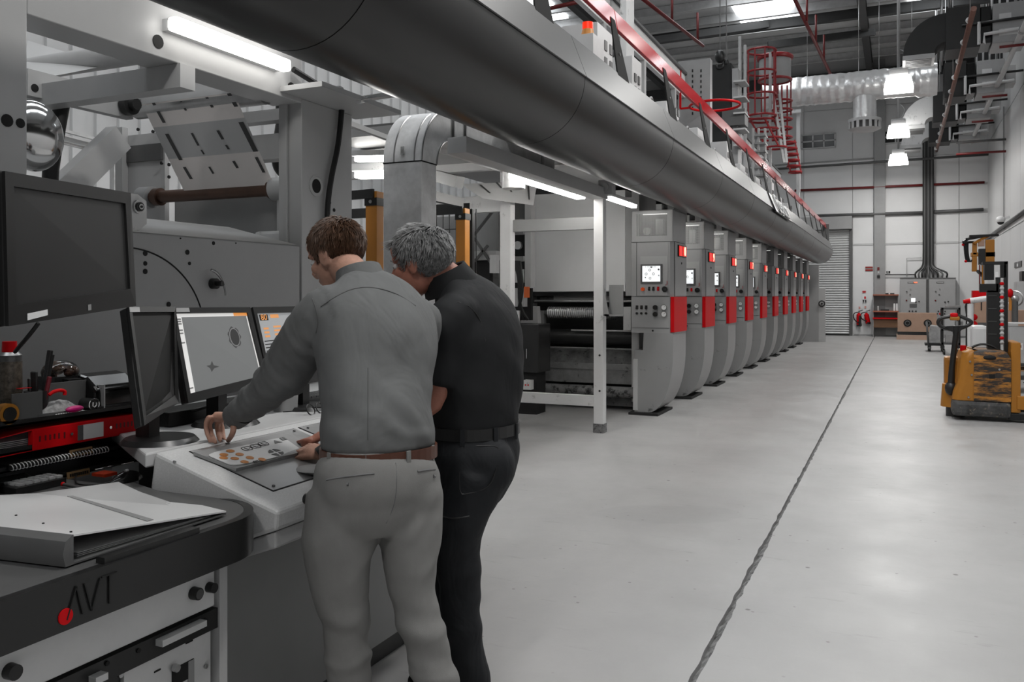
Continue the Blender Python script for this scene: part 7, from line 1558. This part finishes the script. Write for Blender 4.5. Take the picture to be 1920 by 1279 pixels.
def head_shape(mb, c, f, up, s=1.0, nose=1.0):
    """one head added to the body volume: cranium, face, jaw, nose, brow, ears"""
    f = f.normalized(); r = f.cross(up).normalized(); u = r.cross(f).normalized()
    L = lambda x, y, z: c + r * (x * s) + f * (y * s) + u * (z * s)
    def ell(x, y, z, a, b, d, tilt=None):
        rings = []
        for i in range(13):
            q = math.pi * (0.03 + 0.94 * i / 12); rings.append([L(x + a * math.sin(q) * math.cos(t), y + b * math.sin(q) * math.sin(t), z + d * math.cos(q)) for t in [2 * math.pi * k / 20 for k in range(20)]])
        mb.loft(rings)
    ell(0, -0.012, 0.028, 0.076, 0.097, 0.088); ell(0, 0.030, -0.035, 0.062, 0.062, 0.078); ell(0, 0.045, -0.085, 0.045, 0.042, 0.032); ell(0, 0.072, -0.098, 0.022, 0.018, 0.018)
    ell(0, 0.078, 0.028, 0.052, 0.016, 0.016); ell(0, 0.075, 0.055, 0.050, 0.016, 0.035)
    for k in (-1, 1): ell(k * 0.038, 0.066, -0.022, 0.022, 0.022, 0.022); ell(k * 0.076, -0.006, -0.012, 0.008, 0.022, 0.034); ell(k * 0.080, -0.014, -0.004, 0.006, 0.020, 0.028); ell(k * 0.072, 0.0, -0.028, 0.010, 0.012, 0.018)
    mb.tube([L(0, 0.090, 0.022), L(0, 0.103 * nose, 0.0), L(0, 0.116 * nose, -0.020), L(0, 0.110 * nose, -0.032), L(0, 0.088, -0.036)], [0.008 * s, 0.009 * s, 0.013 * s, 0.012 * s, 0.008 * s], 10)
    for k in (-1, 1): ell(k * 0.011, 0.100, -0.031, 0.009, 0.010, 0.008)
    ell(0, 0.092, -0.056, 0.022, 0.010, 0.006); ell(0, 0.089, -0.068, 0.019, 0.010, 0.007)
    return L, r, f, u
def face_bits(parent, L, s, hair):
    for k in (-1, 1):
        e = MB().sphere(L(k * 0.031, 0.080, 0.006), 0.0105 * s, 12, 8).build('eye', M_paper, parent)
        MB().sphere(L(k * 0.031, 0.087, 0.005), 0.006 * s, 10, 6).build('iris', M_black, e)
        MB().tube([L(k * 0.014, 0.094, 0.026), L(k * 0.032, 0.092, 0.031), L(k * 0.052, 0.078, 0.024)], [0.003, 0.005, 0.002], 6).build('eyebrow', hair, parent)
def hairdo(parent, L, s, m, kind, seed):
    """cap of hair plus short locks growing along the head"""
    rnd = random.Random(seed)
    def lim(x, y):
        if y < -0.045: return -0.072
        if y < -0.022: return -0.072 + (y + 0.045) / 0.023 * 0.080
        if y < 0.018: return 0.026
        if y < 0.030: return -0.008
        if y < 0.055: return 0.045
        return 0.074
    a, b, d, cy, cz = 0.0775, 0.0985, 0.0900, -0.012, 0.028
    mb = MB(); nu, nv = 56, 34; V = [[Vector((a * math.sin(q) * math.cos(t), cy + b * math.sin(q) * math.sin(t), cz + d * math.cos(q))) for t in [2 * math.pi * k / nu for k in range(nu)]] for q in [math.pi * (0.01 + 0.9 * i / nv) for i in range(nv + 1)]]
    for i in range(nv):
        for j in range(nu):
            q = [V[i][j], V[i][(j + 1) % nu], V[i + 1][(j + 1) % nu], V[i + 1][j]]; c = sum(q, Vector()) / 4
            if c.z > lim(c.x, c.y) + 0.004 * math.sin(c.x * 160): mb.add([L(*p) for p in q], [(0, 1, 2, 3)], True)
    cap = mb.build('hair', m, parent, smooth=True); sd = cap.modifiers.new('thickness', 'SOLIDIFY'); sd.thickness = 0.004; sd.offset = 1.0
    mb = MB(); n = 2600 if kind == 1 else 3000; got = 0
    crown = Vector((0.012, -0.06, 0.10))
    while got < n:
        z = rnd.uniform(-0.85, 1); t = rnd.uniform(0, 2 * math.pi); q = math.sqrt(1 - z * z)
        p = Vector((a * q * math.cos(t), cy + b * q * math.sin(t), cz + d * z))
        if p.z < lim(p.x, p.y) + 0.002: continue
        got += 1
        nr = Vector((p.x / a ** 2, (p.y - cy) / b ** 2, (p.z - cz) / d ** 2)).normalized()
        fl = p - crown; fl = (fl - nr * fl.dot(nr)); fl = fl.normalized() if fl.length > 1e-4 else Vector((0, 1, 0))
        fl = (fl + Vector((rnd.gauss(0, 0.25), rnd.gauss(0, 0.2), rnd.gauss(0, 0.2)))); fl = (fl - nr * fl.dot(nr)).normalized()
        low = max(0.0, min(1.0, (p.z + 0.05) / 0.10)); ln = (0.016 + 0.018 * low) * rnd.uniform(0.7, 1.25) * (1.0 if kind == 1 else 1.35)
        if p.y > 0.0: ln *= 1.0 - 0.6 * min(1.0, p.y / 0.06)
        lift = (0.25 if kind == 1 else 0.30) * low + 0.05
        if kind == 1 and p.y > 0.03 and p.z > 0.07: lift += 0.3
        wv = 0.25 * math.sin(p.x * 90 + p.y * 60) * (1 if kind == 2 else 0.4); sd_ = nr.cross(fl)
        p0 = p + nr * 0.004; p1 = p0 + (fl + nr * lift + sd_ * wv) * ln * 0.55; p2 = p0 + (fl * 1.05 + nr * (lift * 0.55) - sd_ * wv * 0.6) * ln * 1.05
        w_ = rnd.uniform(0.0011, 0.0022) * (1.3 if kind == 1 else 1.5)
        A = [L(*(p0 + sd_ * w_)), L(*(p0 - sd_ * w_)), L(*(p0 + nr * w_ * 1.4))]; B = [L(*(p1 + sd_ * w_)), L(*(p1 - sd_ * w_)), L(*(p1 + nr * w_ * 1.4))]; tip = L(*p2)
        o = len(mb.v); mb.v += A + B + [tip]; mb.f += [[o + i, o + (i + 1) % 3, o + 3 + (i + 1) % 3, o + 3 + i] for i in range(3)] + [[o + 3 + i, o + 3 + (i + 1) % 3, o + 6] for i in range(3)]; mb.sm += [True] * 6
    if kind == 2:   # forelock sticking out
        for k in range(160):
            p0 = Vector((rnd.uniform(-0.05, 0.05), rnd.uniform(0.055, 0.075), rnd.uniform(0.075, 0.095))); p2 = p0 + Vector((rnd.gauss(0, 0.01), rnd.uniform(0.025, 0.05), rnd.uniform(-0.015, 0.012))); sd_ = Vector((1, 0, 0)); w_ = 0.0018
            o = len(mb.v); mb.v += [L(*(p0 + sd_ * w_)), L(*(p0 - sd_ * w_)), L(*(p0 + Vector((0, 0, w_ * 1.5)))), L(*p2)]; mb.f += [[o, o + 1, o + 3], [o + 1, o + 2, o + 3], [o + 2, o, o + 3]]; mb.sm += [True] * 3
    lk = mb.build('hair_locks', m, cap); lk['kind'] = 'stuff'
def finger(mb, pts, r0=0.0095, r1=0.0075):
    pts = [Vector(p) for p in pts]; n = len(pts); rows = cat_rom(pts, 4); m = len(rows)
    mb.tube(rows, [r0 + (r1 - r0) * i / (m - 1) for i in range(m)], 10); mb.sphere(rows[-1], r1, 10, 6)
def palm(mb, pts, w, t):
    """flattened palm from wrist to knuckles: pts list, half width vector w, half thickness vector t"""
    rings = []
    for p, k in pts: rings.append(ering(Vector(p), w.normalized(), t.normalized(), w.length * k, t.length * (0.8 + 0.2 * k), 16, 2.6))
    mb.loft(rings)
def ang(deg): a = math.radians(deg); return Vector((-math.sin(a), math.cos(a), 0)), Vector((math.cos(a), math.sin(a), 0))   # facing, right

# ---------------------------------------------------------------- man 1: grey shirt, light trousers
F1, R1 = ang(60)
h1 = P(712, 868, zc=2.50); root = P(760, 1545, zc=2.44); root.z = 0
p1 = thing('person', 'man in a grey shirt and light grey trousers leaning over the console', 'person', tuple(root), 'men at the console')
sp = [(P(709, 930, zc=2.46), 0.165, 0.125), (P(709, 890, zc=2.46), 0.172, 0.128), (P(711, 848, zc=2.48), 0.156, 0.118), (P(711, 800, zc=2.49), 0.152, 0.114), (P(708, 720, zc=2.535), 0.162, 0.115), (P(704, 640, zc=2.59), 0.182, 0.118), (P(699, 590, zc=2.635), 0.190, 0.105), (P(690, 556, zc=2.67), 0.150, 0.085), (P(676, 534, zc=2.70), 0.085, 0.070)]
shL, shR = P(606, 588, zc=2.565), P(787, 602, zc=2.765)
elL, wrL = P(527, 706, zc=2.66), P(440, 783, zc=2.83)
elR, wrR = Vector((-1.56, 2.56, 1.16)), P(607, 852, zc=2.90)
hipL, hipR = P(655, 940, zc=2.44), P(766, 940, zc=2.50)
legL = [(P(650, 930, zc=2.44), 0.115), (P(641, 985, zc=2.42), 0.106), (P(633, 1040, zc=2.41), 0.096), (P(641, 1110, zc=2.41), 0.078), (P(650, 1165, zc=2.42), 0.068), (P(655, 1265, zc=2.44), 0.064), (P(660, 1400, zc=2.46), 0.060), (P(664, 1500, zc=2.48), 0.062)]
legR = [(P(762, 930, zc=2.50), 0.110), (P(769, 985, zc=2.47), 0.092), (P(769, 1040, zc=2.45), 0.080), (P(772, 1100, zc=2.44), 0.071), (P(785, 1155, zc=2.43), 0.064), (P(813, 1265, zc=2.42), 0.062), (P(845, 1400, zc=2.42), 0.060), (P(868, 1510, zc=2.42), 0.062)]
hc1 = P(631, 479, zc=2.80); f1 = (ang(84)[0] + Vector((0, 0, -0.42))).normalized(); up1 = Vector((0, 0, 1)) + ang(84)[0] * 0.3
body = MB()
L1, _, _, u1 = head_shape(body, hc1, f1, up1, 0.95)
nb = P(676, 534, zc=2.70)
limb(body, [(nb - Z3 * 0.05, 0.060), (nb, 0.058), (hc1.lerp(nb, 0.45), 0.055), (hc1, 0.05)])
trunk(body, [(c, a * 0.86, b * 0.86) for c, a, b in sp], R1, F1)
for pts in ([(shL + R1 * 0.05, 0.055), (shL, 0.052), (shL.lerp(elL, 0.5), 0.046), (elL, 0.040), (elL.lerp(wrL, 0.5), 0.036), (wrL, 0.027)], [(shR - R1 * 0.05, 0.055), (shR, 0.052), (shR.lerp(elR, 0.5), 0.046), (elR, 0.040), (elR.lerp(wrR, 0.5), 0.036), (wrR, 0.027)]): limb(body, pts)
for pts in (legL, legR): limb(body, [(p, r * 0.84) for p, r in pts])
# left hand resting on its fingertips
def hp(px, py, zc): return P(px, py, zc=zc)
kn = hp(404, 782, 2.87)
wv = (hp(395, 782, 2.80) - hp(416, 795, 2.93)); tv = (wrL - kn).cross(wv).normalized() * 0.016
palm(body, [(wrL, 0.72), (wrL.lerp(kn, 0.4), 0.95), (wrL.lerp(kn, 0.8), 1.05), (kn, 0.95)], wv.normalized() * 0.040, tv)
def tip(px, py, h=0.009): return PC(px, py, h)
for b0, b1, b2, t_ in (((394, 780, 2.825), (387, 791, 2.83), (387, 808, 2.835), (394, 827)), ((399, 783, 2.85), (393, 796, 2.855), (397, 813, 2.86), (404, 829)), ((407, 787, 2.88), (407, 802, 2.885), (409, 815, 2.885), (413, 826)), ((413, 790, 2.905), (417, 804, 2.905), (418, 813, 2.90), (420, 822))):
    finger(body, [hp(*b0), hp(*b1), hp(*b2), tip(*t_)])
finger(body, [wrL.lerp(kn, 0.25) + Vector((0.01, 0, -0.012)), hp(438, 802, 2.79), hp(435, 815, 2.80), tip(428, 826)], 0.012, 0.009)
# right hand loosely closed on the sample
kr = P(578, 843, zc=2.93); wv = Vector((0.1, 1, 0.25)).normalized(); tv = (wrR - kr).cross(wv).normalized()
palm(body, [(wrR, 0.75), (wrR.lerp(kr, 0.5), 1.0), (kr, 1.0)], wv * 0.038, tv * 0.018)
for i in range(4):
    b0 = kr + wv * (0.030 - 0.019 * i); d = (kr - wrR).normalized()
    finger(body, [b0, b0 + d * 0.028 - Z3 * 0.006, b0 + d * 0.036 - Z3 * 0.030, b0 + d * 0.014 - Z3 * 0.042])
finger(body, [wrR.lerp(kr, 0.35) - wv * 0.03, kr - wv * 0.044 - Z3 * 0.012, kr - wv * 0.040 + (kr - wrR).normalized() * 0.026 - Z3 * 0.026], 0.012, 0.009)
bo = body.build('body', M_skin1, p1); fuse(bo, 0.0052, 3); freeze(bo)
face_bits(bo, L1, 0.95, M_hair1); hairdo(p1, L1, 0.95, M_hair1, 1, 11)
# shirt
def foldz(p, R, seed, amp):
    return amp * (noise.noise((p.x * 6 + seed, p.y * 6, p.z * 3.2)) + 0.6 * noise.noise((p.x * 13, p.y * 13 + seed, p.z * 7)))
sh = MB(); trunk(sh, [(c, a + (0.006 if i == 0 else 0.014 if i == 1 else 0.004), b + (0.006 if i == 0 else 0.014 if i == 1 else 0.004)) for i, (c, a, b) in enumerate([(P(711, 841, zc=2.483), 0.160, 0.122)] + sp[3:])], R1, F1)
limb(sh, [(shL + R1 * 0.07 + Z3 * 0.01, 0.078), (shL, 0.080), (shL.lerp(elL, 0.35), 0.078), (shL.lerp(elL, 0.75), 0.074), (elL, 0.072), (elL.lerp(wrL, 0.35), 0.062), (elL.lerp(wrL, 0.75), 0.051), (wrL.lerp(elL, 0.10), 0.045), (wrL.lerp(elL, 0.02), 0.040)])
limb(sh, [(shR - R1 * 0.07 + Z3 * 0.01, 0.074), (shR, 0.074), (shR.lerp(elR, 0.4), 0.070), (elR, 0.066), (elR.lerp(wrR, 0.5), 0.055), (wrR.lerp(elR, 0.08), 0.044)])
so = sh.build('shirt', M_shirt1, p1); fuse(so, 0.0095, 7); freeze(so)
def wrinkle(o, fn, off):
    me = o.data; nm = [v.normal.copy() for v in me.vertices]
    for v, n_ in zip(me.vertices, nm):
        w_ = v.co + off; v.co = v.co + n_ * fn(w_)
    me.update()
    for p in me.polygons: p.use_smooth = True
def ridge(x): return 1 - abs(2 * (x - math.floor(x)) - 1)
def shirt_folds(w_):
    z = w_.z; side = (w_ - h1).dot(R1)
    drag = math.exp(-((z - 1.13) / 0.12) ** 2)
    a = noise.noise((side * 5 + z * 4, z * 4.0, 1.3)) * 0.010 + noise.noise((side * 8 - z * 9, z * 6, 4.1)) * 0.006
    b = drag * 0.010 * noise.noise((side * 16 + z * 10, z * 7, 8.8))
    la = wrL - shL; t = max(0, min(1, (w_ - shL).dot(la) / la.length_squared)); da = (w_ - (shL + la * t)).length
    arm = 0.0
    if da < 0.12 and side < -0.12: arm = 0.007 * noise.noise((t * 11 + da * 6, side * 8, 2.0)) + 0.005 * noise.noise((t * 24, side * 20, 5.0))
    wst = math.exp(-((z - 1.12) / 0.10) ** 2); ph = 34 * (side * 0.55 + z * 0.85) + 3.0 * noise.noise((side * 6, z * 6, 0.4)); upb = math.exp(-((z - 1.30) / 0.12) ** 2) * max(0, min(1, (side + 0.05) / 0.12)); ph2 = 42 * (side * 0.9 - z * 0.45) + 2.5 * noise.noise((side * 7, z * 5, 3.4))
    return a + b + arm + 0.0055 * wst * max(0, math.sin(ph)) ** 2 + 0.0040 * upb * max(0, math.sin(ph2)) ** 2
wrinkle(so, shirt_folds, root)
# collar
def collar(parent, c, axis, f, r0, r1, h, m, nm='collar'):
    axis = axis.normalized(); v = (f - axis * f.dot(axis)).normalized(); u = v.cross(axis).normalized()
    rings = [ering(c + axis * (-0.010), u, v, r0 * 1.10, r0 * 1.15, 32), ering(c + axis * h, u, v, r1, r1 * 1.06, 32), ering(c + axis * (h + 0.003), u, v, r1 + 0.008, r1 * 1.06 + 0.008, 32), ering(c + axis * (h * 0.3), u, v, r0 * 1.22, r0 * 1.28, 32), ering(c - axis * 0.018, u, v, r0 * 1.35, r0 * 1.42, 32)]
    return MB().loft(rings, cap=False).build(nm, m, parent, smooth=True)
axn = (hc1 - nb).normalized() * 0.5 + Z3 * 0.6 - F1 * 0.1
collar(so, nb + Vector((0, 0, 0.004)) - F1 * 0.004, axn, F1, 0.064, 0.062, 0.045, M_shirt1)
# yoke seam, back seam, shoulder seam
def on_back(mesh_o, pts, off, r, m, nm, parent, root_):
    """a stitched line laid on the cloth: pts are picture pixels"""
    from mathutils.bvhtree import BVHTree
    me = mesh_o.data; bv = BVHTree.FromPolygons([v.co + root_ for v in me.vertices], [p.vertices for p in me.polygons]); out = []
    o = Vector((0, 0, HC))
    for px, py in pts:
        d = (P(px, py, zc=1.0) - o).normalized(); hit = bv.ray_cast(o, d)
        if hit[0] is not None: out.append(hit[0] - d * off)
    if len(out) > 1: return MB().tube(cat_rom(out, 3), r, 5).build(nm, m, parent)
on_back(so, [(601, 575), (630, 556), (665, 541), (705, 540), (745, 552), (780, 574)], 0.0005, 0.0018, M_seam1, 'yoke_seam', so, root)
on_back(so, [(690, 690 + k * 15) for k in range(10)], 0.0002, 0.0014, M_seam1, 'back_seam', so, root)
on_back(so, [(585, 560), (592, 580), (596, 605), (592, 625)], 0.0005, 0.002, M_seam1, 'sleeve_seam', so, root)
# cuff and watch
ax = (wrL - elL).normalized(); cu, cv, _ = frame(ax)
MB().loft([ering(wrL - ax * 0.055, cu, cv, 0.047, 0.047, 24), ering(wrL - ax * 0.002, cu, cv, 0.045, 0.043, 24), ering(wrL - ax * 0.004, cu, cv, 0.039, 0.037, 24), ering(wrL - ax * 0.05, cu, cv, 0.040, 0.040, 24)], cap=False).build('cuff', M_shirt1, so, smooth=True)
ax = (wrR - elR).normalized(); cu, cv, _ = frame(ax)
MB().loft([ering(wrR - ax * 0.012, cu, cv, 0.036, 0.034, 24), ering(wrR + ax * 0.012, cu, cv, 0.036, 0.034, 24)], cap=False).build('watch_strap', M_black, p1, smooth=True)
# trousers
tr = MB(); trunk(tr, [(P(709, 985, zc=2.46), 0.140, 0.10), (P(709, 950, zc=2.455), 0.172, 0.125)] + [(c, a + 0.012, b + 0.012) for c, a, b in sp[:2]] + [(P(711, 862, zc=2.475), 0.162, 0.126), (P(711, 842, zc=2.485), 0.156, 0.120)], R1, F1)
for pts in (legL, legR): limb(tr, pts)
# buttocks
for c, r in ((P(668, 925, zc=2.42), 0.098), (P(768, 925, zc=2.475), 0.095)): tr.sphere(c, (r, r, r * 1.05), 18, 12)
to = tr.build('trousers', M_trous1, p1); fuse(to, 0.0095, 8); freeze(to)
def trouser_folds(w_):
    kn_ = math.exp(-((w_.z - 0.52) / 0.16) ** 2); low = math.exp(-((w_.z - 0.12) / 0.14) ** 2)
    s = (w_ - root).dot(R1)
    ph = 46 * w_.z + 14 * s + 3 * noise.noise((s * 8, w_.z * 5, 1.0)); ph2 = 30 * s - 26 * w_.z + 3 * noise.noise((s * 6, w_.z * 4, 6.0)); th = math.exp(-((w_.z - 0.80) / 0.10) ** 2)
    return 0.007 * (kn_ + low) * max(0, math.sin(ph)) ** 2 + 0.005 * th * max(0, math.sin(ph2)) ** 2 + 0.004 * noise.noise((w_.x * 5, w_.y * 5, w_.z * 3)) + (0.009 * kn_ + 0.008 * low) * noise.noise((s * 7 + w_.z * 6, w_.z * 15, 3.0)) + 0.004 * noise.noise((s * 10, w_.z * 4 + s * 9, 7.0))
wrinkle(to, trouser_folds, root)
def band(rows, R, F, z0, grow, m, nm, parent, h):
    c, a, b = rows; rings = [ering(c - Z3 * h / 2, R, F, a + grow, b + grow, 40, 2.3), ering(c + Z3 * h / 2, R, F, a + grow, b + grow, 40, 2.3), ering(c + Z3 * h / 2, R, F, a + grow - 0.006, b + grow - 0.006, 40, 2.3), ering(c - Z3 * h / 2, R, F, a + grow - 0.006, b + grow - 0.006, 40, 2.3)]
    return MB().loft(rings + [rings[0]], cap=False).build(nm, m, parent, smooth=False)
bc = P(711, 847, zc=2.480)
bl = band((bc, 0.160, 0.124), R1, F1, 0, 0.012, M_belt1, 'belt', p1, 0.036)
for an in (-2.9, -2.2, -1.45, -0.8, -0.1):
    q = bc + R1 * (0.175 * math.cos(an)) + F1 * (0.139 * math.sin(an)); nrm = (R1 * math.cos(an) / 0.168 + F1 * math.sin(an) / 0.132).normalized(); MB().obox(q - Z3 * 0.006, nrm.cross(Z3), Z3, nrm, 0.013, 0.052, 0.005).build('belt_loop', M_trous1, to)
on_back(to, [(742, 868), (744, 900), (742, 930), (736, 955), (724, 982)], 0.0002, 0.0013, M_tseam, 'seat_seam', to, root)
on_back(to, [(612, 900), (640, 895), (672, 891), (702, 888)], 0.001, 0.003, M_tseam, 'welt_pocket', to, root); on_back(to, [(783, 884), (800, 881), (816, 880)], 0.001, 0.003, M_tseam, 'welt_pocket', to, root)
for px, py in ((652, 908), (814, 893)):
    o_ = on_back(to, [(px - 1.5, py), (px + 1.5, py)], 0.002, 0.005, M_dgrey, 'pocket_button', to, root)
for (px, py, zc_), d in (((664, 1510, 2.48), 0), ((868, 1520, 2.42), 1)):
    a = P(px, py, zc=zc_); a.z = 0
    s = MB(); rings = []
    for i in range(9):
        u = i / 8; w_ = 0.05 * math.sin(math.pi * (0.18 + 0.72 * u)) ** 0.6; hh = 0.085 - 0.045 * u; rings.append([a + F1 * (-0.09 + 0.29 * u) + R1 * (w_ * math.cos(q)) + Z3 * max(0.0, 0.01 + hh * (0.5 + 0.5 * math.sin(q))) for q in [2 * math.pi * k / 14 for k in range(14)]])
    s.loft(rings).build('shoe', mat('shoe_brown', (0.05, 0.025, 0.015), 0.4, var=0.1), p1, smooth=True)
# ---------------------------------------------------------------- man 2: black polo and work trousers
F2, R2 = ang(78)
root2 = P(890, 1360, zc=3.0); root2.z = 0
p2 = thing('person', 'grey-haired man in a black polo shirt and black trousers bending forward', 'person', tuple(root2), 'men at the console')
sp2 = [(P(893, 905, zc=3.05), 0.165, 0.118), (P(890, 865, zc=3.05), 0.175, 0.130), (P(889, 812, zc=3.06), 0.170, 0.130), (P(890, 760, zc=3.06), 0.175, 0.140), (P(893, 695, zc=3.07), 0.185, 0.142), (P(890, 630, zc=3.08), 0.200, 0.136), (P(878, 580, zc=3.09), 0.200, 0.112), (P(861, 550, zc=3.10), 0.150, 0.088), (P(843, 530, zc=3.10), 0.085, 0.072)]
s2L, s2R = P(846, 600, zc=2.94), P(905, 592, zc=3.24)
e2L, w2L = P(812, 752, zc=2.93), P(640, 805, zc=3.03)
e2R, w2R = P(820, 740, zc=3.25), P(740, 800, zc=3.30)
leg2L = [(P(888, 890, zc=2.98), 0.120), (P(868, 960, zc=2.96), 0.098), (P(857, 1040, zc=2.95), 0.080), (P(862, 1120, zc=2.96), 0.074), (P(868, 1190, zc=2.97), 0.067), (P(885, 1275, zc=2.98), 0.064), (P(893, 1345, zc=2.99), 0.062)]
leg2R = [(P(868, 890, zc=3.14), 0.105), (P(852, 960, zc=3.14), 0.088), (P(845, 1040, zc=3.14), 0.078), (P(842, 1120, zc=3.14), 0.070), (P(846, 1200, zc=3.14), 0.064), (P(852, 1315, zc=3.14), 0.060)]
hc2 = P(788, 492, zc=3.06); f2 = (ang(93)[0] + Vector((0, 0, -0.27))).normalized(); up2 = Vector((0, 0, 1)) + ang(93)[0] * 0.25
body = MB(); L2, _, _, _ = head_shape(body, hc2, f2, up2, 1.02)
nb2 = P(843, 530, zc=3.10)
limb(body, [(nb2 - Z3 * 0.05, 0.068), (nb2, 0.067), (hc2.lerp(nb2, 0.5), 0.064), (hc2, 0.055)])
trunk(body, [(c, a * 0.86, b * 0.86) for c, a, b in sp2], R2, F2)
for pts in ([(s2L + R2 * 0.05, 0.055), (s2L, 0.052), (s2L.lerp(e2L, 0.5), 0.048), (e2L, 0.042), (e2L.lerp(w2L, 0.4), 0.042), (w2L, 0.029)], [(s2R - R2 * 0.05, 0.055), (s2R, 0.052), (s2R.lerp(e2R, 0.5), 0.048), (e2R, 0.042), (e2R.lerp(w2R, 0.4), 0.042), (w2R, 0.029)]): limb(body, pts)
for pts in (leg2L, leg2R): limb(body, [(p, r * 0.84) for p, r in pts])
# pointing left hand of man 2
k2 = P(598, 818, zc=3.03); wv = Vector((0.15, 1, 0.2)).normalized(); tv = (w2L - k2).cross(wv).normalized()
palm(body, [(w2L, 0.75), (w2L.lerp(k2, 0.5), 1.0), (k2, 1.0)], wv * 0.040, tv * 0.017)
d = (k2 - w2L).normalized()
finger(body, [k2 - wv * 0.026, P(584, 822, zc=3.00), P(570, 826, zc=2.985), PC(557, 830, 0.008)])
for i in range(3):
    b0 = k2 + wv * (-0.006 + 0.019 * i); finger(body, [b0, b0 + d * 0.03 - Z3 * 0.008, b0 + d * 0.034 - Z3 * 0.034, b0 + d * 0.010 - Z3 * 0.042])
finger(body, [w2L.lerp(k2, 0.4) - wv * 0.03, k2 - wv * 0.046 - Z3 * 0.01, k2 - wv * 0.044 + d * 0.03 - Z3 * 0.018], 0.012, 0.009)
# right hand of man 2 flat on the console
k3 = w2R + (w2R - e2R).normalized() * 0.085; wv = Vector((0.1, 1, 0)).normalized(); d = (k3 - w2R).normalized(); tv = d.cross(wv).normalized()
palm(body, [(w2R, 0.75), (w2R.lerp(k3, 0.5), 1.0), (k3, 1.0)], wv * 0.040, tv * 0.016)
for i in range(4):
    b0 = k3 + wv * (0.030 - 0.020 * i); finger(body, [b0, b0 + d * 0.035, b0 + d * 0.06 - Z3 * 0.012, b0 + d * 0.075 - Z3 * 0.028])
finger(body, [w2R.lerp(k3, 0.4) - wv * 0.03, k3 - wv * 0.05, k3 - wv * 0.05 + d * 0.03 - Z3 * 0.01], 0.012, 0.009)
bo2 = body.build('body', M_skin2, p2); fuse(bo2, 0.0055, 3); freeze(bo2)
face_bits(bo2, L2, 1.02, M_hair2); hairdo(p2, L2, 1.02, M_hair2, 2, 23)
sh = MB(); trunk(sh, [(c, a + 0.006, b + 0.006) for c, a, b in sp2[2:]], R2, F2)
limb(sh, [(s2L + R2 * 0.07 + Z3 * 0.01, 0.082), (s2L, 0.084), (s2L.lerp(e2L, 0.35), 0.080), (s2L.lerp(e2L, 0.80), 0.078)]); limb(sh, [(s2R - R2 * 0.07 + Z3 * 0.01, 0.078), (s2R, 0.080), (s2R.lerp(e2R, 0.4), 0.076), (s2R.lerp(e2R, 0.8), 0.074)])
so2 = sh.build('polo_shirt', M_shirt2, p2); fuse(so2, 0.0095, 7); freeze(so2)
def polo_folds(w_): s = (w_ - root2).dot(R2); q = (w_ - root2).dot(F2); return 0.006 * noise.noise((s * 6 + w_.z * 3, q * 6, w_.z * 3)) + 0.007 * noise.noise((s * 8 + q * 8 + w_.z * 10, w_.z * 4, 2.2)) + 0.004 * noise.noise((q * 18, w_.z * 9, s * 9))
wrinkle(so2, polo_folds, root2)
axn2 = (hc2 - nb2).normalized() * 0.5 + Z3 * 0.55
collar(so2, nb2 - Z3 * 0.004, axn2, F2, 0.076, 0.073, 0.050, M_shirt2)
on_back(so2, [(858, 566), (880, 575), (900, 600), (910, 640)], 0.0005, 0.0016, M_black, 'shoulder_seam', so2, root2)
tr = MB(); trunk(tr, [(P(866, 960, zc=3.03), 0.08, 0.065), (P(874, 935, zc=3.04), 0.115, 0.088), (P(886, 905, zc=3.05), 0.150, 0.115)] + [(c, a + 0.012, b + 0.012) for c, a, b in sp2[1:2]] + [(sp2[2][0], 0.172, 0.136), (P(889, 797, zc=3.06), 0.168, 0.134)], R2, F2)
for pts in (leg2L, leg2R): limb(tr, pts)
for c, r in ((P(913, 872, zc=2.97), 0.098), (P(885, 862, zc=3.12), 0.09)): tr.sphere(c, (r, r, r * 1.1), 18, 12)
to2 = tr.build('trousers', M_trous2, p2); fuse(to2, 0.0095, 8); freeze(to2)
def trouser2(w_): s = (w_ - root2).dot(R2); return 0.006 * noise.noise((w_.x * 6, w_.y * 6, w_.z * 4)) + 0.010 * noise.noise((s * 6 + w_.z * 5, w_.z * 13, 9.0)) * (0.4 + math.exp(-((w_.z - 0.55) / 0.25) ** 2))
wrinkle(to2, trouser2, root2)
bc2 = P(889, 803, zc=3.06)
bl2 = band((bc2, 0.176, 0.141), R2, F2, 0, 0.004, M_belt2, 'belt', p2, 0.040)
for an in (-2.6, -1.9, -1.2, -0.5):
    q = bc2 + R2 * (0.186 * math.cos(an)) + F2 * (0.151 * math.sin(an)); nrm = (R2 * math.cos(an) / 0.186 + F2 * math.sin(an) / 0.151).normalized(); MB().obox(q - Z3 * 0.006, nrm.cross(Z3), Z3, nrm, 0.016, 0.056, 0.005).build('belt_loop', M_trous2, to2)
on_back(to2, [(866, 836), (900, 836), (934, 840), (930, 880), (915, 912), (880, 925), (862, 918), (866, 836)], 0.0005, 0.0018, M_black, 'back_pocket', to2, root2)
on_back(to2, [(826, 968), (850, 972), (880, 968)], 0.0005, 0.003, M_black, 'cargo_flap', to2, root2)
for (px, py, zc_) in ((893, 1350, 2.99), (852, 1325, 3.14)):
    a = P(px, py, zc=zc_); a.z = 0; s = MB(); rings = []
    for i in range(9):
        u = i / 8; w_ = 0.053 * math.sin(math.pi * (0.18 + 0.72 * u)) ** 0.6; hh = 0.09 - 0.04 * u; rings.append([a + F2 * (-0.09 + 0.30 * u) + R2 * (w_ * math.cos(q)) + Z3 * max(0.0, 0.01 + hh * (0.5 + 0.5 * math.sin(q))) for q in [2 * math.pi * k / 14 for k in range(14)]])
    s.loft(rings).build('shoe', M_black, p2, smooth=True)
